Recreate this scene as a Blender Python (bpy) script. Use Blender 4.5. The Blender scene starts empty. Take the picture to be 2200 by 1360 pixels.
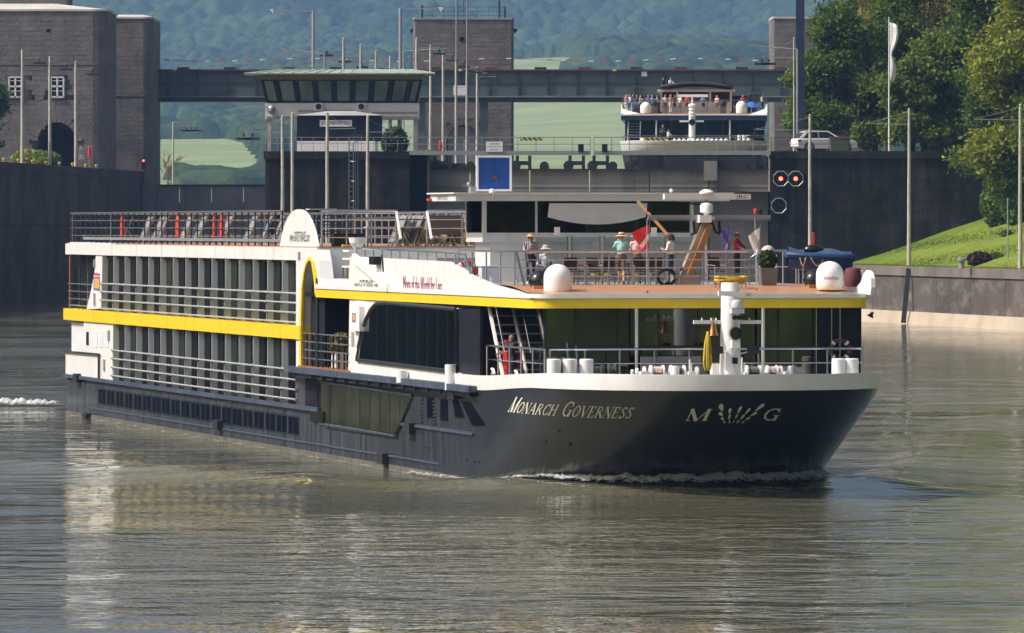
import bpy, bmesh, math, random
import numpy as np
from mathutils import Vector, Matrix
random.seed(7); RNG = np.random.default_rng(7)
sc = bpy.context.scene
C = sc.collection
R = math.radians

# ------------------------------------------------------------------ camera
FPX, HOR, EYE = 16000.0, 485.0, 8.9          # focal length in photo pixels, horizon row, eye height over the river
cam = bpy.data.cameras.new('camera'); cam.sensor_width = 36; cam.lens = 36*FPX/2200
cam.shift_y = -(680-HOR)/2200
cam.clip_start = 1; cam.clip_end = 20000
camo = bpy.data.objects.new('camera', cam); C.objects.link(camo)
camo.location = (0, 0, EYE); camo.rotation_euler = (R(90), 0, 0)
sc.camera = camo
# ------------------------------------------------------------------ sky and sun
SUN = Vector((-0.975, -0.225, 0)).normalized(); ELEV = R(46)
sund = Vector((SUN.x*math.cos(ELEV), SUN.y*math.cos(ELEV), math.sin(ELEV)))
w = bpy.data.worlds.new('World'); sc.world = w; w.use_nodes = True
nt = w.node_tree; bg = nt.nodes['Background']
sky = nt.nodes.new('ShaderNodeTexSky'); sky.sky_type = 'NISHITA'; sky.sun_disc = False
sky.sun_elevation = ELEV; sky.sun_rotation = math.atan2(sund.x, sund.y)
sky.air_density = 1.0; sky.dust_density = 9.5; sky.ozone_density = 1.0
nt.links.new(sky.outputs[0], bg.inputs[0]); bg.inputs[1].default_value = 0.12
sl = bpy.data.lights.new('sun', 'SUN'); sl.energy = 3.55; sl.angle = R(0.5); sl.color = (1, .975, .935)
so = bpy.data.objects.new('sun', sl); C.objects.link(so)
so.rotation_euler = sund.to_track_quat('Z', 'Y').to_euler(); so.location = (-60, 0, 120)
vs = sc.view_settings; vs.view_transform = 'Standard'; vs.look = 'None'; vs.exposure = 0.17; vs.gamma = 1; vs.use_curve_mapping = False
cy = sc.cycles; cy.use_denoising = True; cy.max_bounces = 8; cy.volume_bounces = 1
cy.transparent_max_bounces = 12; cy.sample_clamp_indirect = 4; cy.caustics_reflective = False; cy.caustics_refractive = False

# ------------------------------------------------------------------ helpers
def P(px, py, Y):                       # a photo pixel at distance Y -> a point of the place
    return Vector(((px-1100)/FPX*Y, Y, EYE-(py-HOR)/FPX*Y))
def XX(px, Y): return (px-1100)/FPX*Y
def ZZ(py, Y): return EYE-(py-HOR)/FPX*Y
def tag(o, label=None, cat=None, group=None, kind=None):
    if label: o['label'] = label
    if cat: o['category'] = cat
    if group: o['group'] = group
    if kind: o['kind'] = kind
    return o
def empty(name, loc=(0, 0, 0), rz=0, label=None, cat=None, group=None):
    o = bpy.data.objects.new(name, None); C.objects.link(o); o.empty_display_size = .2
    o.location = loc; o.rotation_euler = (0, 0, rz)
    return tag(o, label, cat, group)
def copy_tree(o, parent=None):
    c = o.copy(); C.objects.link(c); c.parent = parent
    for ch in list(o.children): copy_tree(ch, c)
    return c
def link_mesh(name, me, parent=None):
    o = bpy.data.objects.new(name, me); C.objects.link(o)
    if parent: o.parent = parent
    return o
def frame(d):
    d = Vector(d).normalized()
    a = Vector((0, 0, 1)) if abs(d.z) < .95 else Vector((1, 0, 0))
    u = d.cross(a).normalized(); return u, u.cross(d).normalized(), d
class MB:
    def __init__(s): s.v = []; s.f = []; s.m = []
    def add(s, vs_, fs, m=0):
        n = len(s.v); s.v += [tuple(p) for p in vs_]; s.f += [tuple(i+n for i in f) for f in fs]; s.m += [m]*len(fs); return s
    def box(s, x0, x1, y0, y1, z0, z1, m=0):
        return s.add([(x0,y0,z0),(x1,y0,z0),(x1,y1,z0),(x0,y1,z0),(x0,y0,z1),(x1,y0,z1),(x1,y1,z1),(x0,y1,z1)],
                     [(0,3,2,1),(4,5,6,7),(0,1,5,4),(1,2,6,5),(2,3,7,6),(3,0,4,7)], m)
    def bar(s, p, q, w_, h=None, m=0):
        h = h or w_; p = Vector(p); q = Vector(q); u, v, d = frame(q-p); u *= w_/2; v *= h/2
        return s.add([p-u-v,p+u-v,p+u+v,p-u+v,q-u-v,q+u-v,q+u+v,q-u+v],
                     [(0,3,2,1),(4,5,6,7),(0,1,5,4),(1,2,6,5),(2,3,7,6),(3,0,4,7)], m)
    def cyl(s, p, q, r0, r1=None, n=10, m=0):
        r1 = r0 if r1 is None else r1
        p = Vector(p); q = Vector(q); u, v, d = frame(q-p); vs_ = []
        for c, r in ((p, r0), (q, r1)):
            for i in range(n):
                a = 2*math.pi*i/n; vs_.append(c+u*math.cos(a)*r+v*math.sin(a)*r)
        fs = [(i, (i+1) % n, n+(i+1) % n, n+i) for i in range(n)] + [tuple(range(n-1, -1, -1)), tuple(range(n, 2*n))]
        return s.add(vs_, fs, m)
    def tube(s, pts, r, n=6, closed=False, m=0):
        pts = [Vector(p) for p in pts]; k = len(pts); vs_ = []
        for i, p in enumerate(pts):
            a = pts[i-1] if (i or closed) else p; b = pts[(i+1) % k] if (i < k-1 or closed) else p
            u, v, d = frame(b-a); rr = r[i] if isinstance(r, (list, tuple)) else r
            for j in range(n):
                t = 2*math.pi*j/n; vs_.append(p+u*math.cos(t)*rr+v*math.sin(t)*rr)
        fs = []
        for i in range(k if closed else k-1):
            for j in range(n):
                a, b = i*n, ((i+1) % k)*n; fs.append((a+j, a+(j+1) % n, b+(j+1) % n, b+j))
        if not closed: fs += [tuple(range(n-1, -1, -1)), tuple(range((k-1)*n, k*n))]
        return s.add(vs_, fs, m)
    def lathe(s, prof, c=(0,0,0), n=16, M=None, m=0):
        c = Vector(c); vs_ = []
        for r, z in prof:
            for i in range(n):
                a = 2*math.pi*i/n; p = Vector((r*math.cos(a), r*math.sin(a), z))
                vs_.append(c+(M @ p if M else p))
        fs = []
        for k in range(len(prof)-1):
            for i in range(n): fs.append((k*n+i, k*n+(i+1) % n, (k+1)*n+(i+1) % n, (k+1)*n+i))
        if prof[0][0] > 1e-4: fs.append(tuple(range(n-1, -1, -1)))
        if prof[-1][0] > 1e-4: fs.append(tuple(range((len(prof)-1)*n, len(prof)*n)))
        return s.add(vs_, fs, m)
    def prism(s, pts, vec, m=0):
        pts = [Vector(p) for p in pts]; vec = Vector(vec); n = len(pts)
        return s.add(pts+[p+vec for p in pts], [tuple(range(n-1, -1, -1)), tuple(range(n, 2*n))]+[(i, (i+1) % n, n+(i+1) % n, n+i) for i in range(n)], m)
    def ball(s, c, r, n=10, k=6, sc_=(1,1,1), m=0):
        prof = [(max(math.sin(math.pi*i/k), 1e-5)*1, -math.cos(math.pi*i/k)) for i in range(k+1)]
        c = Vector(c); vs_ = []
        for rr, z in prof:
            for i in range(n):
                a = 2*math.pi*i/n; vs_.append(c+Vector((rr*math.cos(a)*r*sc_[0], rr*math.sin(a)*r*sc_[1], z*r*sc_[2])))
        fs = [(q*n+i, q*n+(i+1) % n, (q+1)*n+(i+1) % n, (q+1)*n+i) for q in range(k) for i in range(n)]
        return s.add(vs_, fs, m)
    def grid(s, rows, m=0):
        n = len(rows[0]); vs_ = [p for r in rows for p in r]
        return s.add(vs_, [(i*n+j, i*n+j+1, (i+1)*n+j+1, (i+1)*n+j) for i in range(len(rows)-1) for j in range(n-1)], m)
    def mesh(s, name, mats, smooth=False, fix=True):
        me = bpy.data.meshes.new(name); me.from_pydata(s.v, [], s.f)
        for q in (mats if isinstance(mats, (list, tuple)) else [mats]): me.materials.append(M_[q])
        if any(s.m): me.polygons.foreach_set('material_index', s.m)
        if fix:
            b = bmesh.new(); b.from_mesh(me); bmesh.ops.recalc_face_normals(b, faces=b.faces); b.to_mesh(me); b.free()
        if smooth:
            me.polygons.foreach_set('use_smooth', [True]*len(me.polygons)); me.set_sharp_from_angle(angle=R(smooth if smooth is not True else 38))
        me.update(); return me
    def build(s, name, mats, parent=None, smooth=False, fix=True):
        return link_mesh(name, s.mesh(name, mats, smooth, fix), parent)
def np_mesh(name, V, Fq, mat_, parent=None, smooth=False):
    me = bpy.data.meshes.new(name); V = np.asarray(V, np.float32); Fq = np.asarray(Fq, np.int32)
    me.vertices.add(len(V)); me.vertices.foreach_set('co', V.ravel())
    k = Fq.shape[1]; me.loops.add(Fq.size); me.loops.foreach_set('vertex_index', Fq.ravel())
    me.polygons.add(len(Fq)); me.polygons.foreach_set('loop_start', np.arange(0, Fq.size, k, dtype=np.int32))
    if smooth: me.polygons.foreach_set('use_smooth', np.ones(len(Fq), bool))
    me.update(calc_edges=True); me.validate(); me.materials.append(M_[mat_])
    return link_mesh(name, me, parent)

# ------------------------------------------------------------------ materials
M_ = {}
def mat(name, col, rough=.5, metal=0, var=.12, scale=1.5, bump=0, bscale=12, streak=0, rand=0, coat=0, spec=.5, dirt=None, dscale=.8, damt=.0, emit=0, dzr=1.0, dyr=1.0):
    m = bpy.data.materials.new(name); m.use_nodes = True; M_[name] = m
    n = m.node_tree.nodes; l = m.node_tree.links; b = n['Principled BSDF']
    b.inputs['Roughness'].default_value = rough; b.inputs['Metallic'].default_value = metal
    b.inputs['Coat Weight'].default_value = coat; b.inputs['Coat Roughness'].default_value = .08
    b.inputs['Specular IOR Level'].default_value = spec
    g = n.new('ShaderNodeNewGeometry')
    nz = n.new('ShaderNodeTexNoise'); nz.inputs['Scale'].default_value = scale; nz.inputs['Detail'].default_value = 5
    l.new(g.outputs['Position'], nz.inputs['Vector'])
    mx = n.new('ShaderNodeMix'); mx.data_type = 'RGBA'
    mx.inputs[6].default_value = tuple(c*(1-var) for c in col)+(1,); mx.inputs[7].default_value = tuple(min(1, c*(1+var)) for c in col)+(1,)
    mr = n.new('ShaderNodeMapRange'); mr.inputs[1].default_value = .3; mr.inputs[2].default_value = .7
    l.new(nz.outputs[0], mr.inputs[0]); l.new(mr.outputs[0], mx.inputs[0]); out = mx.outputs[2]
    if streak or damt:
        mp = n.new('ShaderNodeMapping'); mp.inputs['Scale'].default_value = (3*dscale, 3*dscale, .22*dscale) if streak else (dscale, dscale*dyr, dscale*dzr)
        l.new(g.outputs['Position'], mp.inputs[0])
        n2 = n.new('ShaderNodeTexNoise'); n2.inputs['Scale'].default_value = 1; n2.inputs['Detail'].default_value = 6; n2.inputs['Roughness'].default_value = .65
        l.new(mp.outputs[0], n2.inputs['Vector'])
        r2 = n.new('ShaderNodeMapRange'); r2.inputs[1].default_value = .5; r2.inputs[2].default_value = .72; r2.inputs[4].default_value = streak or damt
        l.new(n2.outputs[0], r2.inputs[0])
        m2 = n.new('ShaderNodeMix'); m2.data_type = 'RGBA'; l.new(r2.outputs[0], m2.inputs[0]); l.new(out, m2.inputs[6])
        m2.inputs[7].default_value = tuple(dirt or [c*.45 for c in col])+(1,); out = m2.outputs[2]
    if rand:
        oi = n.new('ShaderNodeObjectInfo'); add = n.new('ShaderNodeMath'); add.operation = 'ADD'
        l.new(oi.outputs['Random'], add.inputs[0]); l.new(g.outputs['Random Per Island'], add.inputs[1])
        fr = n.new('ShaderNodeMath'); fr.operation = 'FRACT'; l.new(add.outputs[0], fr.inputs[0])
        r3 = n.new('ShaderNodeMapRange'); r3.inputs[3].default_value = 1-rand; r3.inputs[4].default_value = 1+rand
        l.new(fr.outputs[0], r3.inputs[0])
        hv = n.new('ShaderNodeHueSaturation'); l.new(out, hv.inputs['Color']); l.new(r3.outputs[0], hv.inputs['Value']); out = hv.outputs[0]
    l.new(out, b.inputs['Base Color'])
    if bump:
        n3 = n.new('ShaderNodeTexNoise'); n3.inputs['Scale'].default_value = bscale; n3.inputs['Detail'].default_value = 6
        l.new(g.outputs['Position'], n3.inputs['Vector'])
        bp = n.new('ShaderNodeBump'); bp.inputs['Strength'].default_value = 1; bp.inputs['Distance'].default_value = bump
        l.new(n3.outputs[0], bp.inputs['Height']); l.new(bp.outputs[0], b.inputs['Normal'])
    if emit:
        b.inputs['Emission Color'].default_value = tuple(col)+(1,); b.inputs['Emission Strength'].default_value = emit
    return m
mat('white_paint', (.76,.76,.75), .32, var=.05, streak=.38, dirt=(.58,.575,.55), dscale=.7)
mat('white_plastic', (.8,.8,.78), .35, var=.03)
mat('yellow_paint', (.80,.58,.035), .35, var=.05, streak=.25, dirt=(.6,.42,.04))
mat('hull_paint', (.050,.060,.088), .28, var=.22, scale=.8, streak=.45, dirt=(.125,.13,.14), dscale=.55, bump=.006, bscale=1.6)
mat('hull_glass', (.003,.005,.012), .25, var=.3, spec=.01)
mat('waterline_grime', (.10,.095,.075), .7, var=.4, scale=2, streak=.7, dirt=(.04,.045,.055), dscale=.8)
mat('awning_dark', (.045,.040,.040), .8)
mat('cabin_pane_green', (.010,.017,.009), .06, var=.7, scale=1.3, spec=.02)
mat('cabin_pane_curtain', (.022,.025,.024), .1, var=.6, scale=2.5, spec=.02)
mat('hull_bow_paint', (.009,.014,.032), .24, var=.25, scale=.5, streak=.35, dirt=(.035,.036,.042), dscale=.4, bump=.03, bscale=.7, spec=.35)
mat('navy_paint', (.02,.035,.08), .35, var=.2)
mat('rub_blue', (.045,.068,.11), .45, var=.35, scale=3, streak=.5, dirt=(.2,.2,.2))
mat('dark_wall', (.014,.016,.025), spec=0.18, rough=.4, var=.2)
mat('dark_glass', (.006,.009,.011), .03, var=.4, scale=.6, spec=.7)
mat('glass_water_tint', (.032,.038,.022), .06, var=.5, scale=.9, spec=.8)  # olive tint paints in the river water mirrored by the pane
mat('grey_fin', (.62,.66,.70), .5, var=.08, streak=.2, dirt=(.3,.3,.3))
mat('steel', (.62,.62,.62), .22, 1, var=.08)
mat('steel_sky_sheen', (.70,.71,.72), .18, .35, var=.08)  # pale colour puts the sky's highlights into the steel rails
mat('cabin_pane', (.004,.006,.008), .05, var=.5, scale=.5, spec=.008)
mat('grey_metal', (.30,.31,.33), .45, .3, var=.12)
mat('dark_metal', (.035,.037,.04), spec=0.3, rough=.5, metal=.2, var=.2)
mat('black_rubber', (.012,.012,.013), spec=0.25, rough=.45, var=.2)
mat('black_gloss', (.01,.01,.011), .12, var=.2)
mat('deck_orange', (.47,.24,.12), .30, var=.10, scale=1.2, damt=.35, dirt=(.44,.28,.18), dscale=1.0)
mat('deck_grey', (.33,.33,.33), .7, var=.1)
mat('boom_tan', (.33,.26,.18), .5, var=.15)
mat('boom_orange', (.33,.17,.065), .45, var=.15)
mat('wood', (.25,.11,.045), .55, var=.25, scale=6)
mat('lifebuoy_red', (.62,.05,.025), .5, var=.1)
mat('flag_red', (.72,.03,.035), .75, var=.05)
mat('flag_white', (.8,.8,.8), .75, var=.04)
mat('flag_blue', (.09,.09,.36), .75, var=.12, scale=6)
mat('print_orange', (.75,.33,.05), .7)
mat('print_purple', (.16,.1,.42), .6)
mat('print_black', (.02,.02,.022), .6, var=.1)
mat('print_red', (.24,.012,.03), .6, var=.1)
mat('print_blue', (.02,.09,.34), .6, var=.1)
mat('print_ivory', (.82,.80,.68), .5, var=.1)
mat('board_blue', (.008,.065,.30), .4, var=.1)
mat('rope_yellow', (.50,.36,.015), .7, var=.25, scale=9)
mat('rope_pale', (.55,.42,.34), .85, var=.25, scale=14, bump=.02, bscale=30)
mat('rope_dark', (.13,.11,.09), .85, var=.35, scale=14, bump=.02, bscale=30)
mat('brass', (.45,.2,.08), .3, 1)
mat('red_plastic', (.6,.03,.02), .4, var=.1)
mat('blue_rubber', (.013,.055,.17), .4, var=.15)
mat('blue_cloth', (.02,.14,.55), .8)
mat('planter_grey', (.13,.13,.14), .7, var=.15)
mat('fabric_dark', (.045,.045,.05), spec=0.2, rough=.85, var=.2)
mat('fabric_tan', (.36,.25,.15), .85, var=.15)
mat('fabric_grey', (.20,.20,.21), .85, var=.15)
mat('maroon_cover', (.12,.03,.035), .8)
mat('skin', (.50,.27,.18), .55, var=.06)
mat('skin_tan', (.30,.15,.09), .55, var=.06)
mat('hair_dark', (.02,.015,.012), .6, var=.3, scale=40, bump=.01, bscale=60)
mat('hair_brown', (.07,.045,.03), .7, var=.4, scale=40, bump=.02, bscale=50)
mat('hair_grey', (.12,.12,.125), .7, var=.3, scale=40)
mat('hair_blond', (.40,.28,.13), .7, var=.3, scale=40)
mat('beard', (.62,.60,.56), .8)
mat('straw', (.62,.47,.26), .8, var=.12, scale=20)
mat('visor_yellow', (.52,.34,.10), .7)
mat('hat_beige', (.50,.43,.36), .85)
mat('cloth_white', (.76,.76,.78), .85, var=.05)
mat('cloth_pale_blue', (.45,.54,.64), .85, var=.25, scale=9)
mat('cloth_teal', (.35,.60,.60), .85, var=.06)
mat('cloth_blue', (.20,.32,.56), .85)
mat('cloth_navy', (.025,.035,.06), .85)
mat('cloth_black', (.014,.014,.017), .85)
mat('cloth_brown', (.11,.085,.065), .85)
mat('cloth_maroon', (.21,.015,.03), .85)
mat('cloth_red', (.5,.03,.04), .85)
mat('cloth_pink', (.6,.42,.42), .85)
mat('cloth_jean', (.03,.06,.11), .85)
mat('stone', (.165,.15,.138), spec=0.2, rough=.85, var=.22, scale=.35, bump=.05, bscale=3, streak=.35, dirt=(.09,.08,.075), dscale=.35, rand=.10)
mat('stone_plain', (.15,.135,.13), spec=0.2, rough=.9, var=.22, scale=.3, bump=.05, bscale=3, streak=.3, dirt=(.08,.075,.07), dscale=.3)
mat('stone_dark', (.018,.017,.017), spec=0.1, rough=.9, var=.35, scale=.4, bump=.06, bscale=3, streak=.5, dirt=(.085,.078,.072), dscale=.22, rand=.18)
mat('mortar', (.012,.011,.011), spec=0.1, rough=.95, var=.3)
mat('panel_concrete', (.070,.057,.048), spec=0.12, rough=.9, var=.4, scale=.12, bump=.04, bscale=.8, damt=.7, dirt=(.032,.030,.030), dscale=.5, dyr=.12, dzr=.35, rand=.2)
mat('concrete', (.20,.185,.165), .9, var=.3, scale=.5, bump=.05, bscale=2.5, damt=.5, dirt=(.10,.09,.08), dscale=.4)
mat('pole_concrete', (.42,.40,.35), .85, var=.2, scale=1.2, streak=.3, dirt=(.2,.19,.17))
mat('lamp_metal', (.34,.34,.34), .5, .3, var=.1)
mat('green_steel', (.085,.115,.115), spec=0.25, rough=.5, var=.18, scale=.3, streak=.35, dirt=(.05,.06,.06), dscale=.25)
mat('green_steel_dark', (.05,.065,.07), spec=0.2, rough=.5, var=.18)
mat('gate_steel', (.27,.25,.24), spec=0.2, rough=.55, var=.2, scale=.25, streak=.5, dirt=(.06,.055,.055), dscale=.2, bump=.01, bscale=3)
mat('rust_red', (.12,.035,.025), .7, var=.3)
mat('roof_copper', (.27,.33,.28), .6, var=.15, scale=.5)
mat('roof_grey', (.33,.33,.32), .7, var=.15, scale=.3)
mat('roof_pale', (.50,.48,.43), .75, var=.15, scale=.3)
mat('cabin_yellow', (.30,.22,.06), .6)
mat('cabin_glass', (.13,.18,.16), .15, var=.4, scale=.4, spec=.7)
mat('sign_white', (.72,.72,.72), .6, var=.05)
mat('window_white', (.7,.7,.7), .6)
mat('car_white', (.74,.74,.76), .25, var=.02, coat=.6)
mat('tyre', (.02,.02,.02), .8)
mat('rim', (.4,.4,.4), .35, .8)
mat('tail_red', (.5,.02,.02), .2)
mat('container_green', (.09,.12,.06), .7, var=.2)
mat('bark', (.06,.045,.03), .9, var=.3, scale=3)
mat('red_light', (1.0,.05,.02), .4, emit=12)
mat('lens_dark', (.01,.01,.012), .1)
mat('tree_bare', (.13,.10,.075), .9)
mat('thin_wire', (.12,.12,.12), .6)

def hull_dust_shade():
    # dust and scuffs; fading them forward paints in the sunlit side and shaded bow
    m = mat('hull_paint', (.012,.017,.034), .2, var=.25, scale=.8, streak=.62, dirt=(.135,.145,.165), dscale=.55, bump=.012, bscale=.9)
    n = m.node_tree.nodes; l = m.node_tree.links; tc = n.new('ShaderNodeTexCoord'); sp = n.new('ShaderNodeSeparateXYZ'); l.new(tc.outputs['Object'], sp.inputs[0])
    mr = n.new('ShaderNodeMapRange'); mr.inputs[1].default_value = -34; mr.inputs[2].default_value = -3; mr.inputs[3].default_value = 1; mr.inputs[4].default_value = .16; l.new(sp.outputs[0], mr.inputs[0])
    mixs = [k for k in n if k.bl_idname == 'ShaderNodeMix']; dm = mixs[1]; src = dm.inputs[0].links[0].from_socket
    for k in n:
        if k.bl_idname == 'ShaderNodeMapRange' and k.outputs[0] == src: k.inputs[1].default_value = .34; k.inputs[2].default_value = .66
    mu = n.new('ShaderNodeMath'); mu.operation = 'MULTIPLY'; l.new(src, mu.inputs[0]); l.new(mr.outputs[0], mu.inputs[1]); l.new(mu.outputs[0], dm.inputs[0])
hull_dust_shade()
def leafmat(name, c1, c2, transl=.35):
    m = bpy.data.materials.new(name); m.use_nodes = True; M_[name] = m
    n = m.node_tree.nodes; l = m.node_tree.links; b = n['Principled BSDF']; o = n['Material Output']
    g = n.new('ShaderNodeNewGeometry'); nz = n.new('ShaderNodeTexNoise'); nz.inputs['Scale'].default_value = .45; nz.inputs['Detail'].default_value = 3
    l.new(g.outputs['Position'], nz.inputs['Vector'])
    ad = n.new('ShaderNodeMath'); ad.operation = 'MULTIPLY_ADD'; ad.inputs[1].default_value = .5; l.new(g.outputs['Random Per Island'], ad.inputs[0])
    mr = n.new('ShaderNodeMapRange'); mr.inputs[1].default_value = .35; mr.inputs[2].default_value = .65; mr.inputs[4].default_value = .55
    l.new(nz.outputs[0], mr.inputs[0]); l.new(mr.outputs[0], ad.inputs[2])
    mx = n.new('ShaderNodeMix'); mx.data_type = 'RGBA'; mx.inputs[6].default_value = c1+(1,); mx.inputs[7].default_value = c2+(1,)
    l.new(ad.outputs[0], mx.inputs[0]); l.new(mx.outputs[2], b.inputs['Base Color']); b.inputs['Roughness'].default_value = .55; b.inputs['Specular IOR Level'].default_value = .3
    t = n.new('ShaderNodeBsdfTranslucent'); l.new(mx.outputs[2], t.inputs[0])
    ms = n.new('ShaderNodeMixShader'); ms.inputs[0].default_value = transl; l.new(b.outputs[0], ms.inputs[1]); l.new(t.outputs[0], ms.inputs[2]); l.new(ms.outputs[0], o.inputs[0])
leafmat('leaf_dark', (.035,.075,.010), (.14,.22,.025), .45)
leafmat('leaf_mid', (.06,.10,.012), (.21,.28,.03), .45)
leafmat('leaf_yellow', (.10,.14,.012), (.36,.38,.04), .45)
leafmat('leaf_olive', (.08,.08,.014), (.26,.23,.035), .45)
leafmat('leaf_red', (.03,.012,.010), (.09,.03,.02))
leafmat('leaf_box', (.012,.03,.010), (.04,.08,.02), .15)

def forestmat(name, c1, c2, sc_=.09, bump=1.6):
    m = bpy.data.materials.new(name); m.use_nodes = True; M_[name] = m
    n = m.node_tree.nodes; l = m.node_tree.links; b = n['Principled BSDF']; b.inputs['Roughness'].default_value = .9; b.inputs['Specular IOR Level'].default_value = .1
    g = n.new('ShaderNodeNewGeometry')
    a = n.new('ShaderNodeTexNoise'); a.inputs['Scale'].default_value = sc_; a.inputs['Detail'].default_value = 6; a.inputs['Roughness'].default_value = .7; l.new(g.outputs['Position'], a.inputs['Vector'])
    k = n.new('ShaderNodeTexNoise'); k.inputs['Scale'].default_value = .012; k.inputs['Detail'].default_value = 3; l.new(g.outputs['Position'], k.inputs['Vector'])
    ad = n.new('ShaderNodeMath'); ad.operation = 'ADD'; l.new(a.outputs[0], ad.inputs[0]); l.new(k.outputs[0], ad.inputs[1])
    mr = n.new('ShaderNodeMapRange'); mr.inputs[1].default_value = .78; mr.inputs[2].default_value = 1.22; l.new(ad.outputs[0], mr.inputs[0])
    mx = n.new('ShaderNodeMix'); mx.data_type = 'RGBA'; mx.inputs[6].default_value = c1+(1,); mx.inputs[7].default_value = c2+(1,)
    l.new(mr.outputs[0], mx.inputs[0]); l.new(mx.outputs[2], b.inputs['Base Color'])
    z = n.new('ShaderNodeTexNoise'); z.inputs['Scale'].default_value = .5 if bump < 2 else .16; z.inputs['Detail'].default_value = 7; z.inputs['Roughness'].default_value = .7; l.new(g.outputs['Position'], z.inputs['Vector'])
    bp = n.new('ShaderNodeBump'); bp.inputs['Strength'].default_value = 1; bp.inputs['Distance'].default_value = bump; l.new(z.outputs[0], bp.inputs['Height']); l.new(bp.outputs[0], b.inputs['Normal'])
forestmat('forest', (.006,.018,.006), (.055,.085,.022), .05, 3.0)
forestmat('bank_forest', (.015,.03,.008), (.19,.24,.035), .06, 1.5)
forestmat('meadow', (.155,.205,.085), (.24,.275,.125), .010, .05)
forestmat('grass', (.075,.14,.016), (.17,.21,.03), .3, .06)

def glassmat(name, tint, fac):
    m = bpy.data.materials.new(name); m.use_nodes = True; M_[name] = m
    n = m.node_tree.nodes; l = m.node_tree.links; o = n['Material Output']; n.remove(n['Principled BSDF'])
    t = n.new('ShaderNodeBsdfTransparent'); t.inputs[0].default_value = tint+(1,)
    g = n.new('ShaderNodeBsdfGlossy'); g.inputs['Roughness'].default_value = .02
    fz = n.new('ShaderNodeLayerWeight'); fz.inputs[0].default_value = fac
    ms = n.new('ShaderNodeMixShader'); l.new(fz.outputs['Fresnel'], ms.inputs[0]); l.new(t.outputs[0], ms.inputs[1]); l.new(g.outputs[0], ms.inputs[2]); l.new(ms.outputs[0], o.inputs[0])
glassmat('lounge_glass', (.10,.14,.125), .54)
glassmat('bridge_glass', (.55,.6,.6), .3)
glassmat('clear_glass', (.75,.8,.8), .3)

def stripemat():
    m = mat('cloth_striped', (.02,.02,.022), .85); n = m.node_tree.nodes; l = m.node_tree.links; b = n['Principled BSDF']
    tc = n.new('ShaderNodeTexCoord'); wv = n.new('ShaderNodeTexWave'); wv.inputs['Scale'].default_value = 4.5; wv.bands_direction = 'X'
    l.new(tc.outputs['Object'], wv.inputs['Vector']); cr = n.new('ShaderNodeValToRGB'); cr.color_ramp.interpolation = 'CONSTANT'
    cr.color_ramp.elements[0].color = (.015,.015,.017,1); cr.color_ramp.elements[1].position = .62; cr.color_ramp.elements[1].color = (.6,.62,.62,1)
    l.new(wv.outputs[0], cr.inputs[0]); l.new(cr.outputs[0], b.inputs['Base Color'])
stripemat()

def hazardmat():
    m = mat('hazard_tape', (.6,.45,.02), .6); n = m.node_tree.nodes; l = m.node_tree.links; b = n['Principled BSDF']
    tc = n.new('ShaderNodeTexCoord'); wv = n.new('ShaderNodeTexWave'); wv.inputs['Scale'].default_value = 1.3; wv.bands_direction = 'DIAGONAL'
    l.new(tc.outputs['Object'], wv.inputs['Vector']); cr = n.new('ShaderNodeValToRGB'); cr.color_ramp.interpolation = 'CONSTANT'
    cr.color_ramp.elements[0].color = (.02,.02,.02,1); cr.color_ramp.elements[1].position = .5; cr.color_ramp.elements[1].color = (.6,.45,.02,1)
    l.new(wv.outputs[0], cr.inputs[0]); l.new(cr.outputs[0], b.inputs['Base Color'])
hazardmat()

def watermat():
    m = bpy.data.materials.new('river_water'); m.use_nodes = True; M_['river_water'] = m
    n = m.node_tree.nodes; l = m.node_tree.links; b = n['Principled BSDF']
    b.inputs['Roughness'].default_value = .035; b.inputs['IOR'].default_value = 1.33
    g = n.new('ShaderNodeNewGeometry')
    k = n.new('ShaderNodeTexNoise'); k.inputs['Scale'].default_value = .05; k.inputs['Detail'].default_value = 4; l.new(g.outputs['Position'], k.inputs['Vector'])
    mr = n.new('ShaderNodeMapRange'); mr.inputs[1].default_value = .35; mr.inputs[2].default_value = .65; l.new(k.outputs[0], mr.inputs[0])
    mx = n.new('ShaderNodeMix'); mx.data_type = 'RGBA'; mx.inputs[6].default_value = (.110,.108,.070,1); mx.inputs[7].default_value = (.165,.160,.110,1)
    l.new(mr.outputs[0], mx.inputs[0]); l.new(mx.outputs[2], b.inputs['Base Color'])
    prev = None
    # calmer and rougher patches of the river
    pn = n.new('ShaderNodeTexNoise'); pn.inputs['Scale'].default_value = .035; pn.inputs['Detail'].default_value = 3; l.new(g.outputs['Position'], pn.inputs['Vector'])
    pr = n.new('ShaderNodeMapRange'); pr.inputs[1].default_value = .38; pr.inputs[2].default_value = .62; pr.inputs[3].default_value = .25; pr.inputs[4].default_value = 1.5; l.new(pn.outputs[0], pr.inputs[0])
    for sx, sy, sc_, dist in ((.33,.40,1,.15), (1.15,1.4,1,.060), (3.0,3.5,1,.012)):
        mp = n.new('ShaderNodeMapping'); mp.inputs['Scale'].default_value = (sx, sy, 1); mp.inputs['Rotation'].default_value = (0, 0, R(12*sx)); l.new(g.outputs['Position'], mp.inputs[0])
        z = n.new('ShaderNodeTexNoise'); z.inputs['Scale'].default_value = sc_; z.inputs['Detail'].default_value = 1.2; z.inputs['Roughness'].default_value = .45; l.new(mp.outputs[0], z.inputs['Vector'])
        bp = n.new('ShaderNodeBump'); bp.inputs['Distance'].default_value = dist; l.new(pr.outputs[0], bp.inputs['Strength']); l.new(z.outputs[0], bp.inputs['Height'])
        if prev: l.new(prev, bp.inputs['Normal'])
        prev = bp.outputs[0]
    l.new(prev, b.inputs['Normal'])
watermat()
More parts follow.
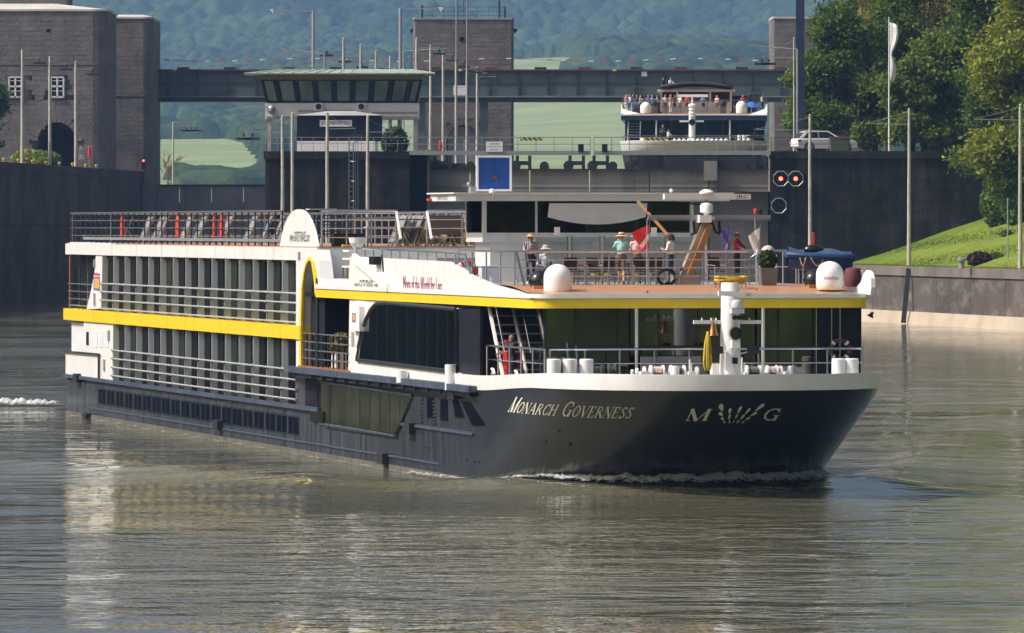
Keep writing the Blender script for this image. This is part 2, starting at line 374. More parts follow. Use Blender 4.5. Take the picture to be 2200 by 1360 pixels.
def foammat():
    m = bpy.data.materials.new('foam'); m.use_nodes = True; M_['foam'] = m
    n = m.node_tree.nodes; l = m.node_tree.links; b = n['Principled BSDF']; o = n['Material Output']
    b.inputs['Base Color'].default_value = (.68,.68,.62,1); b.inputs['Roughness'].default_value = .6
    g = n.new('ShaderNodeNewGeometry'); z = n.new('ShaderNodeTexNoise'); z.inputs['Scale'].default_value = 4.5; z.inputs['Detail'].default_value = 8; z.inputs['Roughness'].default_value = .8
    l.new(g.outputs['Position'], z.inputs['Vector'])
    at = n.new('ShaderNodeAttribute'); at.attribute_name = 'fade'
    su = n.new('ShaderNodeMath'); su.operation = 'ADD'; l.new(z.outputs[0], su.inputs[0]); l.new(at.outputs['Fac'], su.inputs[1])
    mr = n.new('ShaderNodeMapRange'); mr.inputs[1].default_value = .95; mr.inputs[2].default_value = 1.12; l.new(su.outputs[0], mr.inputs[0])
    t = n.new('ShaderNodeBsdfTransparent'); ms = n.new('ShaderNodeMixShader'); l.new(mr.outputs[0], ms.inputs[0]); l.new(t.outputs[0], ms.inputs[1]); l.new(b.outputs[0], ms.inputs[2]); l.new(ms.outputs[0], o.inputs[0])
    bp = n.new('ShaderNodeBump'); bp.inputs['Distance'].default_value = .12; l.new(z.outputs[0], bp.inputs['Height']); l.new(bp.outputs[0], b.inputs['Normal'])
foammat()
# ------------------------------------------------------------------ frame of the near ship (x forward, y to port, z up; starboard side faces the camera)
TH = math.atan2(3332, FPX); ST, CT = math.sin(TH), math.cos(TH)
BM = 11.45; HB = BM/2
SO = Vector((.615+CT*HB, 246+ST*HB, .4))
def W(x, y, z): return Vector((SO.x+x*ST+y*CT, SO.y-x*CT+y*ST, SO.z+z))
def S(px, py, y=-HB):                   # pixel -> (x, z) on the fore-and-aft plane y
    u = (px-1100)/FPX
    x = (u*(SO.y+ST*y)-SO.x-CT*y)/(ST+CT*u); Y = SO.y-x*CT+y*ST
    return x, EYE-SO.z-(py-HOR)/FPX*Y
def T(px, py, x):                       # pixel -> (y, z) on the athwartship plane x
    u = (px-1100)/FPX
    y = (u*(SO.y-CT*x)-SO.x-ST*x)/(CT-ST*u); Y = SO.y-x*CT+y*ST
    return y, EYE-SO.z-(py-HOR)/FPX*Y
SHROT = math.atan2(-CT, ST)

# ------------------------------------------------------------------ river
def wake(X, Y):
    dx, dy = X-SO.x, Y-SO.y
    lx = dx*ST-dy*CT; ly = dx*CT+dy*ST
    z = np.zeros_like(X)
    for sgn in (-1, 1):
        for off, amp, wd in ((0, .30, 1.7), (5.5, -.14, 2.0), (10, .12, 1.9)):
            back = 3.0-lx-off                       # metres aft of the bow
            yc = 4.6+np.maximum(back, 0)*math.tan(R(18))
            d = sgn*ly-yc
            env = np.clip(back/6, 0, 1)*np.exp(-np.maximum(back, 0)/70)
            z += amp*env*np.exp(-(d/wd)**2)
    z += .58*np.exp(-((lx+3)/6.5)**2-(ly/6.5)**2)
    r = np.random.default_rng(3)
    for k in range(26):                             # long low chop of the river
        a = r.uniform(0, 2*math.pi); wl = r.uniform(4, 13); kx, ky = 2*math.pi/wl*math.cos(a), 2*math.pi/wl*math.sin(a)
        z += .0028*wl/8*np.sin(kx*X+ky*Y+r.uniform(0, 6.28))
    return z
gx = np.concatenate([np.linspace(-500, -66, 24), np.arange(-65, 66, .5), np.linspace(66.5, 300, 18)])
gy = np.concatenate([np.linspace(-700, 138, 20), np.arange(140, 430, .5), np.linspace(432, 1012, 90)])
GX, GY = np.meshgrid(gx, gy); GZ = wake(GX, GY)*((GX > -66)&(GX < 66)&(GY > 138)&(GY < 431))
nx, ny = len(gx), len(gy); ii = (np.arange(ny-1)[:, None]*nx+np.arange(nx-1)[None]).ravel()
water = np_mesh('river_water', np.stack([GX, GY, GZ], -1).reshape(-1, 3), np.stack([ii, ii+1, ii+nx+1, ii+nx], -1), 'river_water', smooth=True)
tag(water, kind='structure')

# ------------------------------------------------------------------ banks, plateau, hills
LZ = 16.1                                # level of the lock plateau
YG = 720.0                               # face of the lock head
def lwx(Y): return -57.6+(Y-838)*.0586   # line of the far left chamber wall
def qx(Y): return 33.4-(Y-695)*.1629     # line of the right quay
QZ = 5.21
b = MB()                                 # ground left of the lock
ys = [-300, 300, 700, 838, 948, 1003]
b.grid([[(lwx(y)-.3-d, y, LZ+.02*d**.5) for d in (0, 20, 60, 200, 900)] for y in ys])
tag(b.build('lock_ground', 'stone_plain'), kind='structure')
b = MB(); b.box(-8, XX(880, YG)-.2, YG+.6, 1003, 0, LZ-.01)
b.box(XX(570, YG)+.25, -8.2, YG+.6, 1003, 0, LZ-.02)
tag(b.build('lock_island', 'stone_plain'), kind='structure')
b = MB(); b.box(XX(1655, YG)+.3, 420, YG+.8, 1010, 0, LZ)
tag(b.build('lock_plateau', 'stone_plain'), kind='structure')
b = MB(); b.grid([[(-1500, 1014, 12.1), (1500, 1014, 12.1)], [(-3000, 1320, 12.25), (3000, 1320, 12.25)]])
tag(b.build('valley_ground', 'meadow'), kind='structure')

def bank_z(d): return QZ+np.maximum(0, d-3.4)*.345-np.maximum(0, d-35)*.345*.6
def emb(Y, d): return (qx(Y)+d*.987, Y+d*.16, float(min(LZ, bank_z(np.array(d)))) if d < 60 else LZ+(d-60)*.25)
rows = []
for Y in list(np.arange(470, 560, 30))+list(np.arange(560, 726, 3.0)):
    rows.append([emb(Y, d)[:2]+(emb(Y, d)[2]+.05*math.sin(d*.7+Y*.13)*(d > 2)*(d < 40),) for d in [.35, 1, 2, 3.4]+list(np.arange(5, 38, 1.5))+[60, 120, 300]])
    rows[-1] = [(x, min(y, YG+.2) if d_ < 22 else y, z) for d_, (x, y, z) in enumerate(rows[-1])]
b = MB(); b.grid(rows); tag(b.build('grass_bank', 'grass', smooth=True, fix=False), kind='structure')
# blades over the near grass
gv, gf = [], []
for k in range(60000):
    Y = random.uniform(600, 719); d = random.uniform(.5, 27); x, y, z = emb(Y, d)
    if y > YG-.2: continue
    h = random.uniform(.02, .09); a = random.uniform(0, 6.28); wd = random.uniform(.03, .09); n0 = len(gv)
    gv += [(x-wd*math.cos(a), y-wd*math.sin(a), z-.05), (x+wd*math.cos(a), y+wd*math.sin(a), z-.05), (x+random.uniform(-.1, .1), y, z+h)]; gf.append((n0, n0+1, n0+2))
go = np_mesh('grass_blades', gv, gf, 'leaf_mid'); tag(go, 'short green grass on the bank right of the lock', 'grass', kind='stuff')

# hills: profile along the valley's length
KH = 2.2; HP = np.array([[1000,12.1],[1500,12.4],[2600,19],[3740,52],[5280,95],[6600,128],[7150,158],[7900,315],[8300,350],[8600,330],[9200,200]])
def hz(X, Y):
    z = np.interp(Y, HP[:, 0], HP[:, 1])
    k = np.clip((Y-3300)/3300, 0, 1)
    z = z+k*(30*np.sin(X/310+.6)+20*np.sin(X/134+Y/730)+13*np.sin(Y/375+X/440))-k*X*.03
    return z
EP = np.array([[-4000,2300],[0,2350],[340,2300],[430,2050],[500,1820],[570,1480],[700,1700],[1000,2900],[1100,2800],[1200,2560],[1330,2150],[1500,1700],[1700,1500],[6000,1500]])
def wooded(X, Y):
    px = 1100+X/Y*FPX
    e = np.interp(px, EP[:, 0], EP[:, 1]*KH)
    e = e+90*np.sin(X/37)+70*np.sin(X/13.3)+60*np.sin(X/71+1)
    m = Y > e
    m |= (Y < 2880)&(Y > 2730+30*np.sin(X/16))&(px > 385+16*np.sin(Y/21)+10*np.sin(X/9))&(px < 640)
    m |= (Y > 4150)&(Y < 4230+40*np.sin(X/31))&(px > 300)&(px < 470)     # hedge through the left meadow
    m |= (Y > 4900)&(Y < 4980)&(px > 1200)&(px < 1420)
    return m
xs = np.linspace(-4200, 4200, 110); ysv = np.concatenate([np.linspace(1310, 7200, 160), np.linspace(7260, 9200, 30)])
A, B_ = np.meshgrid(xs, ysv)
nx, ny = len(xs), len(ysv); ii = (np.arange(ny-1)[:, None]*nx+np.arange(nx-1)[None]).ravel()
tag(np_mesh('hill_meadow', np.stack([A, B_, hz(A, B_)], -1).reshape(-1, 3), np.stack([ii, ii+1, ii+nx+1, ii+nx], -1), 'meadow', smooth=True), kind='structure')
def canopy(name, X0, X1, Y0, Y1, st, cell=9.0, mask=wooded, zf=hz, hscale=1.0, mt='forest'):
    x = np.arange(X0, X1, st); y = np.arange(Y0, Y1, st); A, B_ = np.meshgrid(x, y)
    r = np.random.default_rng(11); ncx, ncy = int((X1-X0)/cell)+5, int((Y1-Y0)/cell)+5
    jx = r.uniform(0, 1, (ncy, ncx)); jy = r.uniform(0, 1, (ncy, ncx)); hh = r.uniform(6, 15, (ncy, ncx))*hscale; rr = r.uniform(.55, .95, (ncy, ncx))*cell
    cx_ = ((A-X0)/cell).astype(int)+2; cy_ = ((B_-Y0)/cell).astype(int)+2; H_ = np.zeros_like(A)
    for dx in (-1, 0, 1):
        for dy in (-1, 0, 1):
            a, b_ = cx_+dx, cy_+dy
            px_ = (a-2+jx[b_, a])*cell+X0; py_ = (b_-2+jy[b_, a])*cell+Y0
            d2 = ((A-px_)**2+(B_-py_)**2)/rr[b_, a]**2
            H_ = np.maximum(H_, hh[b_, a]*np.sqrt(np.clip(1-d2, 0, 1)))
    H_ += r.uniform(-1, 1, A.shape)*np.clip(H_/5, 0, 1)*cell*.09
    if name == 'far_forest': H_ = H_*np.interp(B_, [2800, 3600, 6800], [.32, .5, 1])
    m = mask(A, B_); Z = zf(A, B_)+np.where(m, H_, -3)
    nx, ny = len(x), len(y); idx = (np.arange(ny-1)[:, None]*nx+np.arange(nx-1)[None])
    mm = m[:-1, :-1]|m[1:, :-1]|m[:-1, 1:]|m[1:, 1:]; ii = idx[mm]
    V = np.stack([A+r.uniform(-.25, .25, A.shape)*st, B_+r.uniform(-.25, .25, A.shape)*st, Z], -1).reshape(-1, 3)
    F = np.stack([ii, ii+1, ii+nx+1, ii+nx], -1)
    used = np.unique(F); mp = np.zeros(len(V), np.int32); mp[used] = np.arange(len(used))
    return np_mesh(name, V[used], mp[F], mt, smooth=True)
tag(canopy('far_forest', -690, 690, 2690, 8300, 4.2, 15.0, hscale=1.5), 'hazy blue green woods covering the far hillside', 'forest', kind='stuff')
far2 = lambda X, Y: ((np.abs(X) > 680)|(Y > 8280))&wooded(X, Y)
tag(canopy('outer_forest', -3000, 3000, 3300, 8900, 28, 60, far2, hscale=2.2), 'hazy woods on the hills beyond the edges of view', 'forest', kind='stuff')
# wooded slope running down-river along the right bank, and the one along the left
rb = lambda X, Y: X > np.where(Y < 470, qx(Y)+1, qx(Y)+34)
tag(canopy('bank_wood_right', 60, 420, -420, 640, 6, 10, rb, lambda X, Y: np.maximum(.6, LZ+(X-qx(Y)-40)*.4), 1.2, 'bank_forest'), 'wooded slope along the right bank beside the river', 'forest', kind='stuff')
lb = lambda X, Y: X < lwx(Y)-26
tag(canopy('bank_wood_left', -480, -70, 250, 900, 8, 12, lb, lambda X, Y: LZ+np.maximum(0, -(X-lwx(Y))-30)*.35, 1.2, 'bank_forest'), 'wooded slope along the left bank beyond the lock', 'forest', kind='stuff')

# ------------------------------------------------------------------ masonry helper
def stones(mb, o, u, v, n, Wd, Ht, bw, bh, gap=.03, jit=.02, skip=None):
    """courses of blocks on the face o + a*u + c*v, proud along n"""
    o, u, v, n = Vector(o), Vector(u), Vector(v), Vector(n); rows_ = max(1, round(Ht/bh)); bh = Ht/rows_
    for r_ in range(rows_):
        a = -random.uniform(0, bw)
        while a < Wd:
            w_ = bw*random.uniform(.7, 1.35); a0, a1 = max(a, 0)+gap/2, min(a+w_, Wd)-gap/2; a += w_
            if a1-a0 < .12: continue
            if skip and skip((a0+a1)/2, (r_+.5)*bh, (a1-a0)/2, bh/2): continue
            d = random.uniform(.02, .02+jit); c0, c1 = r_*bh+gap/2, (r_+1)*bh-gap/2
            p = [o+u*a0+v*c0, o+u*a1+v*c0, o+u*a1+v*c1, o+u*a0+v*c1]; q = [x+n*d for x in p]
            mb.add(p+q, [(4,5,6,7),(0,1,5,4),(1,2,6,5),(2,3,7,6),(3,0,4,7)])
    return mb
def rounded_rect(x0, x1, y0, y1, r, k=5):
    out = []
    for cx_, cy_, a0 in ((x1-r, y0+r, -90), (x1-r, y1-r, 0), (x0+r, y1-r, 90), (x0+r, y0+r, 180)):
        for i in range(k+1):
            a = R(a0+90*i/k); out.append((cx_+r*math.cos(a), cy_+r*math.sin(a)))
    return out

# ------------------------------------------------------------------ text
def text_mesh(s, align='LEFT'):
    c = bpy.data.curves.new('t', 'FONT'); c.body = s; c.size = 1; c.resolution_u = 2
    o = bpy.data.objects.new('t', c); C.objects.link(o); dg = bpy.context.evaluated_depsgraph_get()
    me = bpy.data.meshes.new_from_object(o.evaluated_get(dg)); bpy.data.objects.remove(o); bpy.data.curves.remove(c)
    V = np.array([v.co[:] for v in me.vertices]); Fs = [tuple(p.vertices) for p in me.polygons]; bpy.data.meshes.remove(me)
    V[:, 0] -= V[:, 0].min(); V[:, 1] -= V[:, 1].min(); V[:, 0] /= V[:, 0].max(); V[:, 1] /= V[:, 1].max()
    return V[:, :2], Fs
def text(name, s, mapper, m, parent, top=True):
    V, Fs = text_mesh(s)
    me = bpy.data.meshes.new(name); me.from_pydata([tuple(mapper(a, c)) for a, c in V], [], Fs); me.materials.append(M_[m])
    o = link_mesh(name, me, parent); return o
# ------------------------------------------------------------------ lock: walls
def block_wall(name, label, x0, x1, Y, z0, z1, cols, rows_, m, base, thick=1.2, cat='wall', piece='stone_block', back=None):
    root = empty(name, ((x0+x1)/2, Y, 0), 0, label, cat); ox = (x0+x1)/2
    MB().box(x0-ox, x1-ox, .12, thick, z0, z1).build('wall_core', base, root)
    bw, bh = (x1-x0)/cols, (z1-z0)/rows_
    for r_ in range(rows_):
        sh = .5*bw if r_ % 2 else 0
        for c_ in range(cols+(1 if sh else 0)):
            a0 = max(x0, x0+c_*bw-sh); a1 = min(x1, x0+(c_+1)*bw-sh)
            if a1-a0 < .2: continue
            d = random.uniform(-.02, .02)
            MB().box(a0+.014-ox, a1-.014-ox, d, .13, z0+r_*bh+.012, z0+(r_+1)*bh-.012).build(piece, m, root)
    return root
cx0, cx1 = XX(570, YG), XX(880, YG)
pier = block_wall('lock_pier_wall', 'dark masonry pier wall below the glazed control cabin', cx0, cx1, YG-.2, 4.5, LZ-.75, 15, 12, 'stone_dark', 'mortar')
MB().box(cx0-(cx0+cx1)/2-.15, cx1-(cx0+cx1)/2, -.25, 3, LZ-.75, LZ).build('coping', 'stone_dark', pier)
MB().box(cx0-(cx0+cx1)/2, cx1-(cx0+cx1)/2-.1, .3, 3, 0, 4.6).build('footing', 'stone_dark', pier)
rx0 = XX(1655, YG)
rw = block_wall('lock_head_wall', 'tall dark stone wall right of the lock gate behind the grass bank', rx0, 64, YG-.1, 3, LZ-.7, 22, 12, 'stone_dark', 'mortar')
MB().box(rx0-(rx0+64)/2-.05, 64-(rx0+64)/2, -.2, 2.5, LZ-.7, LZ+.02).build('coping', 'stone_dark', rw)
# far left chamber wall of concrete panels
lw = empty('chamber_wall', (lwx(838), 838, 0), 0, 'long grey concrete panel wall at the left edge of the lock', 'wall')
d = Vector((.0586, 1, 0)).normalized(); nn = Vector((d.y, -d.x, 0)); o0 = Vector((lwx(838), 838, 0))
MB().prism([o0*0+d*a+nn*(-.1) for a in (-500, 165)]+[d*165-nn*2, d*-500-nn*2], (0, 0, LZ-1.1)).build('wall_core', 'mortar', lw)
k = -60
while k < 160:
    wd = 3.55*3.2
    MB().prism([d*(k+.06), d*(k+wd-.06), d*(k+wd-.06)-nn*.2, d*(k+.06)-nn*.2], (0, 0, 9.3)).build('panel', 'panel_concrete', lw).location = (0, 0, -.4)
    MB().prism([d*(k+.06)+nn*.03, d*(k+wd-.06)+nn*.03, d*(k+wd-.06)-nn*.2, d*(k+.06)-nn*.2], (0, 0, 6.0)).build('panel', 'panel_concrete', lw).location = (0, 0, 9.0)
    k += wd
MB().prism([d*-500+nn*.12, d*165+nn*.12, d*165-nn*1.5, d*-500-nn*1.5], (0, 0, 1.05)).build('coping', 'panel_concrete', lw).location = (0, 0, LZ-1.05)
# small yellow bollards on its edge
for i, px in enumerate((8, 39, 70, 99, 128, 156, 184, 207, 236)):
    u = (px-1100)/FPX; Y = (57.6+838*.0586+.6)/(.0586-u)
    bo = MB().lathe([(.09,0),(.09,.25),(.2,.3),(.2,.45),(.12,.5)], (0,0,0), 10).build('mooring_bollard', 'rope_yellow', None, True); bo.location = (u*Y, Y, LZ)
    tag(bo, 'small yellow bollard on the left chamber wall, %s from the left edge' % ('first','second','third','fourth','fifth','sixth','seventh','eighth','ninth')[i], 'bollard', 'yellow bollards on the chamber wall')
# left chamber gate
lg = empty('chamber_gate', (XX(450, 1001), 1001, 0), 0, 'dark blue steel gate closing the left lock chamber', 'gate')
gx0, gx1 = -49-XX(450, 1001), -6-XX(450, 1001)
for i in range(10):
    a = gx0+(gx1-gx0)*i/10; MB().box(a+.04, a+(gx1-gx0)/10-.04, 0, .6, 0, 14.2).build('gate_panel', 'gate_steel', lg)
MB().box(gx0, gx1, -.15, 1.2, 14.2, 14.45).build('gate_cap', 'dark_metal', lg)

# quay on the right
qr = empty('quay_wall', (33.4, 695, 0), 0, 'stained pale concrete quay wall along the water on the right', 'wall')
d = Vector((qx(600)-qx(700), -100, 0)).normalized(); nn = Vector((d.y, -d.x, 0))    # along towards the camera; nn to the river side
o0 = Vector((33.4, 695, 0))
if nn.x > 0: nn = -nn
def qprism(mb, a0, a1, f0, f1, z0, z1, f0t=None):
    f0t = f0 if f0t is None else f0t
    p = [d*a0+nn*f0, d*a1+nn*f0, d*a1+nn*f1, d*a0+nn*f1]; q = [d*a0+nn*f0t, d*a1+nn*f0t, d*a1+nn*f1, d*a0+nn*f1]
    return mb.add([x+Vector((0,0,z0)) for x in p]+[x+Vector((0,0,z1)) for x in q], [(0,3,2,1),(4,5,6,7),(0,1,5,4),(1,2,6,5),(2,3,7,6),(3,0,4,7)])
mat('quay_concrete', (.075,.060,.052), .92, var=.4, scale=.15, bump=.06, bscale=.8, damt=.55, dirt=(.27,.245,.21), dscale=1.3, dyr=.13, dzr=.5, rand=.15)
mat('quay_cap', (.145,.122,.108), .92, var=.3, scale=.2, bump=.04, bscale=.8, damt=.5, dirt=(.09,.10,.035), dscale=.9, dyr=.15)
mat('quay_foot', (.42,.35,.27), .92, var=.15, scale=.2, bump=.04, bscale=.7, damt=.35, dirt=(.30,.24,.17), dscale=.9, dyr=.15)
k = -40
while k < 225:
    a1 = k+13.7
    qprism(MB(), k+.05, a1-.05, 0, -.8, .3, 4.35).build('quay_panel', 'quay_concrete', qr)
    qprism(MB(), k+.02, a1-.02, .16, -.9, 4.35, 5.2).build('cap_stone', 'quay_cap', qr)
    qprism(MB(), k+.0, a1-.0, .75, -.8, -.5, 1.1, .3).build('footing', 'quay_foot', qr)
    k = a1
px0 = (Vector((XX(1970, 676), 676, 0))-o0).dot(d)
MB().bar(d*px0+nn*1.0+Vector((0,0,.1)), d*(px0-.9)+nn*.3+Vector((0,0,5.0)), .25, .45).build('mooring_post', 'dark_metal', qr)

# lock gate of the right chamber
ax0, ax1 = cx1, rx0
g = empty('lock_gate', ((ax0+ax1)/2, YG+4.6, 0), 0, 'grey steel lock gate across the chamber below the walkway', 'gate'); ox = (ax0+ax1)/2
gt = ZZ(365, YG)
for i in range(6):
    a = ax0-ox+(ax1-ax0)*i/6; b_ = a+(ax1-ax0)/6
    MB().box(a+.05, b_-.05, 0, .5, 1, gt).build('gate_plate', 'gate_steel', g)
    m = MB()
    for q in range(5):
        zz = gt-.5-q*1.15; m.box(a+.06, b_-.06, -.05, .01, zz, zz+.08)
    m.build('stiffener', 'gate_steel', g)
MB().box(ax0-ox, ax1-ox, -.3, 1.0, gt, gt+.14).build('gate_sill', 'dark_metal', g)
def zy(py): return ZZ(py, YG)
# machinery between the gate and the walkway
mm = [(905, 35, 0), (950, 40, 1), (1010, 60, 0), (1060, 30, 1), (1125, 34, 1), (1170, 20, 0), (1240, 36, 1), (1292, 36, 1), (1318, 18, 0), (1370, 30, 1), (1445, 34, 0), (1530, 26, 1), (1600, 40, 0), (1635, 30, 1)]
for px, wd, kind in mm:
    xa, xb = XX(px-wd/2, YG)-ox, XX(px+wd/2, YG)-ox; m = MB()
    if kind:
        m.box(xa, xa+.32, .0, .6, gt+.1, zy(333)); m.box(xb-.32, xb, .0, .6, gt+.1, zy(333)); m.box(xa, xb, .1, .5, gt+.5, gt+.9)
        m.cyl((xa, -.1, gt+.45), (xa, .5, gt+.45), .5, n=12)
    else:
        m.cyl(((xa+xb)/2, -.25, gt+.42), ((xa+xb)/2, .6, gt+.42), .45, n=12); m.box(xa, xb, 0, .4, gt+.1, gt+.45)
    m.build('gate_bearing', 'dark_metal', g)
# gate housing block with bright label near px 1530
MB().box(XX(1515, YG)-ox, XX(1543, YG)-ox, -.9, -.3, gt-1.0, gt+.9).build('guide_block', 'gate_steel', g)
MB().box(XX(1430, YG)-ox, ax1-ox, .7, 1.2, gt+.1, zy(335)).build('rear_girder', 'dark_metal', g)
MB().box(XX(884, YG)-ox, XX(1000, YG)-ox, .7, 1.0, gt+.1, zy(350)).build('rear_girder', 'dark_metal', g)
# walkway with its railing
wk = empty('gate_walkway', (ox, YG, 0), 0, 'narrow steel footbridge with railing over the lock gate', 'walkway')
for a, b_ in ((ax0, XX(1268, YG)), (XX(1276, YG), ax1)):
    MB().box(a-ox, b_-ox, -.7, .7, zy(333), zy(324)).build('deck', 'grey_metal', wk)
    for zt in (295, 310):
        MB().bar((a-ox, -.65, zy(zt)), (b_-ox, -.65, zy(zt)), .07).build('rail', 'grey_metal', wk)
    MB().bar((a-ox, .65, zy(295)), (b_-ox, .65, zy(295)), .07).build('rail', 'grey_metal', wk)
    n_ = int((b_-a)/1.6); post = None
    for i in range(n_+1):
        x = a+(b_-a)*i/n_-ox
        if post is None: post = MB().box(-.035, .035, -.69, -.62, zy(330), zy(295)).build('post', 'grey_metal', wk); post.location.x = x
        else: q = post.copy(); C.objects.link(q); q.location.x = x
for px in (1248, 1299):
    MB().box(XX(px-6, YG)-ox, XX(px+6, YG)-ox, -.9, -.3, zy(326), zy(310)).build('hinge_head', 'black_rubber', wk)
def wsign(name, px0, px1, py0, py1, m, label, lines=(), Y=YG-.8):
    r_ = empty(name, (XX((px0+px1)/2, Y), Y, ZZ(py1, Y)), 0, label, 'sign'); w_ = (px1-px0)/FPX*Y; h_ = (py1-py0)/FPX*Y
    MB().box(-w_/2, w_/2, 0, .06, 0, h_).build('board', m, r_)
    for i, (s_, a0, a1, c0, c1, mt) in enumerate(lines):
        text('lettering', s_, lambda a, c: ((a0+(a1-a0)*a-.5)*w_, -.012, (c0+(c1-c0)*c)*h_), mt, r_)
    return r_
MB_ = wsign('notice_board', 1044, 1080, 304, 326, 'sign_white', 'white notice board with small text on the gate railing', [('ACHTUNG', .2, .8, .7, .86, 'print_black'), ('Betreten der Anlage', .1, .9, .42, .56, 'print_black'), ('verboten', .25, .75, .14, .28, 'print_black')])
wsign('hazard_bar', 1118, 1166, 296, 302, 'hazard_tape', 'yellow bar hung on the gate railing left of the far ship')
wsign('yellow_bar', 1383, 1428, 296, 302, 'hazard_tape', 'yellow bar hung on the gate railing in front of the far ship', (), YG-.85)

# signal lights on the head wall
sg = empty('signal_panel', (XX(1690, YG), YG-.6, 0), 0, 'dark lock signal panel with two red lights and octagonal frames', 'signal')
MB().box(XX(1656, YG-.5)-XX(1690, YG), XX(1690, YG-.5)-XX(1690, YG), .2, .45, zy(460), zy(366)).build('backing', 'dark_wall', sg)
MB().box(XX(1690, YG-.5)-XX(1690, YG), XX(1726, YG-.5)-XX(1690, YG), .2, .45, zy(402), zy(366)).build('backing', 'dark_wall', sg)
for px, py, lit in ((1677,384,1), (1709,384,1), (1673,442,0)):
    c_ = (XX(px, YG)-XX(1690, YG), 0, zy(py)); r_ = 17*.045
    oc = [Vector((c_[0]+math.cos(R(22.5+45*i))*r_, 0, c_[2]+math.sin(R(22.5+45*i))*r_)) for i in range(8)]
    f = MB().tube(oc, .055, 5, True).build('octagon_frame', 'lamp_metal', sg)
    MB().prism([p*.94+Vector(c_)*.06 for p in oc], (0, .2, 0)).build('shade_plate', 'lens_dark', f)
    MB().cyl((c_[0], -.06, c_[2]), (c_[0], .1, c_[2]), .19, n=12).build('lamp', 'red_light' if lit else 'lens_dark', f)

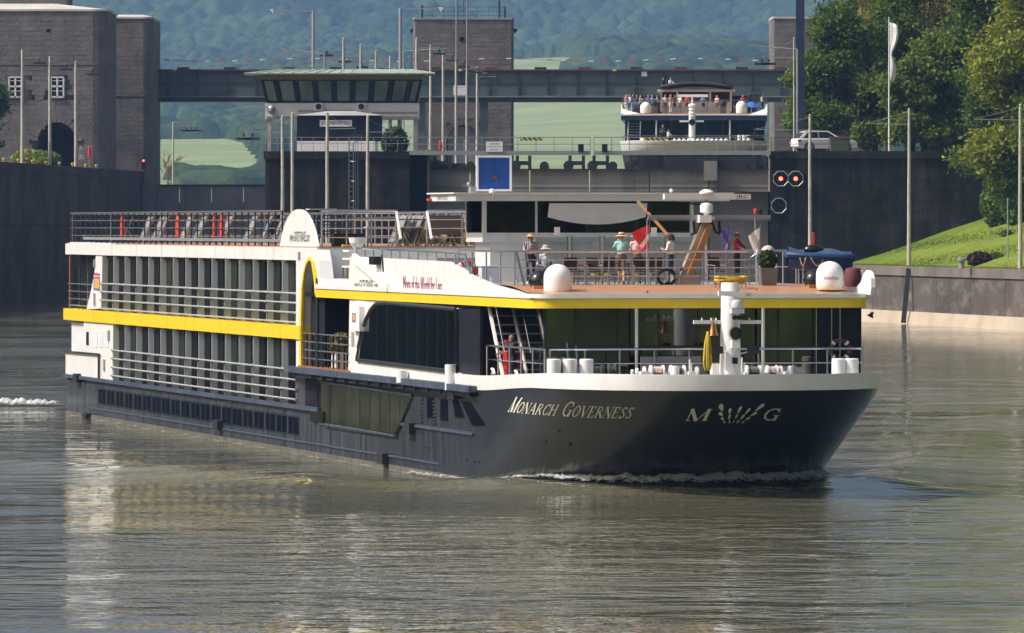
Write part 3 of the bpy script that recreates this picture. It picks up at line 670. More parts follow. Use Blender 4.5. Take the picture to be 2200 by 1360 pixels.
# ------------------------------------------------------------------ towers
def tower(name, label, x0, x1, y0, y1, zb, zt, r, courses, roofm, arch=None, wins=(), top=None, roof_rise=.8):
    cx_ = (x0+x1)/2; root = empty(name, (cx_, y0, zb), 0, label, 'tower'); H_ = zt-zb
    pl = rounded_rect(x0-cx_, x1-cx_, 0, y1-y0, r)
    ac = arch and arch[0]-cx_
    core = MB()
    if arch:   # leave a real opening in the front
        aw, ah = arch[1], arch[2]
        core.prism([Vector((x, y, 0)) for x, y in rounded_rect(x0-cx_, ac-aw, 0, y1-y0, min(r, (ac-aw-x0+cx_)*.45))], (0, 0, H_))
        core.prism([Vector((x, y, 0)) for x, y in rounded_rect(ac+aw, x1-cx_, 0, y1-y0, min(r, (x1-cx_-ac-aw)*.45))], (0, 0, H_))
        k = 10; pts = [Vector((ac-aw, .4, H_)), Vector((ac-aw, .4, ah-aw))]+[Vector((ac-aw*math.cos(math.pi*i/k), .4, ah-aw+aw*math.sin(math.pi*i/k))) for i in range(1, k)]+[Vector((ac+aw, .4, ah-aw)), Vector((ac+aw, .4, H_))]
        core.prism(pts, (0, y1-y0-1, 0)); core.box(ac-aw, ac+aw, y1-y0-2.5, y1-y0-1.2, 0, ah)
    else: core.prism([Vector((x, y, 0)) for x, y in pl], (0, 0, H_))
    core.build('wall_core', 'stone_plain', root)
    def skip(a, c, ha, hc):
        X = x0+r+a-cx_
        for wx, wz, ww, wh in wins:
            if abs(X-(wx-cx_)) < ww/2+ha*.9 and abs(c-(wz-zb)) < wh/2+hc*.9: return True
        if arch and abs(X-ac) < arch[1]+ha*.3 and c < ah+.8: 
            if c < ah-aw or (X-ac)**2+(c-(ah-aw))**2 < (aw+.55)**2: return True
        return False
    if arch:
        k = 14; ring_ = MB()
        for i in range(k):
            a0_, a1_ = math.pi*(i+.06)/k, math.pi*(i+.94)/k; q_ = [Vector((ac+rr_*math.cos(t_), -.07, ah-aw+rr_*math.sin(t_))) for rr_, t_ in ((aw-.02, a0_), (aw-.02, a1_), (aw+.75, a1_), (aw+.75, a0_))]
            MB().prism(q_, (0, .5, 0)).build('arch_stone', 'stone', root)
    face = MB(); stones(face, (x0+r-cx_, 0, 0), (1,0,0), (0,0,1), (0,-1,0), x1-x0-2*r, H_, courses[0], courses[1], .022, .03, skip)
    if r < 1: stones(face, (x1-cx_, r, 0), (0,1,0), (0,0,1), (1,0,0), y1-y0-2*r, H_, courses[0], courses[1], .022, .03); stones(face, (x0-cx_, y1-y0-r, 0), (0,-1,0), (0,0,1), (-1,0,0), y1-y0-2*r, H_, courses[0], courses[1], .022, .03)
    else:
        k = 4
        for i in range(k):
            a0, a1 = R(-90+90*i/k), R(-90+90*(i+1)/k); c_ = Vector((x1-cx_-r, r, 0))
            p = c_+Vector((math.cos(a0)*r, math.sin(a0)*r, 0)); q = c_+Vector((math.cos(a1)*r, math.sin(a1)*r, 0)); u = (q-p)
            stones(face, p, u.normalized(), (0,0,1), Vector((u.y, -u.x, 0)).normalized(), u.length, H_, courses[0]*.8, courses[1], .022, .02)
        stones(face, (x1-cx_, r, 0), (0,1,0), (0,0,1), (1,0,0), y1-y0-2*r, H_, courses[0], courses[1], .022, .03)
    tag(face.build('stone_courses', 'stone', root, fix=False), kind='stuff')
    ov = [Vector((x*1.015, y*1.01-.15, H_)) for x, y in pl]
    m = MB(); m.prism(ov, (0, 0, .25)); n_ = len(ov); apex = Vector((0, (y1-y0)/2, H_+.25+roof_rise))
    m.add([p+Vector((0,0,.25)) for p in ov]+[p*.55+apex*.45 for p in ov], [(i, (i+1) % n_, n_+(i+1) % n_, n_+i) for i in range(n_)]+[tuple(range(n_, 2*n_))])
    rf = m.build('roof', roofm, root)
    bz = H_*.66
    MB().prism([Vector((x*1.006, y*1.004-.1, bz)) for x, y in pl], (0, 0, .35)).build('string_course', 'stone_plain', root)
    for wx, wz, ww, wh in wins:
        X = wx-cx_; z_ = wz-zb
        wdw = MB().box(X-ww/2, X+ww/2, -.06, .05, z_-wh/2, z_+wh/2).build('window', 'dark_glass', root)
        m = MB()
        for a, b_, c_, e in ((-ww/2-.1, -ww/2+.1, -wh/2, wh/2), (ww/2-.1, ww/2+.1, -wh/2, wh/2), (-ww/2, ww/2, -wh/2-.1, -wh/2+.1), (-ww/2, ww/2, wh/2-.1, wh/2+.1), (-.11, .11, -wh/2, wh/2), (-ww/2, ww/2, -.02, .2)): m.box(X+a, X+b_, -.14, -.05, z_+c_, z_+e)
        m.build('frame', 'window_white', wdw)
        MB().box(X-ww/2-.2, X+ww/2+.2, -.22, .0, z_-wh/2-.25, z_-wh/2-.11).build('sill', 'stone_plain', wdw)
        m = MB()
        for s_ in (-1, 1):
            for q in (.32, -.2): m.box(X+s_*ww/4-ww/4+.08, X+s_*ww/4+ww/4-.08, -.1, -.055, z_+wh*q-.04, z_+wh*q+.04)
        m.build('glazing_bar', 'window_white', wdw)
    return root
Y1 = 948
tw1 = tower('gate_tower', 'big stone tower with white windows and dark archway at the left edge', -82, XX(229, Y1), Y1, Y1+24, LZ, ZZ(24, Y1), 1.7, (1.6, .62), 'roof_pale',
      (XX(122, Y1), 2.45, ZZ(262, Y1)-LZ), [(XX(33, Y1), ZZ(187, Y1), 1.6, 2.5), (XX(123, Y1), ZZ(187, Y1), 1.6, 2.5)], roof_rise=2.2)
MB().box(XX(80, Y1+20)-(-82+XX(229, Y1))/2-30, XX(146, Y1+20)-(-82+XX(229, Y1))/2, 18, 30, ZZ(24, Y1)-LZ-2, ZZ(-40, Y1+20)-LZ).build('upper_block', 'stone', tw1)
MB().box(XX(103, Y1)-.2-(-82+XX(229, Y1))/2, XX(103, Y1)+.25-(-82+XX(229, Y1))/2, -.1, .05, ZZ(68, Y1)-LZ, ZZ(62, Y1)-LZ).build('vent_hole', 'dark_glass', tw1)
Y2 = 985
tower('gate_tower', 'round cornered stone tower block beside the left tower where the bridge lands', XX(225, Y2), XX(328, Y2), Y2, Y2+22, 6, ZZ(40, Y2), 1.2, (1.6, .62), 'roof_pale', roof_rise=1.2)
Y3 = 1012
ct = tower('gate_tower', 'square stone tower with railed roof behind the control cabin', XX(888, Y3), XX(1103, Y3), Y3, Y3+13, LZ, ZZ(42, Y3), .3, (1.7, .62), 'roof_copper', (XX(996, Y3), 2.3, ZZ(268, Y3)-LZ), roof_rise=.5)
m = MB(); cxx = (XX(888, Y3)+XX(1103, Y3))/2; h0 = ZZ(42, Y3)-LZ
for px in range(905, 1095, 24):
    m.bar((XX(px, Y3)-cxx, .6, h0), (XX(px, Y3)-cxx, .6, h0+1.7), .06)
for q in (.6, 1.1, 1.7): m.bar((XX(905, Y3)-cxx, .6, h0+q), (XX(1090, Y3)-cxx, .6, h0+q), .06)
m.build('roof_railing', 'green_steel_dark', ct)
m = MB()
for px, hh in ((907, 2.0), (1073, 2.6), (1085, 1.8), (984, 3.5), (996, 4)): m.bar((XX(px, Y3)-cxx, 1.2, h0), (XX(px, Y3)-cxx, 1.2, h0+hh), .25 if px not in (984, 996) else .07)
m.build('roof_mast', 'dark_metal', ct)
for sx, px in ((-1, 888), (1, 1103)):
    MB().lathe([(.01,-.3),(.22,0),(.22,.3),(.01,.35)], (XX(px, Y3)-cxx+sx*.25, .5, ZZ(67, Y3)-LZ), 8).build('lantern', 'dark_metal', ct)
MB().box(XX(992, Y3)-cxx-.3, XX(992, Y3)-cxx+.3, -.12, .05, ZZ(88, Y3)-LZ, ZZ(79, Y3)-LZ).build('vent_hole', 'dark_glass', ct)
MB().box(XX(962, Y3)-cxx, XX(1032, Y3)-cxx, 1.6, 1.8, 0, ZZ(272, Y3)-LZ).build('arch_door', 'window_white', ct)
rt = tower('gate_tower', 'plain stone tower behind the trees right of the far ship', XX(1660, Y3), XX(1870, Y3), Y3, Y3+13, LZ, ZZ(40, Y3), .3, (1.7, .62), 'roof_pale', roof_rise=.5)
# white notices on them
# ------------------------------------------------------------------ plate girder bridge
YB = 1000
bx0, bx1 = XX(236, YB), XX(1740, YB); ox = (bx0+bx1)/2
br = empty('girder_bridge', (ox, YB, 0), 0, 'long grey green plate girder bridge between the stone towers', 'bridge')
zt, zb_ = ZZ(149, YB), ZZ(206, YB); npn = 24
for i in range(npn):
    a = bx0-ox+(bx1-bx0)*i/npn; b_ = a+(bx1-bx0)/npn
    MB().box(a+.02, b_-.02, 0, .12, zb_, zt-.2).build('web_plate', 'green_steel', br)
    MB().box(b_-.09, b_+.09, -.28, .0, zb_, zt-.2).build('stiffener', 'green_steel_dark', br)
MB().box(bx0-ox, bx1-ox, -.5, .5, zt-.2, zt).build('top_flange', 'rust_red', br)
MB().box(bx0-ox, bx1-ox, -.06, -.005, (zb_+zt)/2-.2, (zb_+zt)/2-.1).build('web_seam', 'green_steel_dark', br)
MB().box(bx0-ox, bx1-ox, -1.3, 5, zb_-.22, zb_-.03).build('footway', 'concrete', br)
MB().box(bx0-ox, bx1-ox, -.9, 4.6, zb_-.8, zb_-.25).build('bottom_girder', 'green_steel_dark', br)
for px in (905, 1040):
    xa = XX(px, YB)-ox; MB().box(xa-.55, xa+.55, -.3, 1, LZ, zb_-.85).build('support_column', 'green_steel', br)
for i in range(14):
    xa = bx0-ox+(bx1-bx0)*(i+.5)/14+random.uniform(-1, 1); MB().box(xa-.8, xa+.8, -.3, .3, zt+.01, zt+.3).build('rail_block', 'rust_red' if i % 2 else 'dark_metal', br)
for px in (375, 989, 1320): MB().ball((XX(px, YB)-ox, -.4, zt-.15), .35, 8, 4, (1.2, .6, .5)).build('marker_lamp', 'rope_yellow', br)
MB().box(XX(1378, YB)-ox, XX(1390, YB)-ox, -.35, -.3, ZZ(164, YB), ZZ(154, YB)).build('plate_sign', 'sign_white', br)
MB().box(XX(974, YB)-ox, XX(1000, YB)-ox, -.35, -.3, ZZ(205, YB), ZZ(184, YB)).build('plate_sign', 'sign_white', br)
MB().bar((bx0-ox, -1.2, zb_+1.1), (bx1-ox, -1.2, zb_+1.1), .05).build('footway_rail', 'green_steel', br)
# marker rope strung above the bridge
mk = empty('marker_line', (0, YB+3, 0), 0, 'line of small red and white aircraft markers strung above the bridge', 'marker line')
MB().tube([(XX(345+i*60, YB), 0, ZZ(128+3*math.sin(i*.9), YB)) for i in range(22)], .03, 4).build('cable', 'thin_wire', mk)
for i in range(44):
    px = 350+i*29.5; MB().bar((XX(px, YB), 0, ZZ(128+3*math.sin((px-345)/60*.9), YB)), (XX(px+11, YB), 0, ZZ(127+3*math.sin((px+11-345)/60*.9), YB)), .14).build('marker', 'flag_white' if i % 2 else 'flag_red', mk)

# ------------------------------------------------------------------ control cabin
YC = 745
k_ = YC/FPX
cc = empty('control_cabin', (XX(735, YC), YC, LZ), 0, 'glazed lock control cabin with pale green hipped roof on a white base', 'cabin')
def cxp(px): return XX(px, YC)-XX(735, YC)
def czp(py): return ZZ(py, YC)-LZ
roof = [(-1, 525, 160), (-1, 935, 160)]
m = MB(); D0, D1 = -1.6, 7.5
a0, a1 = cxp(525), cxp(935)
m.box(a0, a1, D0, D1, czp(160), czp(157.5))
m.add([(a0,D0,czp(157.5)),(a1,D0,czp(157.5)),(a1,D1,czp(157.5)),(a0,D1,czp(157.5)),(cxp(600),1.5,czp(148)),(cxp(880),1.5,czp(148)),(cxp(880),4.5,czp(148)),(cxp(600),4.5,czp(148))], [(0,1,5,4),(1,2,6,5),(2,3,7,6),(3,0,4,7),(4,5,6,7)])
m.build('roof', 'roof_copper', cc)
for i in range(17):
    t = i/16; p = Vector((a0+(a1-a0)*t, D0, czp(157.5)+.02)); q = Vector((cxp(600)+(cxp(880)-cxp(600))*t, 1.5, czp(148)+.02)); MB().bar(p, q, .06, .07).build('roof_seam', 'roof_copper', cc)
MB().box(cxp(560), cxp(908), 0, 6, czp(171), czp(160.2)).build('fascia', 'cabin_yellow', cc)
# sloped glazing: wider at the top
nwin = 9; T0, T1, B0, B1 = cxp(560), cxp(908), cxp(571), cxp(897)
tops = [T0, 0, 0]
edges = [0, .095, .215, .335, .452, .57, .69, .81, .925, 1]
m = MB(); m.add([(T0,0,czp(171)),(T1,0,czp(171)),(T1,6,czp(171)),(T0,6,czp(171)),(B0,.5,czp(220)),(B1,.5,czp(220)),(B1,6,czp(220)),(B0,6,czp(220))], [(0,1,5,4),(1,2,6,5),(2,3,7,6),(3,0,4,7),(0,3,2,1),(4,5,6,7)])
m.build('window_wall', 'dark_wall', cc)
for i in range(9):
    e0, e1 = edges[i]+.02, edges[i+1]-.02
    tp = [(T0+(T1-T0)*e0, -.05, czp(174)), (T0+(T1-T0)*e1, -.05, czp(174))]; bt = [(B0+(B1-B0)*e0, .40, czp(216)), (B0+(B1-B0)*e1, .40, czp(216))]
    MB().prism([Vector(tp[0]), Vector(tp[1]), Vector(bt[1]), Vector(bt[0])], (0, .06, 0)).build('window_pane', 'cabin_glass', cc)
m = MB(); m.box(cxp(569), cxp(900), .6, 6, czp(256), czp(221)); m.build('base_wall', 'sign_white', cc)
m = MB()
for px0, px1, py0, py1 in ((572, 700, 250, 256), (640, 760, 236, 240), (800, 898, 240, 243), (800, 898, 250, 257)): m.box(cxp(px0), cxp(px1), .5, .58, czp(py1), czp(py0))
m.build('ledge', 'roof_grey', cc)
for px in (684, 776):
    a = MB().box(cxp(px-9), cxp(px+9), .1, .58, czp(238), czp(221)).build('air_conditioner', 'white_plastic', cc)
    MB().cyl((cxp(px), .02, czp(229)), (cxp(px), .12, czp(229)), .3, n=12).build('fan', 'dark_metal', a)
for px in (578, 893, 838): MB().box(cxp(px-4), cxp(px+4), .8, 1.3, 0, czp(256)).build('leg', 'pole_concrete', cc)
for px in (838, 856): MB().box(cxp(px-3), cxp(px+3), 3, 3.4, 0, czp(256)).build('leg', 'pole_concrete', cc)
MB().ball((cxp(583), .3, czp(235)), .45, 8, 5).build('camera_dome', 'grey_metal', cc)
MB().bar((cxp(575), .2, czp(230)), (cxp(528), .2, czp(229)), .12, .2).build('lamp_arm', 'lamp_metal', cc)
# dark hut with the name board
YH = 732
hut = empty('lock_hut', (XX(729, YH), YH, LZ), 0, 'dark hut bearing the JOCHENSTEIN name board in front of the cabin', 'hut')
hx = lambda px: XX(px, YH)-XX(729, YH); hzz = lambda py: ZZ(py, YH)-LZ
MB().box(hx(638), hx(820), 0, 4, hzz(303), hzz(248)).build('wall', 'dark_wall', hut)
MB().box(hx(638), hx(806), -.03, 4, 0, hzz(303)).build('plinth', 'sign_white', hut)
m = MB(); m.add([(hx(634),-.3,hzz(248)),(hx(824),-.3,hzz(248)),(hx(824),4.3,hzz(248)),(hx(634),4.3,hzz(248)),(hx(700),2,hzz(238)),(hx(760),2,hzz(238))], [(0,1,5,4),(1,2,5),(2,3,4,5),(3,0,4),(0,3,2,1)]); m.build('roof', 'roof_grey', hut)
sgn = MB().box(hx(687), hx(756), -.1, -.04, hzz(272), hzz(258)).build('name_board', 'sign_white', hut)
text('lettering', 'JOCHENSTEIN', lambda a, c: (hx(690)+(hx(753)-hx(690))*a, -.115, hzz(270)+(hzz(260)-hzz(270))*c), 'print_black', sgn)
# railing of the pier edge
rl = empty('pier_railing', (XX(725, YG), YG+.1, LZ), 0, 'thin grey railing along the top of the dark pier wall', 'railing')
for zt in (.75, 1.35): MB().bar((cx0-XX(725, YG), 0, zt), (cx1-XX(725, YG), 0, zt), .05).build('rail', 'lamp_metal', rl)
for i in range(13): MB().bar((cx0+(cx1-cx0)*i/12-XX(725, YG), 0, 0), (cx0+(cx1-cx0)*i/12-XX(725, YG), 0, 1.35), .05).build('post', 'lamp_metal', rl)
m = MB()
for i in range(12):
    for j in range(2): m.bar((cx0+.2+i*.16-XX(725, YG), .1, 0), (cx0+.2+i*.16-XX(725, YG), .1, 1.4), .03)
m.build('mesh_gate', 'lamp_metal', rl)
# caged ladder
ld = empty('caged_ladder', (XX(757, YG), YG-.5, 0), 0, 'pale steel caged ladder climbing the dark pier wall', 'ladder')
for s_ in (-.32, .1): MB().bar((s_, 0, 8), (s_, 0, LZ+1.5), .09).build('stile', 'steel', ld)
for i in range(16): MB().bar((-.32, 0, 9.2+i*.5), (.1, 0, 9.2+i*.5), .05).build('rung', 'steel', ld)
for i in range(5): MB().tube([(.15+.42*math.cos(a), -.1-.6*math.sin(a), 9.4+i*1.9) for a in np.linspace(math.pi, 0, 9)], .04, 5).build('hoop', 'steel', ld)
for s_ in (.3, .55): MB().bar((s_, -.3, 9.4), (s_, -.3, LZ+1.2), .05).build('cage_bar', 'steel', ld)
# box tree on the pier
def leaf_ball(name, c, r, n_, m, size=.12, parent=None, zs=1.0):
    a = RNG.normal(size=(n_, 3)); a /= np.linalg.norm(a, axis=1)[:, None]; rad = r*(.72+.3*RNG.random(n_))**.7
    p = a*rad[:, None]*np.array([1, 1, zs])+np.array(c)
    t1 = RNG.normal(size=(n_, 3)); t1 /= np.linalg.norm(t1, axis=1)[:, None]; t2 = np.cross(t1, a+RNG.normal(size=(n_, 3))*.5); t2 /= np.linalg.norm(t2, axis=1)[:, None]
    s_ = size*(.6+.8*RNG.random(n_))[:, None]
    V = np.stack([p-t1*s_-t2*s_*.6, p+t1*s_-t2*s_*.6, p+t1*s_+t2*s_*.6, p-t1*s_+t2*s_*.6], 1).reshape(-1, 3)
    return np_mesh(name, V, np.arange(n_*4).reshape(-1, 4), m, parent)
# ------------------------------------------------------------------ lamp posts
def lamp_post(px, top, Y, zb, label, arm=0, r=.2, armdy=30, lamps=1, group='concrete lamp posts of the lock', m='pole_concrete'):
    x = XX(px, Y); zt = ZZ(top, Y); root = empty('lamp_post', (x, Y, zb), 0, label, 'lamp post', group); h = zt-zb
    mb = MB(); pts = [(random.uniform(-.02, .02), 0, h*i/6) for i in range(7)]; mb.tube(pts, [r*(1-.35*i/6) for i in range(7)], 10); mb.build('pole', m, root, True)
    MB().lathe([(r*.5,h+.005),(r*.7,h+.08),(.02,h+.22)], (0,0,0), 8).build('cap', 'lamp_metal', root)
    if arm:
        za = h-armdy*Y/FPX; am = MB().bar((0,0,za), (arm,0,za+.02*abs(arm)), .07).build('arm', 'lamp_metal', root)
        MB().tube([(0,0,h-.1),(arm*.55,0,za+(h-za)*.4),(arm,0,za+.1)], .025, 4).build('stay', 'thin_wire', am)
        for i in range(lamps):
            xa = arm*(1-.22*i); mb = MB(); mb.cyl((xa,0,za),(xa,0,za-.5),.05,n=6); mb.cyl((xa,0,za-.22),(xa,0,za-.36),.13,n=8); mb.box(xa-.7,xa+.7,-.15,.15,za-.72,za-.5)
            mb.build('lamp_head', 'dark_metal', root)
    return root
# right quay and bank
for px, top, Y, lab, arm in ((1740, 250, 700, 'pale lamp post in front of the white car', -5.2), (1953, 237, 690, 'pale lamp post on the grass bank right of the ship', -3.9), (2192, 228, 640, 'pale lamp post at the right edge of the photo', -4.0)):
    lamp_post(px, top, Y, QZ, lab, arm)
sp = empty('thin_post', (XX(2165, 660), 660, QZ+.2), 0, 'short thin grey post near the right edge on the grass', 'post')
MB().cyl((0,0,0),(0,0,ZZ(430,660)-QZ),.07,.05,8).build('pole', 'lamp_metal', sp)
# pier front, on the low mole hidden behind the ship
tag(MB().box(XX(560, 640), XX(830, 640), 560, YG-.3, -1, 4.2).build('guide_mole', 'stone_plain'), kind='structure')
for px, top, Y, lab, arm in ((607, 252, 690, 'pale lamp post with its arm to the left, before the dark pier', -3.6), (628, 246, 700, 'second pale lamp post from the left before the dark pier', 0), (703, 245, 690, 'pale lamp post crossing the JOCHENSTEIN board', 2.6), (790, 252, 690, 'pale lamp post right of the caged ladder', 2.2)):
    lamp_post(px, top, Y, 4.2, lab, arm, .21, 32 if arm else 0, 2 if px == 607 else 1)
# rows along the chambers
for i, (px, top) in enumerate(((738, 85), (775, 99), (808, 111), (838, 123))):
    Y = (29.0-EYE)*FPX/(HOR-top); lamp_post(px, top, Y, LZ, 'wooden coloured pole above the cabin roof, %s from the left' % ('first', 'second', 'third', 'fourth')[i], (-1.8, -1.8, -1.6, -1.5)[i], .2, 22)
for i, (px, top) in enumerate(((895, 85), (925, 100), (952, 114), (980, 127), (1003, 140), (1025, 147))):
    Y = (28.6-EYE)*FPX/(HOR-top); lamp_post(px, top, Y, LZ, 'pale chamber lamp post right of the cabin, %s of six from the left' % ('first', 'second', 'third', 'fourth', 'fifth', 'last')[i], 2.4, .2, 18)
for px, lab in ((980, 'thin tall aerial rod left of the square tower centre'), (1003, 'thin tall aerial rod right of the square tower centre')):
    a = MB().tube([(0,0,0),(0,0,20)], [.09,.05], 6).build('aerial_rod', 'lamp_metal'); a.location = (XX(px, 770), 770, LZ); tag(a, lab, 'aerial', 'aerial rods before the square tower')
# left chamber side
for i, (px, top, Y) in enumerate(((48, 110, 862), (107, 124, 885), (163, 135, 905))):
    lamp_post(px, top, Y, LZ, 'pale pole before the left tower, %s from the left' % ('first', 'second', 'third')[i], 2.0, .23, 14)
lamp_post(372, 265, 1030, 10, 'thin pale lamp post standing before the meadow under the bridge', 3.2, .17, 6, 3)
# tall street lights with a level arm
def street_light(px, top, base_z, Y, arm, label, r=.16):
    root = empty('street_light', (XX(px, Y), Y, base_z), 0, label, 'street light'); h = ZZ(top, Y)-base_z
    MB().tube([(0,0,0),(0,0,h)], [r*1.3, r], 8).build('pole', 'lamp_metal', root, True)
    a = MB().bar((0,0,h-.1), (arm,0,h+.05), .13).build('arm', 'lamp_metal', root)
    MB().add([(arm-.1,-.2,h+.15),(arm+.1*np.sign(arm),-.2,h-.4),(arm+.1*np.sign(arm),.2,h-.4),(arm-.1,.2,h+.15),(arm+.5*np.sign(arm),-.2,h+.1),(arm+.4*np.sign(arm),.2,h+.1)], [(0,1,4),(3,5,2),(0,4,5,3),(1,2,5,4),(0,3,2,1)]).build('lamp_head', 'sign_white', a)
    return root
street_light(673, 22, LZ, 800, -4.2, 'tall grey street light behind the cabin with arm to the left')
street_light(860, 18, LZ, 800, 4.2, 'tall grey street light behind the cabin with arm to the right')
def street_lamp(px, top, base_z, Y, ex, ey, label):
    root = empty('street_lamp', (XX(px, Y), Y, base_z), 0, label, 'street lamp'); h = ZZ(top, Y)-base_z; e = XX(ex, Y)-XX(px, Y); z1 = ZZ(ey, Y)-base_z
    MB().tube([(0,0,0),(0,0,h)], .1, 8).build('pole', 'lamp_metal', root); a = MB().tube([(0,0,h),(e*.5,0,h+(z1-h)*.5),(e,0,z1)], .06, 6).build('arm', 'lamp_metal', root)
    MB().bar((e,0,z1), (e*.68,0,h+(z1-h)*.7), .3, .16).build('lamp_head', 'grey_metal', a)
street_lamp(697, 117, LZ, 790, 603, 103, 'low street lamp over the cabin roof reaching left')
street_lamp(867, 110, LZ, 790, 960, 104, 'low street lamp over the cabin roof reaching right')
sl1 = street_lamp(1713, 106, LZ, 735, 1612, 98, 'street lamp beside the dark column reaching left over the far ship')
lamp_post(1706, 84, 738, LZ, 'slim pale post carrying line arms left of the dark column', -3.2, .12, 40, 2)
dc = MB().box(-.42, .42, -.3, .3, 0, 28).build('steel_column', 'navy_paint'); dc.location = (XX(1719, 736), 736, LZ); tag(dc, 'tall dark blue steel column rising out of the picture at right', 'column')
fpY = 728
fl = empty('flagpole', (XX(1910, fpY), fpY, LZ), 0, 'slim white flagpole flying a long white flag before the trees', 'flagpole')
hp = ZZ(36, fpY)-LZ; MB().tube([(0,0,0),(0,0,hp)], [.09,.05], 8).build('pole', 'sign_white', fl)
rows = []
for i in range(14):
    t = i/13; z = hp-.5-t*5.7; wd = .95*(.25+.75*abs(math.sin(t*5+.6)))*(1-.4*t)
    rows.append([(.06+wd*s, .18*math.sin(s*5+t*4)*s, z-.25*s) for s in (0, .25, .5, .75, 1)])
m = MB(); m.grid(rows); f_ = m.build('flag', 'flag_white', fl, True, False); md = f_.modifiers.new('s', 'SOLIDIFY'); md.thickness = .02
# red float lantern posts
def red_float(px, py0, py1, Y, zb, label):
    r_ = empty('red_lifebuoy_post', (XX(px, Y), Y, zb), 0, label, 'lifebuoy post'); z0, z1 = ZZ(py1, Y)-zb, ZZ(py0, Y)-zb
    MB().lathe([(.02,z0),(.16,z0+.12),(.2,(z0+z1)/2),(.16,z1-.1),(.02,z1)], (0,0,0), 10).build('float', 'red_plastic', r_, True); MB().cyl((0,0,0),(0,0,z0+.1),.04,n=6).build('post', 'lamp_metal', r_)
red_float(192, 314, 342, 930, LZ, 'red rescue float on a post before the left tower')
red_float(946, 302, 325, 735, LZ, 'red rescue float between the lamp posts right of the cabin')
rf2 = red_float(1747, 498, 527, 700, QZ, 'red rescue float by the lamp post behind the blue dinghy')
sp = empty('small_signal', (XX(313, 990), 990, 15.5), 0, 'small lit red signal on the corner of the second tower block', 'signal')
MB().box(-.25,.25,-6.1,-5.6,.9,2.4).build('housing', 'black_rubber', sp); MB().cyl((0,-6.25,2.0),(0,-6.0,2.0),.13,n=10).build('lamp', 'red_light', sp); MB().bar((0,-5.8,-1),(0,-5.8,.6),.15).build('post','dark_metal',sp)

# ------------------------------------------------------------------ trees
def tree(name, label, x, y, zb, h, rx, rz, m, ncl=150, per=46, leaf=.30, group='trees on the right bank', trunk=.35, low=.18, lean=0):
    root = empty(name, (x, y, zb), 0, label, 'tree', group)
    rg = np.random.default_rng(int(abs(x*13+y*7+h*31)) % 99991)
    tb = MB(); top = Vector((lean, 0, h*.72)); tb.tube([(0,0,-.4),(lean*.2,.1,h*.2),(lean*.6,-.1,h*.45),top], [trunk,trunk*.8,trunk*.5,trunk*.15], 8)
    for i in range(9):
        a = rg.uniform(0, 6.28); z0 = h*rg.uniform(.2, .55); l_ = rx*rg.uniform(.5, .85); tb.tube([(lean*.3,0,z0),(math.cos(a)*l_*.5,math.sin(a)*l_*.5,z0+h*.1),(math.cos(a)*l_,math.sin(a)*l_,z0+h*.22)], [trunk*.35,trunk*.22,.04], 6)
    tb.build('trunk', 'bark', root, True)
    # cluster centres: lobes on a crown
    nl = 11; lob = []
    for i in range(nl):
        a = rg.uniform(0, 6.28); zc = rg.uniform(low+.08, .9); rr = rx*(.62 if zc < .6 else .62*(1.25-zc)/.65)*rg.uniform(.5, 1.1)
        lob.append((math.cos(a)*rr+lean*zc, math.sin(a)*rr, zc*h, rx*rg.uniform(.32, .55)))
    lob.append((lean, 0, h*.88, rx*.42))
    lob = np.array(lob); k = rg.integers(0, len(lob), ncl)
    d = rg.normal(size=(ncl, 3)); d /= np.linalg.norm(d, axis=1)[:, None]
    cen = lob[k, :3]+d*(lob[k, 3]*rg.uniform(.55, 1.05, ncl))[:, None]*np.array([1, 1, .85])
    cen = cen[cen[:, 2] > h*low*.6]; n_ = len(cen)
    cr = rg.uniform(.45, 1.0, n_)*rx*.17
    p = np.repeat(cen, per, 0)+rg.normal(size=(n_*per, 3))*np.repeat(cr, per)[:, None]*np.array([1, 1, .6]); N = len(p)
    nrm = rg.normal(size=(N, 3))*.8+np.array([0, 0, .75]); nrm /= np.linalg.norm(nrm, axis=1)[:, None]
    t1 = np.cross(nrm, rg.normal(size=(N, 3))); t1 /= np.linalg.norm(t1, axis=1)[:, None]; t2 = np.cross(nrm, t1)
    s_ = leaf*rg.uniform(.55, 1.3, N)[:, None]
    V = np.stack([p-t1*s_, p+t2*s_*.5, p+t1*s_, p-t2*s_*.5], 1).reshape(-1, 3)
    np_mesh('crown', V, np.arange(N*4).reshape(-1, 4), m, root)
    return root
def gz(x, Y):
    if Y > YG: return LZ
    return float(min(LZ, bank_z(np.array((x-qx(Y))*.98))))
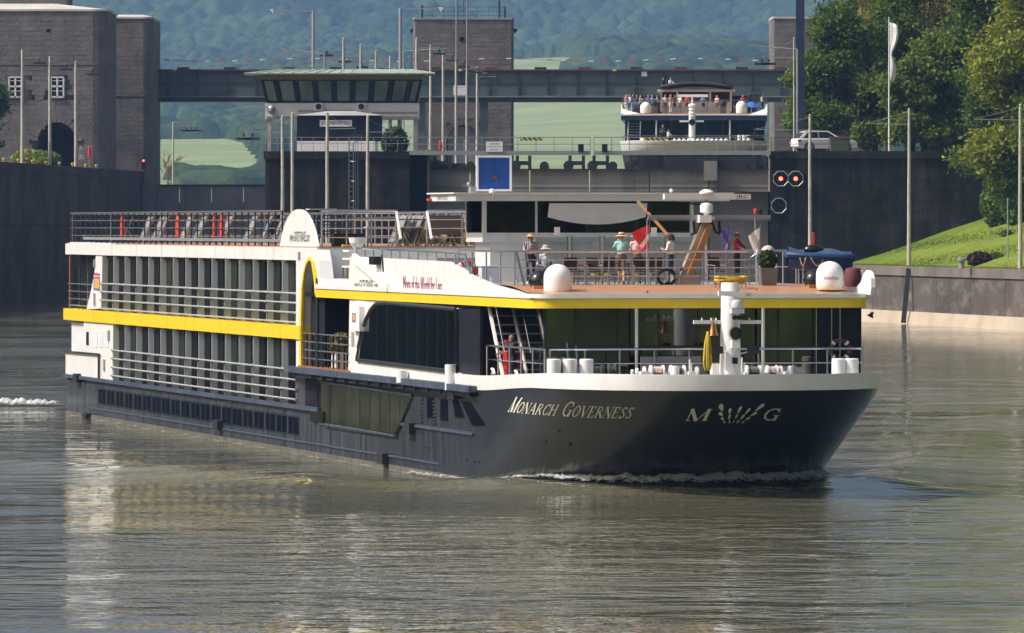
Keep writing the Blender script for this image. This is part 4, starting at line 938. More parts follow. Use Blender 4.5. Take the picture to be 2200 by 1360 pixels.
TR = [(1790, 742, 15.5, 4.2, 'leaf_dark', 'rounded dark green tree left of the flagpole'),
      (1745, 748, 10.5, 3.0, 'leaf_mid', 'lower green tree just right of the dark steel column'),
      (1860, 760, 12.5, 4.2, 'leaf_mid', 'green tree behind the parked car'),
      (1905, 766, 22, 5.4, 'leaf_olive', 'tall olive brown tree behind the flagpole top'),
      (1985, 745, 23, 5.6, 'leaf_dark', 'tall dark tree right of the flagpole'),
      (2060, 752, 25, 6, 'leaf_olive', 'tall olive tree in the middle of the right hand trees'),
      (1960, 735, 9, 3.6, 'leaf_mid', 'low bushy tree right of the flagpole foot'),
      (2045, 738, 12, 4.6, 'leaf_mid', 'bushy green tree above the end of the dark wall'),
      (2130, 735, 24, 5.2, 'leaf_dark', 'tall dark green tree near the right edge'),
      (2185, 700, 27, 5.5, 'leaf_yellow', 'bright yellow green tree at the right edge'),
      (2150, 714, 16, 4.2, 'leaf_dark', 'dark shaded tree overhanging the wall by the right edge'),
      (2215, 700, 17, 5.0, 'leaf_mid', 'bright green lower tree cut by the right edge'),
      (2290, 720, 26, 6.5, 'leaf_mid', 'tall green tree just beyond the right edge'),
      (1880, 792, 21, 6.2, 'leaf_dark', 'dark tree filling the gap behind the flagpole'),
      (1950, 798, 27, 7, 'leaf_dark', 'tallest dark tree at the back left of the group'),
      (2030, 795, 28, 7, 'leaf_dark', 'dark tree at the back centre of the group'),
      (2100, 790, 28, 7, 'leaf_mid', 'tall green tree at the back right of the group'),
      (2165, 775, 28, 6.5, 'leaf_dark', 'dark tree behind the bright right edge tree'),
      (2250, 760, 27, 6.5, 'leaf_dark', 'tall dark tree behind the right edge')]
for px, Y, h, rx, m, lab in TR:
    x = XX(px, Y); tree('broadleaf_tree', lab, x, Y, gz(x, Y)-.1, h, rx, h/2, m, ncl=int(190+rx*40), per=60, leaf=.27, low=.25 if 'overhanging' in lab else .12 if 'cut by' in lab else .08)
tree('broadleaf_tree', 'dark tree cut by the left edge above the chamber wall', XX(-38, 880), 880, LZ, 10.5, 4.0, 7, 'leaf_dark', 190, 46, .34, 'trees left of the lock', low=.1)
# bare tree in the gap
bt = empty('bare_tree', (XX(360, 1035), 1035, 12), 0, 'leafless brown small tree left of the meadow under the bridge', 'tree')
def branch(mb, p, d_, l_, r_, dep):
    q = p+d_*l_; mb.tube([p, (p+q)/2+Vector((random.uniform(-.1,.1),0,random.uniform(-.1,.1)))*l_, q], [r_, r_*.75, r_*.5], 5)
    if dep:
        for i in range(4): branch(mb, p+d_*l_*random.uniform(.5, 1), (d_+Vector((random.uniform(-1,1),random.uniform(-.6,.6),random.uniform(-.2,.7)))*.9).normalized(), l_*random.uniform(.5,.75), r_*.5, dep-1)
mb = MB(); random.seed(5); branch(mb, Vector((0,0,0)), Vector((0,0,1)), 4.2, .2, 3); mb.build('branches', 'tree_bare', bt)
# bushes
def bush(name, label, px, Y, zb, r, m, zs=.7, n_=700, size=.13, cat='bush', group=None):
    o = leaf_ball(name, (0, 0, r*zs*.7), r, n_, m, size, None, zs); o.location = (XX(px, Y), Y, zb); o.scale = (1, 1, 1)
    tag(o, label, cat, group); return o
bush('shrub', 'bright green shrub left of the archway of the left tower', 58, 935, LZ, 2.0, 'leaf_yellow', .7, 900, .22)
bush('shrub', 'bright green shrub before the archway of the left tower', 100, 932, LZ, 1.8, 'leaf_mid', .7, 900, .22)
x = XX(2105, 668); bush('shrub', 'dark red leafy shrub on the grass bank', 2105, 668, gz(x, 668)-.1, 1.15, 'leaf_red', .62, 700, .14)
x = XX(2143, 668); bush('shrub', 'small green shrub right of the red shrub', 2143, 668, gz(x, 668)-.1, .6, 'leaf_mid', .6, 350, .12)
x = XX(2162, 690); bush('shrub', 'small dark shrub higher on the grass bank near the thin post', 2162, 690, gz(x, 690)-.1, .6, 'leaf_dark', .6, 350, .12)
for px_, Y_, r_, lab_ in ((2165, 706, 2.6, 'large dark shrub under the trees near the right edge'), (2205, 700, 2.4, 'large dark shrub cut by the right edge')): bush('shrub', lab_, px_, Y_, gz(XX(px_, Y_), Y_)-.2, r_, 'leaf_dark', 1.1, 2600, .2)
bush('shrub', 'dark green clipped shrub right of the hut', 848, 738, LZ, 1.35, 'leaf_box', 1.15, 900, .14)
bush('shrub', 'low yellow green plants behind the gate railing', 915, 800, LZ, 1.2, 'leaf_yellow', .5, 400, .14)
x = XX(2066, 652); bb = MB().lathe([(.26,0),(.24,.55),(.42,.62),(.42,.85),(.3,.9)], (0,0,0), 14).build('mooring_bollard', 'grey_metal', None, True); bb.location = (x, 652, gz(x, 652)-.02); tag(bb, 'grey iron bollard on the grass near the quay edge', 'bollard')

# ------------------------------------------------------------------ parked car, container, shed, plateau rail
def make_car(loc, rz, k):
    root = empty('parked_car', loc, rz, 'white sport utility car parked on the plateau above the dark wall', 'car'); root.scale = (k, k, k)
    # x forward, length 4.9
    low = [(-2.42,.42),(-2.45,.75),(-2.35,.98),(1.1,1.02),(2.1,.9),(2.42,.72),(2.42,.35),(1.9,.25),(-1.95,.25)]
    body = MB()
    for y0, y1, ins in ((-.93, -.8, .0), (.8, .93, 0)): pass
    secs = [(-.94,.93),(-.90,1.0),(.90,1.0),(.94,.93)]
    n_ = len(low)
    vs_ = []
    for y, s_ in secs:
        for x_, z_ in low: vs_.append((x_*(.985 if s_ < 1 else 1), y, .55+(z_-.55)*(.93 if s_ < 1 else 1)))
    fs = [tuple(range(n_-1, -1, -1)), tuple(range(3*n_, 4*n_))]
    for q in range(3): fs += [(q*n_+i, q*n_+(i+1) % n_, (q+1)*n_+(i+1) % n_, (q+1)*n_+i) for i in range(n_)]
    body.add(vs_, fs); body.build('body', 'car_white', root, 30)
    gh = [(-2.3,.98),(-1.75,1.55),(-1.3,1.64),(.1,1.62),(1.15,1.0)]
    cab = MB(); n_ = len(gh); vs_ = []
    for y, s_ in ((-.86,0),(-.66,1),(.66,1),(.86,0)):
        for x_, z_ in gh: vs_.append((x_, y if z_ < 1.1 else math.copysign(.66+.0, y), z_ if s_ or z_ < 1.1 else z_-.03))
    m = MB(); m.add([(x_, (-.86 if z_ < 1.1 else -.68), z_) for x_, z_ in gh]+[(x_, (.86 if z_ < 1.1 else .68), z_) for x_, z_ in gh], [tuple(range(n_-1,-1,-1)), tuple(range(n_, 2*n_))]+[(i, (i+1) % n_, n_+(i+1) % n_, n_+i) for i in range(n_)])
    c_ = m.build('cabin', 'car_white', root, 30)
    for y in (-1, 1):
        f = lambda x_, z_: Vector((x_, y*(.86-(z_-1.0)/.62*.18+.012), z_))
        MB().prism([f(-1.95,1.08),f(-1.55,1.5),f(-.75,1.54),f(-.75,1.06)], (0,-y*.01,0)).build('side_window', 'dark_glass', c_)
        MB().prism([f(-.68,1.06),f(-.68,1.54),f(.05,1.53),f(.85,1.06)], (0,-y*.01,0)).build('side_window', 'dark_glass', c_)
        for x_ in (-1.5, 1.5):
            wl = MB().lathe([(.02,-.11),(.36,-.11),(.37,0),(.36,.11),(.02,.11)], (x_, y*.84, .37), 18, Matrix.Rotation(R(90), 3, 'X')).build('wheel', 'tyre', root, True)
            MB().lathe([(.02,-.125),(.25,-.125),(.25,.125),(.02,.125)], (x_, y*.84, .37), 10, Matrix.Rotation(R(90), 3, 'X')).build('rim', 'rim', wl)
            MB().lathe([(.40,-.08),(.44,-.08),(.44,.08),(.40,.08),(.40,-.08)], (x_, y*.88, .37), 18, Matrix.Rotation(R(90), 3, 'X')).build('wheel_arch', 'black_rubber', root)
        MB().box(-2.44, -2.2, y*.93-.06, y*.93+.02, .78, .95).build('tail_light', 'tail_red', root)
        MB().box(2.2, 2.4, y*.86-.06, y*.86+.03, .68, .8).build('headlight', 'clear_glass', root)
        MB().box(.75, .9, y*1.0-.1, y*1.0+.1, 1.02, 1.16).build('mirror', 'car_white', root)
    MB().prism([Vector((-2.25,-.7,1.05)),Vector((-1.83,-.6,1.49)),Vector((-1.83,.6,1.49)),Vector((-2.25,.7,1.05))], (-.02,0,.02)).build('rear_window', 'dark_glass', c_)
    MB().box(-2.46, -2.40, -.28, .28, .6, .72).build('number_plate', 'sign_white', root)
    return root
make_car((XX(1770, 727), 727, LZ), R(17), 1.27)
ctn = empty('green_container', (XX(1804, 722.6), 722.6, LZ), 0, 'dark green waste container with brown lid before the white car', 'container')
MB().add([(-.85,-.6,0),(.85,-.6,0),(.85,.6,0),(-.85,.6,0),(-.98,-.7,1.3),(.98,-.7,1.3),(.98,.7,1.3),(-.98,.7,1.3)], [(0,3,2,1),(4,5,6,7),(0,1,5,4),(1,2,6,5),(2,3,7,6),(3,0,4,7)]).build('bin', 'container_green', ctn)
MB().box(-.95,.95,-.75,.75,1.31,1.42).build('lid', 'wood', ctn)
sh = empty('shed', (XX(1770, 745), 745, LZ), 0, 'low dark shed with flat grey roof behind the white car', 'shed')
MB().box(-2.3, 2.6, 0, 3, 0, ZZ(250, 745)-LZ).build('wall', 'stone_plain', sh); MB().box(-2.6, 2.9, -.3, 3.3, ZZ(250, 745)-LZ, ZZ(246, 745)-LZ).build('roof', 'roof_grey', sh)
MB().box(-1.0, .1, -.05, .02, 0, 2.0).build('door', 'dark_wall', sh)
pr = empty('plateau_railing', (XX(1680, YG), YG+.4, LZ), 0, 'thin railing on the plateau edge beside the white car', 'railing')
for zt in (.7, 1.3): MB().bar((-1, 0, zt), (12, 0, zt), .05).build('rail', 'dark_metal', pr)
for i in range(8): MB().bar((-1+i*1.86, 0, 0), (-1+i*1.86, 0, 1.3), .05).build('post', 'dark_metal', pr)
tag(MB().grid([[(XX(1862, YG+1)+i*2, YG+.9, LZ+.03) for i in range(20)], [(XX(1862, YG+1)+i*2, YG+8, LZ+.03) for i in range(20)]]).build('plateau_grass', 'grass'), kind='structure')
# ------------------------------------------------------------------ the near ship
ship = empty('river_cruise_ship', SO, SHROT, 'long white and navy river cruise ship with yellow bands steaming towards the viewer', 'ship')
PB = 2.5
def sm(t): t = min(1, max(0, t)); return t*t*(3-2*t)
def hp(z):
    t = (z+.4)/3.3; tc = max(-.2, t)
    return (-.6+6.7*tc, 10.5-3.0*tc, 5.68+.18*tc)          # stem x, length of entry, half breadth
def hull_pt(a, z):                                       # a in degrees, 0 = start of the bow on starboard, 90 = stem, 180 = port
    xt, L, hb = hp(z); s_ = 1 if a <= 90 else -1; t = R(a if a <= 90 else 180-a)
    return Vector((xt-L+L*math.sin(t)**(2/PB), -s_*hb*max(0, math.cos(t))**(2/PB), z))
def side_y(x, z):
    xt, L, hb = hp(z); return 5.725+(hb-5.725)*sm((x+24)/16)
def perim(z, x_aft, na=16, nb=44):
    xt, L, hb = hp(z); x0 = xt-L; out = []
    for i in range(na):
        x = x_aft+(x0-x_aft)*i/na; out.append(Vector((x, -side_y(x, z), z)))
    bow = [hull_pt(180*i/nb, z) for i in range(nb+1)]
    return out+bow+[Vector((p.x, -p.y, z)) for p in reversed(out)]
def proj(v): return 1100+v.x/v.y*FPX, HOR+(EYE-v.z)/v.y*FPX
def bow_angle(px, z):
    best = min(((abs(proj(W(*hull_pt(a/4, z)))[0]-px), a/4) for a in range(0, 720)), key=lambda t: t[0]); return best[1]
STERN = -105.2
m = MB(); m.grid([perim(z, STERN) for z in (-1.2, -.8, -.4, 0, .4, .8, 1.2, 1.47)])
lowr = perim(1.47, STERN); m.add([lowr[0], lowr[-1], Vector((STERN, 5.6, -1.2)), Vector((STERN, -5.6, -1.2))], [(0, 1, 2, 3)])
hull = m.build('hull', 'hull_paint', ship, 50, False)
XA = -38.6
def zs(x): return 2.92+.28*sm((x+9)/11)
def perim_top(x_aft, na=16):
    out = []
    for p in perim(2.92, x_aft, na):
        k_ = (zs(p.x)-2.92)/3.3; out.append(Vector((p.x+6.7*k_*max(0, (p.x+1.4)/7.5), p.y*(1+.18*k_/5.9), zs(p.x))))
    return out
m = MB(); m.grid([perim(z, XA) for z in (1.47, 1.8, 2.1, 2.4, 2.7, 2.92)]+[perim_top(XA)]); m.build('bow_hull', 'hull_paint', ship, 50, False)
m = MB()
for y in (-1, 1): m.add([Vector((XA, y*5.72, 1.47)), Vector((XA, y*5.72, 2.92)), Vector((XA, y*4.8, 2.92)), Vector((XA, y*4.8, 1.47))], [(0,1,2,3)])
m.build('step_face', 'navy_paint', ship)
# white bulwark of the bow
def wtop(x): return 3.34+.30*sm((x+9)/14)
m = MB(); pr_ = perim_top(-12.6, 8); top_ = [Vector((p.x+(.12 if p.x > -2 else 0)*min(1, (p.x+2)/8), p.y*1.012, wtop(p.x))) for p in pr_]
mid_ = [Vector((p.x+.05*max(0, min(1, (p.x+2)/5)), p.y*1.006, zs(p.x)-.03)) for p in pr_]
inn = [Vector((p.x-.05, p.y*.975, wtop(p.x)+.01)) for p in pr_]; inb = [Vector((p.x-.1, p.y*.972, zs(p.x)+.03)) for p in pr_]
m.grid([mid_, top_, [p+Vector((0,0,.06)) for p in top_], inn, inb]); m.build('bow_bulwark', 'white_paint', ship, 40, False)
m = MB(); dk = perim(2.9, XA, 10); n_ = len(dk); k = n_//2
m.grid([[Vector((p.x, p.y*.98, 3.08)) for p in dk[:k+1]], [Vector((q.x, q.y*.98, 3.08)) for q in list(reversed(dk))[:k+1]]]); m.build('foredeck', 'deck_grey', ship, False, False)
# rub rails and fender blocks
def side_bar(name, px0, px1, z0, z1, out, mt, par=ship, y=-HB, n_=8):
    x0 = S(px0, 0, y)[0]; x1 = S(px1, 0, y)[0]; m = MB()
    for i in range(n_):
        a = x0+(x1-x0)*i/n_; b_ = x0+(x1-x0)*(i+1)/n_; ya, yb = -side_y(a, (z0+z1)/2), -side_y(b_, (z0+z1)/2)
        m.add([(a,ya-out,z0),(b_,yb-out,z0),(b_,yb+.05,z0),(a,ya+.05,z0),(a,ya-out,z1),(b_,yb-out,z1),(b_,yb+.05,z1),(a,ya+.05,z1)], [(0,3,2,1),(4,5,6,7),(0,1,5,4),(1,2,6,5),(2,3,7,6),(3,0,4,7)])
    return m.build(name, mt, par)
side_bar('waterline_stain', 141, 1000, -.42, -.16, .006, 'waterline_grime', n_=24); side_bar('rub_rail', 141, 690, 1.40, 1.56, .14, 'rub_blue'); side_bar('rub_rail', 190, 945, .12, .18, .05, 'rub_blue'); side_bar('rub_rail', 862, 1022, 1.32, 1.42, .07, 'rub_blue')
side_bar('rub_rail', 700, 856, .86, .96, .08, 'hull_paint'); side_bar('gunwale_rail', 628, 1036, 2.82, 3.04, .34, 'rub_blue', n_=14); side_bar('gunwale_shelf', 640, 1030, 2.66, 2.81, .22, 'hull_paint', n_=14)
for i in range(13):
    x = -39+i*2.3; MB().box(x, x+.12, -HB-.36, -HB-.2, 2.66, 2.84).build('gunwale_bracket', 'dark_metal', ship)
for px, py in ((172,812),(192,897),(475,913),(830,985),(985,845),(888,920)):
    x, z = S(px, py); MB().box(x-.55, x+.55, -side_y(x, 1)-.26, -side_y(x, 1)-.0, z-.2, z+.2).build('fender_block', 'dark_metal', ship)
# lower cabin windows in pairs
pw = None
for i in range(20):
    s0 = 95.4-i*(95.4-43.2)/20
    for j in (0, 1):
        x = -s0+.1+j*1.12
        if pw is None:
            pw = MB().box(0, .98, -HB-.02, -HB+.02, .42, 1.05).build('hull_window', 'hull_glass', ship); pw.location.x = x
            pf = MB(); 
            for a, b_, c_, e in ((-.07,0,.36,1.11),(.98,1.05,.36,1.11),(0,.98,.36,.42),(0,.98,1.05,1.11)): pf.box(a, b_, -HB-.025, -HB+.01, c_, e)
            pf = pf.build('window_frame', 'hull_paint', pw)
        else:
            q = pw.copy(); C.objects.link(q); q.location.x = x; f = pf.copy(); C.objects.link(f); f.parent = q
def side_poly(name, pts, mt, y0=-HB, th=.16, par=ship):
    m = MB(); m.prism([Vector((S(a, c, y0)[0], y0, S(a, c, y0)[1])) for a, c in pts], (0, th, 0)); return m.build(name, mt, par)
# forward hull windows
side_poly('lower_window', [(690,822),(886,852),(850,932),(690,906)], 'glass_water_tint', -HB-.05, .1)
f = MB(); q = [Vector((S(a, c)[0], -HB-.07, S(a, c)[1])) for a, c in ((688,819),(889,850),(852,936),(688,909))]
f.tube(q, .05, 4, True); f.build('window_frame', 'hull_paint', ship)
for i in range(1, 9):
    px = 690+i*21.5; x, z = S(px, 0); MB().box(x-.02, x+.02, -HB-.065, -HB-.045, .95, 2.5).build('window_mullion', 'hull_paint', ship)
for pts in ([(917,853),(930,855),(930,899),(917,897)], [(945,857),(960,859),(960,904),(945,902)], [(971,857),(984,860),(996,898),(977,897)], [(989,861),(1009,864),(1042,915),(1014,915)]):
    pp = []
    for a, c in pts:
        x, z = S(a, c); y = -side_y(x, z)-.03; x, z = S(a, c, y); pp.append(Vector((x, -side_y(x, z)-.02, z)))
    MB().prism(pp, (0, .06, 0)).build('porthole_window', 'hull_glass', ship)
for px in (906, 936):
    for i in range(7):
        x, z = S(px, 0); MB().box(x-.25, x+.25, -side_y(x, 2)-.03, -side_y(x, 2)+.02, 2.3-i*.13, 2.35-i*.13).build('hull_louvre', 'dark_metal', ship)
x0, z0 = S(672, 880); x1, z1 = S(700, 908); MB().box(x0, x1, -HB-.12, -HB+.05, z1, z0).build('hull_recess', 'black_rubber', ship)
# ---------------- aft superstructure
SA, SF = -94.3, -43.9
YI = -HB+.26
MB().box(-103, -39.6, YI+.05, HB-.1, 1.3, 7.2).build('cabin_block', 'dark_wall', ship)
for (zb2, zt2, xa) in ((4.62, 7.15, SA), (1.5, 4.1, -91.3)):
    nb = 15; pit = (SF-SA)/nb; fin = pane = None
    for i in range(nb+1):
        x = SA+i*pit
        if x < xa-.1: continue
        if fin is None: fin = MB().box(-.025, .025, -HB+.0, YI+.06, zb2, zt2).build('balcony_fin', 'grey_fin', ship); fin.location.x = x
        else: q = fin.copy(); C.objects.link(q); q.location.x = x
        if i == nb: break
        for j in (0, 1):
            if pane is None: pane = [MB().box(.03, pit/2-.03, YI-.02, YI+.04, zb2+.04, zt2-.10).mesh('window_pane', mt_) for mt_ in ('cabin_pane', 'cabin_pane_green', 'cabin_pane_curtain')]
            q = link_mesh('window_pane', pane[random.choice((0, 0, 0, 1, 1, 2))], ship); q.location.x = x+j*pit/2
    for z in ((5.88, 5.51, 5.13, 4.75) if zb2 > 4 else (2.91, 2.53, 2.14, 1.76)):
        r_ = MB().cyl((xa+.05, -HB-.06, z), (SF+.1, -HB-.06, z), .036, n=7).build('balcony_rail', 'steel_sky_sheen', ship, True)
    brk = None
    for i in range(nb+1):
        x = SA+i*pit
        if x > xa-.1:
            if brk is None:
                m = MB(); m.box(-.03, .03, -HB-.05, -HB-.0, zb2+.1, zb2+1.33)
                for z in ((5.88, 5.51, 5.13, 4.75) if zb2 > 4 else (2.91, 2.53, 2.14, 1.76)): m.box(-.06, .06, -HB-.12, -HB-.02, z-.045, z+.045)
                brk = m.build('rail_bracket', 'steel_sky_sheen', ship); brk.location.x = x
            else: q = brk.copy(); C.objects.link(q); q.location.x = x
    MB().box(xa, SF, YI-.1, YI+.05, zt2-.1, zt2).build('window_head', 'dark_metal', ship)
for x in range(-98, -42, 7): MB().box(x, x+.015, -HB-.048, -HB-.03, 7.17, 7.65).build('plate_seam', 'grey_metal', ship); MB().box(x+2, x+2.02, -HB-.128, -HB-.11, 4.11, 4.62).build('plate_seam', 'rope_yellow', ship)
# white frame of the side
MB().box(-105.6, -39.4, -HB-.04, HB+.04, 7.16, 7.66).build('roof_beam', 'white_paint', ship)
side_poly('stern_block', [(150,520),(240,523),(240,549),(150,546)], 'white_paint', -HB-.08, 1.0)
side_poly('stern_pillar', [(206,547),(220,548),(218,663),(186,664),(198,612),(203,585)], 'white_paint', -HB-.03, .3)
side_poly('stern_quarter', [(181,689),(243,693),(243,818),(141,806),(141,760),(158,756),(172,735),(178,712)], 'white_paint', -HB-.03, .3)
q = side_poly('quarter_window', [(201,710),(209,711),(209,746),(201,745)], 'grey_fin', -HB-.05, .05)
for a in (213, 225): side_poly('quarter_window', [(a,711),(a+8,712),(a+8,747),(a,746)], 'grey_fin', -HB-.05, .05)
side_poly('stern_slot', [(185,713),(190,714),(190,742),(185,741)], 'dark_wall', -HB-.05, .05)
x0, z0 = S(143,759); x1, z1 = S(218, 768); m = MB(); m.bar((x0,-HB-.12,z0+.1),(x1,-HB-.12,z1+.15),.07); m.bar((x1,-HB-.12,z1+.15),(x1,-HB-.12,z1-1.0),.1); m.build('hose_pipe', 'dark_metal', ship)
# logo patch on the stern pillar
side_poly('logo_panel', [(201,594),(214,595),(214,624),(201,623)], 'print_purple', -HB-.05, .03)
side_poly('logo_field', [(203,598),(213,599),(213,620),(203,619)], 'print_orange', -HB-.065, .02)
side_poly('logo_caption', [(203,586),(214,588),(214,592),(202,591)], 'lifebuoy_red', -HB-.05, .02)
for px, a, b_, n_ in ((205, 560, 577, 6), (205, 632, 660, 8), (226, 775, 800, 8), (646, 544, 562, 5), (236, 712, 735, 8)):
    for i in range(n_):
        x, z = S(px, a+(b_-a)*i/n_); MB().box(x-.25, x+.25, -HB-.075, -HB, z, z+.05).build('side_louvre', 'grey_metal', ship)
# open stern gallery
MB().box(-105.3, -98, -HB+.1, HB-.1, 4.05, 4.2).build('stern_gallery_floor', 'deck_grey', ship)
MB().box(-104.9, -98, -HB+.15, HB-.15, 1.5, 4.0).build('stern_wall', 'grey_fin', ship)
for x in (-105, -102.2, -99.5): MB().cyl((x, -HB+.1, 4.6), (x, -HB+.1, 7.2), .05, n=6).build('gallery_post', 'wood' if x < -104 else 'steel', ship)
for z in (5.8, 5.45, 5.1, 4.8): MB().cyl((-105.3, -HB+.05, z), (-98, -HB+.05, z), .03, n=6).build('gallery_rail', 'steel', ship)
# yellow bands
MB().box(-105.7, SF+1.2, -HB-.12, HB+.12, 4.10, 4.63).build('yellow_band', 'yellow_paint', ship)
# arch panel
Lp = [(647,795),(647,690),(650,620),(655,585),(661,562),(668,552)]
side_poly('arch_pillar', [(636,536),(668,536)]+list(reversed(Lp))+[(636,792)], 'white_paint', -HB-.05, .5)
Rp = [(668,552),(674,557),(679,580),(684,612),(686,634)]
side_poly('arch_pillar', [(668,536),(681,537),(685,560),(690,606),(691,634)]+list(reversed(Rp)), 'white_paint', -HB-.05, .5)
arc = Lp[:-1]+Rp; m = MB()
for (a, c), (a2, c2) in zip(arc[:-1], arc[1:]):
    p = [S(a, c), S(a2, c2)]; off = []
    def inner(a, c): return (a+(668-a)*.18 if a < 668 else a-(a-668)*.30, c+(7 if 640 < a < 690 and c < 600 else 0)*(1-abs(a-668)/20 if abs(a-668) < 20 else 0))
    q = [S(*inner(a, c)), S(*inner(a2, c2))]
    m.prism([Vector((x, -HB-.08, z)) for x, z in (p[0], p[1], q[1], q[0])], (0, .1, 0))
m.build('yellow_arch', 'yellow_paint', ship)
# fin with the web address
fx0, fx1 = S(600, 525)[0], S(680, 525)[0]; pts = []
for i in range(17):
    t = i/16; e = (1-abs(2*t-1)**2.2)
    pts.append(Vector((fx0+(fx1-fx0)*(t if t < .5 else t), -HB+.02, 7.72+1.42*e**.8)))
MB().prism(pts+[Vector((fx1, -HB+.02, 7.68)), Vector((fx0, -HB+.02, 7.68))], (0, .1, 0)).build('arched_fin', 'white_paint', ship)
def side_text(s_, px0, px1, py0, py1, mt, y=-HB-.02, dip=0):
    (x0, zb1), (x1, zt1) = S(px0, py1, y), S(px1, py0, y)
    zb_a = S(px0, py1, y)[1]; zb_b = S(px1, py1+dip, y)[1]; zt_a = S(px0, py0, y)[1]; zt_b = S(px1, py0+dip, y)[1]
    return text('lettering', s_, lambda a, c: (x0+(x1-x0)*a, y, (zb_a+(zb_b-zb_a)*a)*(1-c)+(zt_a+(zt_b-zt_a)*a)*c), mt, ship)
side_text('www.GATE1TRAVEL.com', 622, 665, 497, 519, 'print_black', -HB+.0)
# ---------------- fore superstructure
MB().box(-39.3, -12.4, -HB+1.35, HB-.1, 3.05, 5.8).build('fore_block', 'dark_wall', ship)
MB().box(-32.5, -8.5, -HB+.05, -HB+1.4, 3.05, 5.8).build('side_block', 'dark_wall', ship)
side_poly('fore_side_wall', [(751,640),(984,662),(984,800),(1000,806),(1000,838),(645,790),(645,787),(748,802)], 'white_paint', -HB-.03, .14)
wp = [(770,773),(774,745),(781,713),(791,683),(800,665),(811,653),(830,650),(983,664),(983,799)]
side_poly('saloon_window', wp, 'dark_glass', -HB-.06, .05)
f = MB(); f.tube([Vector((S(a, c)[0], -HB-.06, S(a, c)[1])) for a, c in wp], .08, 5, True); f.build('window_frame', 'dark_metal', ship)
for px in range(812, 980, 22):
    x, _ = S(px, 0); MB().box(x-.015, x+.015, -HB-.067, -HB-.055, 3.5, 5.55).build('window_mullion', 'dark_metal', ship)
side_poly('corner_panel', [(984,664),(1031,664),(1031,806),(984,801)], 'dark_wall', -HB-.02, .1)
for px, a, c in ((880, 797, 822), (985, 783, 838)):
    x, z = S(px, a); x2, z2 = S(px, c); MB().cyl((x, -HB-.28, z2), (x, -HB-.28, z), .2, n=12).build('side_bollard', 'white_paint', ship, True)
# sign box by the entrance
bx = side_poly('sign_box', [(752,656),(772,658),(772,712),(752,708)], 'white_plastic', -HB-.24, .22)
side_poly('logo_panel', [(756,672),(763,673),(763,692),(756,691)], 'print_purple', -HB-.26, .02)
side_poly('logo_field', [(758,675),(762,676),(762,689),(758,688)], 'print_orange', -HB-.275, .012)
for i in range(8):
    x, z = S(760, 716+i*4); MB().box(x-.3, x+.3, -HB-.05, -HB, z, z+.035).build('side_louvre', 'grey_metal', ship)
# entrance recess
MB().box(-43.2, -32.4, -HB-.1, -HB+1.4, 2.98, 3.1).build('entrance_floor', 'wood', ship)
MB().box(-43.2, -32.4, -HB+.05, -HB+1.4, 5.8, 5.95).build('entrance_ceiling', 'dark_wall', ship)
side_poly('lit_arch_inside', [(656,600),(672,600),(674,575),(669,562),(663,566),(658,580)], 'white_paint', -HB+1.0, .1)
for i in range(10): x = -43+i*1.12; MB().box(x, x+.06, -HB+.0, -HB+.06, 3.1, 4.35).build('entrance_post', 'dark_metal', ship)
for z in (3.4, 3.72, 4.04, 4.36): MB().cyl((-43.2, -HB-.02, z), (-32.6, -HB-.02, z), .03, n=6).build('entrance_rail', 'steel', ship)
MB().cyl((S(683, 0)[0], -HB-.02, 3.1), (S(683, 0)[0], -HB-.02, 6.5), .07, n=8).build('drain_pipe', 'dark_metal', ship)
# upper terrace slab, lip and yellow band around the front
def rim(x_aft, y, xf, r, k=6):
    o = [Vector((x_aft, -y, 0)), Vector((xf-r-8, -y, 0)), Vector((xf-r, -y, 0))]
    for i in range(1, k+1): a = R(-90+90*i/k); o.append(Vector((xf-r+r*math.cos(a), -y+r+r*math.sin(a), 0)))
    n0 = len(o); mid = [Vector((xf+.12*(1-abs(t)**2), t*(y-r), 0)) for t in (-.6, -.3, 0, .3, .6)]
    return o+mid+[Vector((p.x, -p.y, 0)) for p in reversed(o)]
def ring(name, outer, t, z0, z1, mt, x_aft):
    m = MB(); n_ = len(outer); cen = Vector((-15, 0, 0))
    inn_ = [Vector((p.x-(t if p.x > -3 else 0), p.y-math.copysign(t, p.y) if abs(p.y) > 3 else p.y, 0)) for p in outer]
    Z = lambda L_, z: [p+Vector((0,0,z)) for p in L_]
    m.grid([Z(inn_, z0), Z(outer, z0), Z(outer, z1), Z(inn_, z1)]); return m.build(name, mt, ship, 40)
RM = rim(-39.4, HB+.09, .35, .9)
ring('yellow_band', RM, .3, 5.77, 6.09, 'yellow_paint', -39); RL = rim(-39.4, HB+.13, .40, .9); ring('white_lip', RL, .3, 6.10, 6.25, 'white_paint', -39)
m = MB(); rr = rim(-39.3, HB-.15, .15, .8); n_ = len(rr)
def dz(x): return 6.24+.26*sm((-x)/4.6)
half = rr[:n_//2+1]; oth = list(reversed(rr))[:n_//2+1]
xs_ = [-10.5, -4.8, -3.6, -2.4, -1.2, -.5, .12]
rowsd = []
for x in xs_:
    yy = HB-.12 if x < -.6 else HB-.75; rowsd.append([Vector((x, -yy+2*yy*j/8, dz(x))) for j in range(9)])
m.grid(rowsd); m.build('terrace_deck', 'deck_orange', ship, False, False)
MB().box(-39.3, -10.52, -HB+.12, HB-.12, 6.3, 6.5).build('well_deck', 'deck_grey', ship)
MB().box(-39.3, -.1, -HB+.05, HB-.05, 5.8, 6.0).build('lounge_ceiling', 'dark_wall', ship)
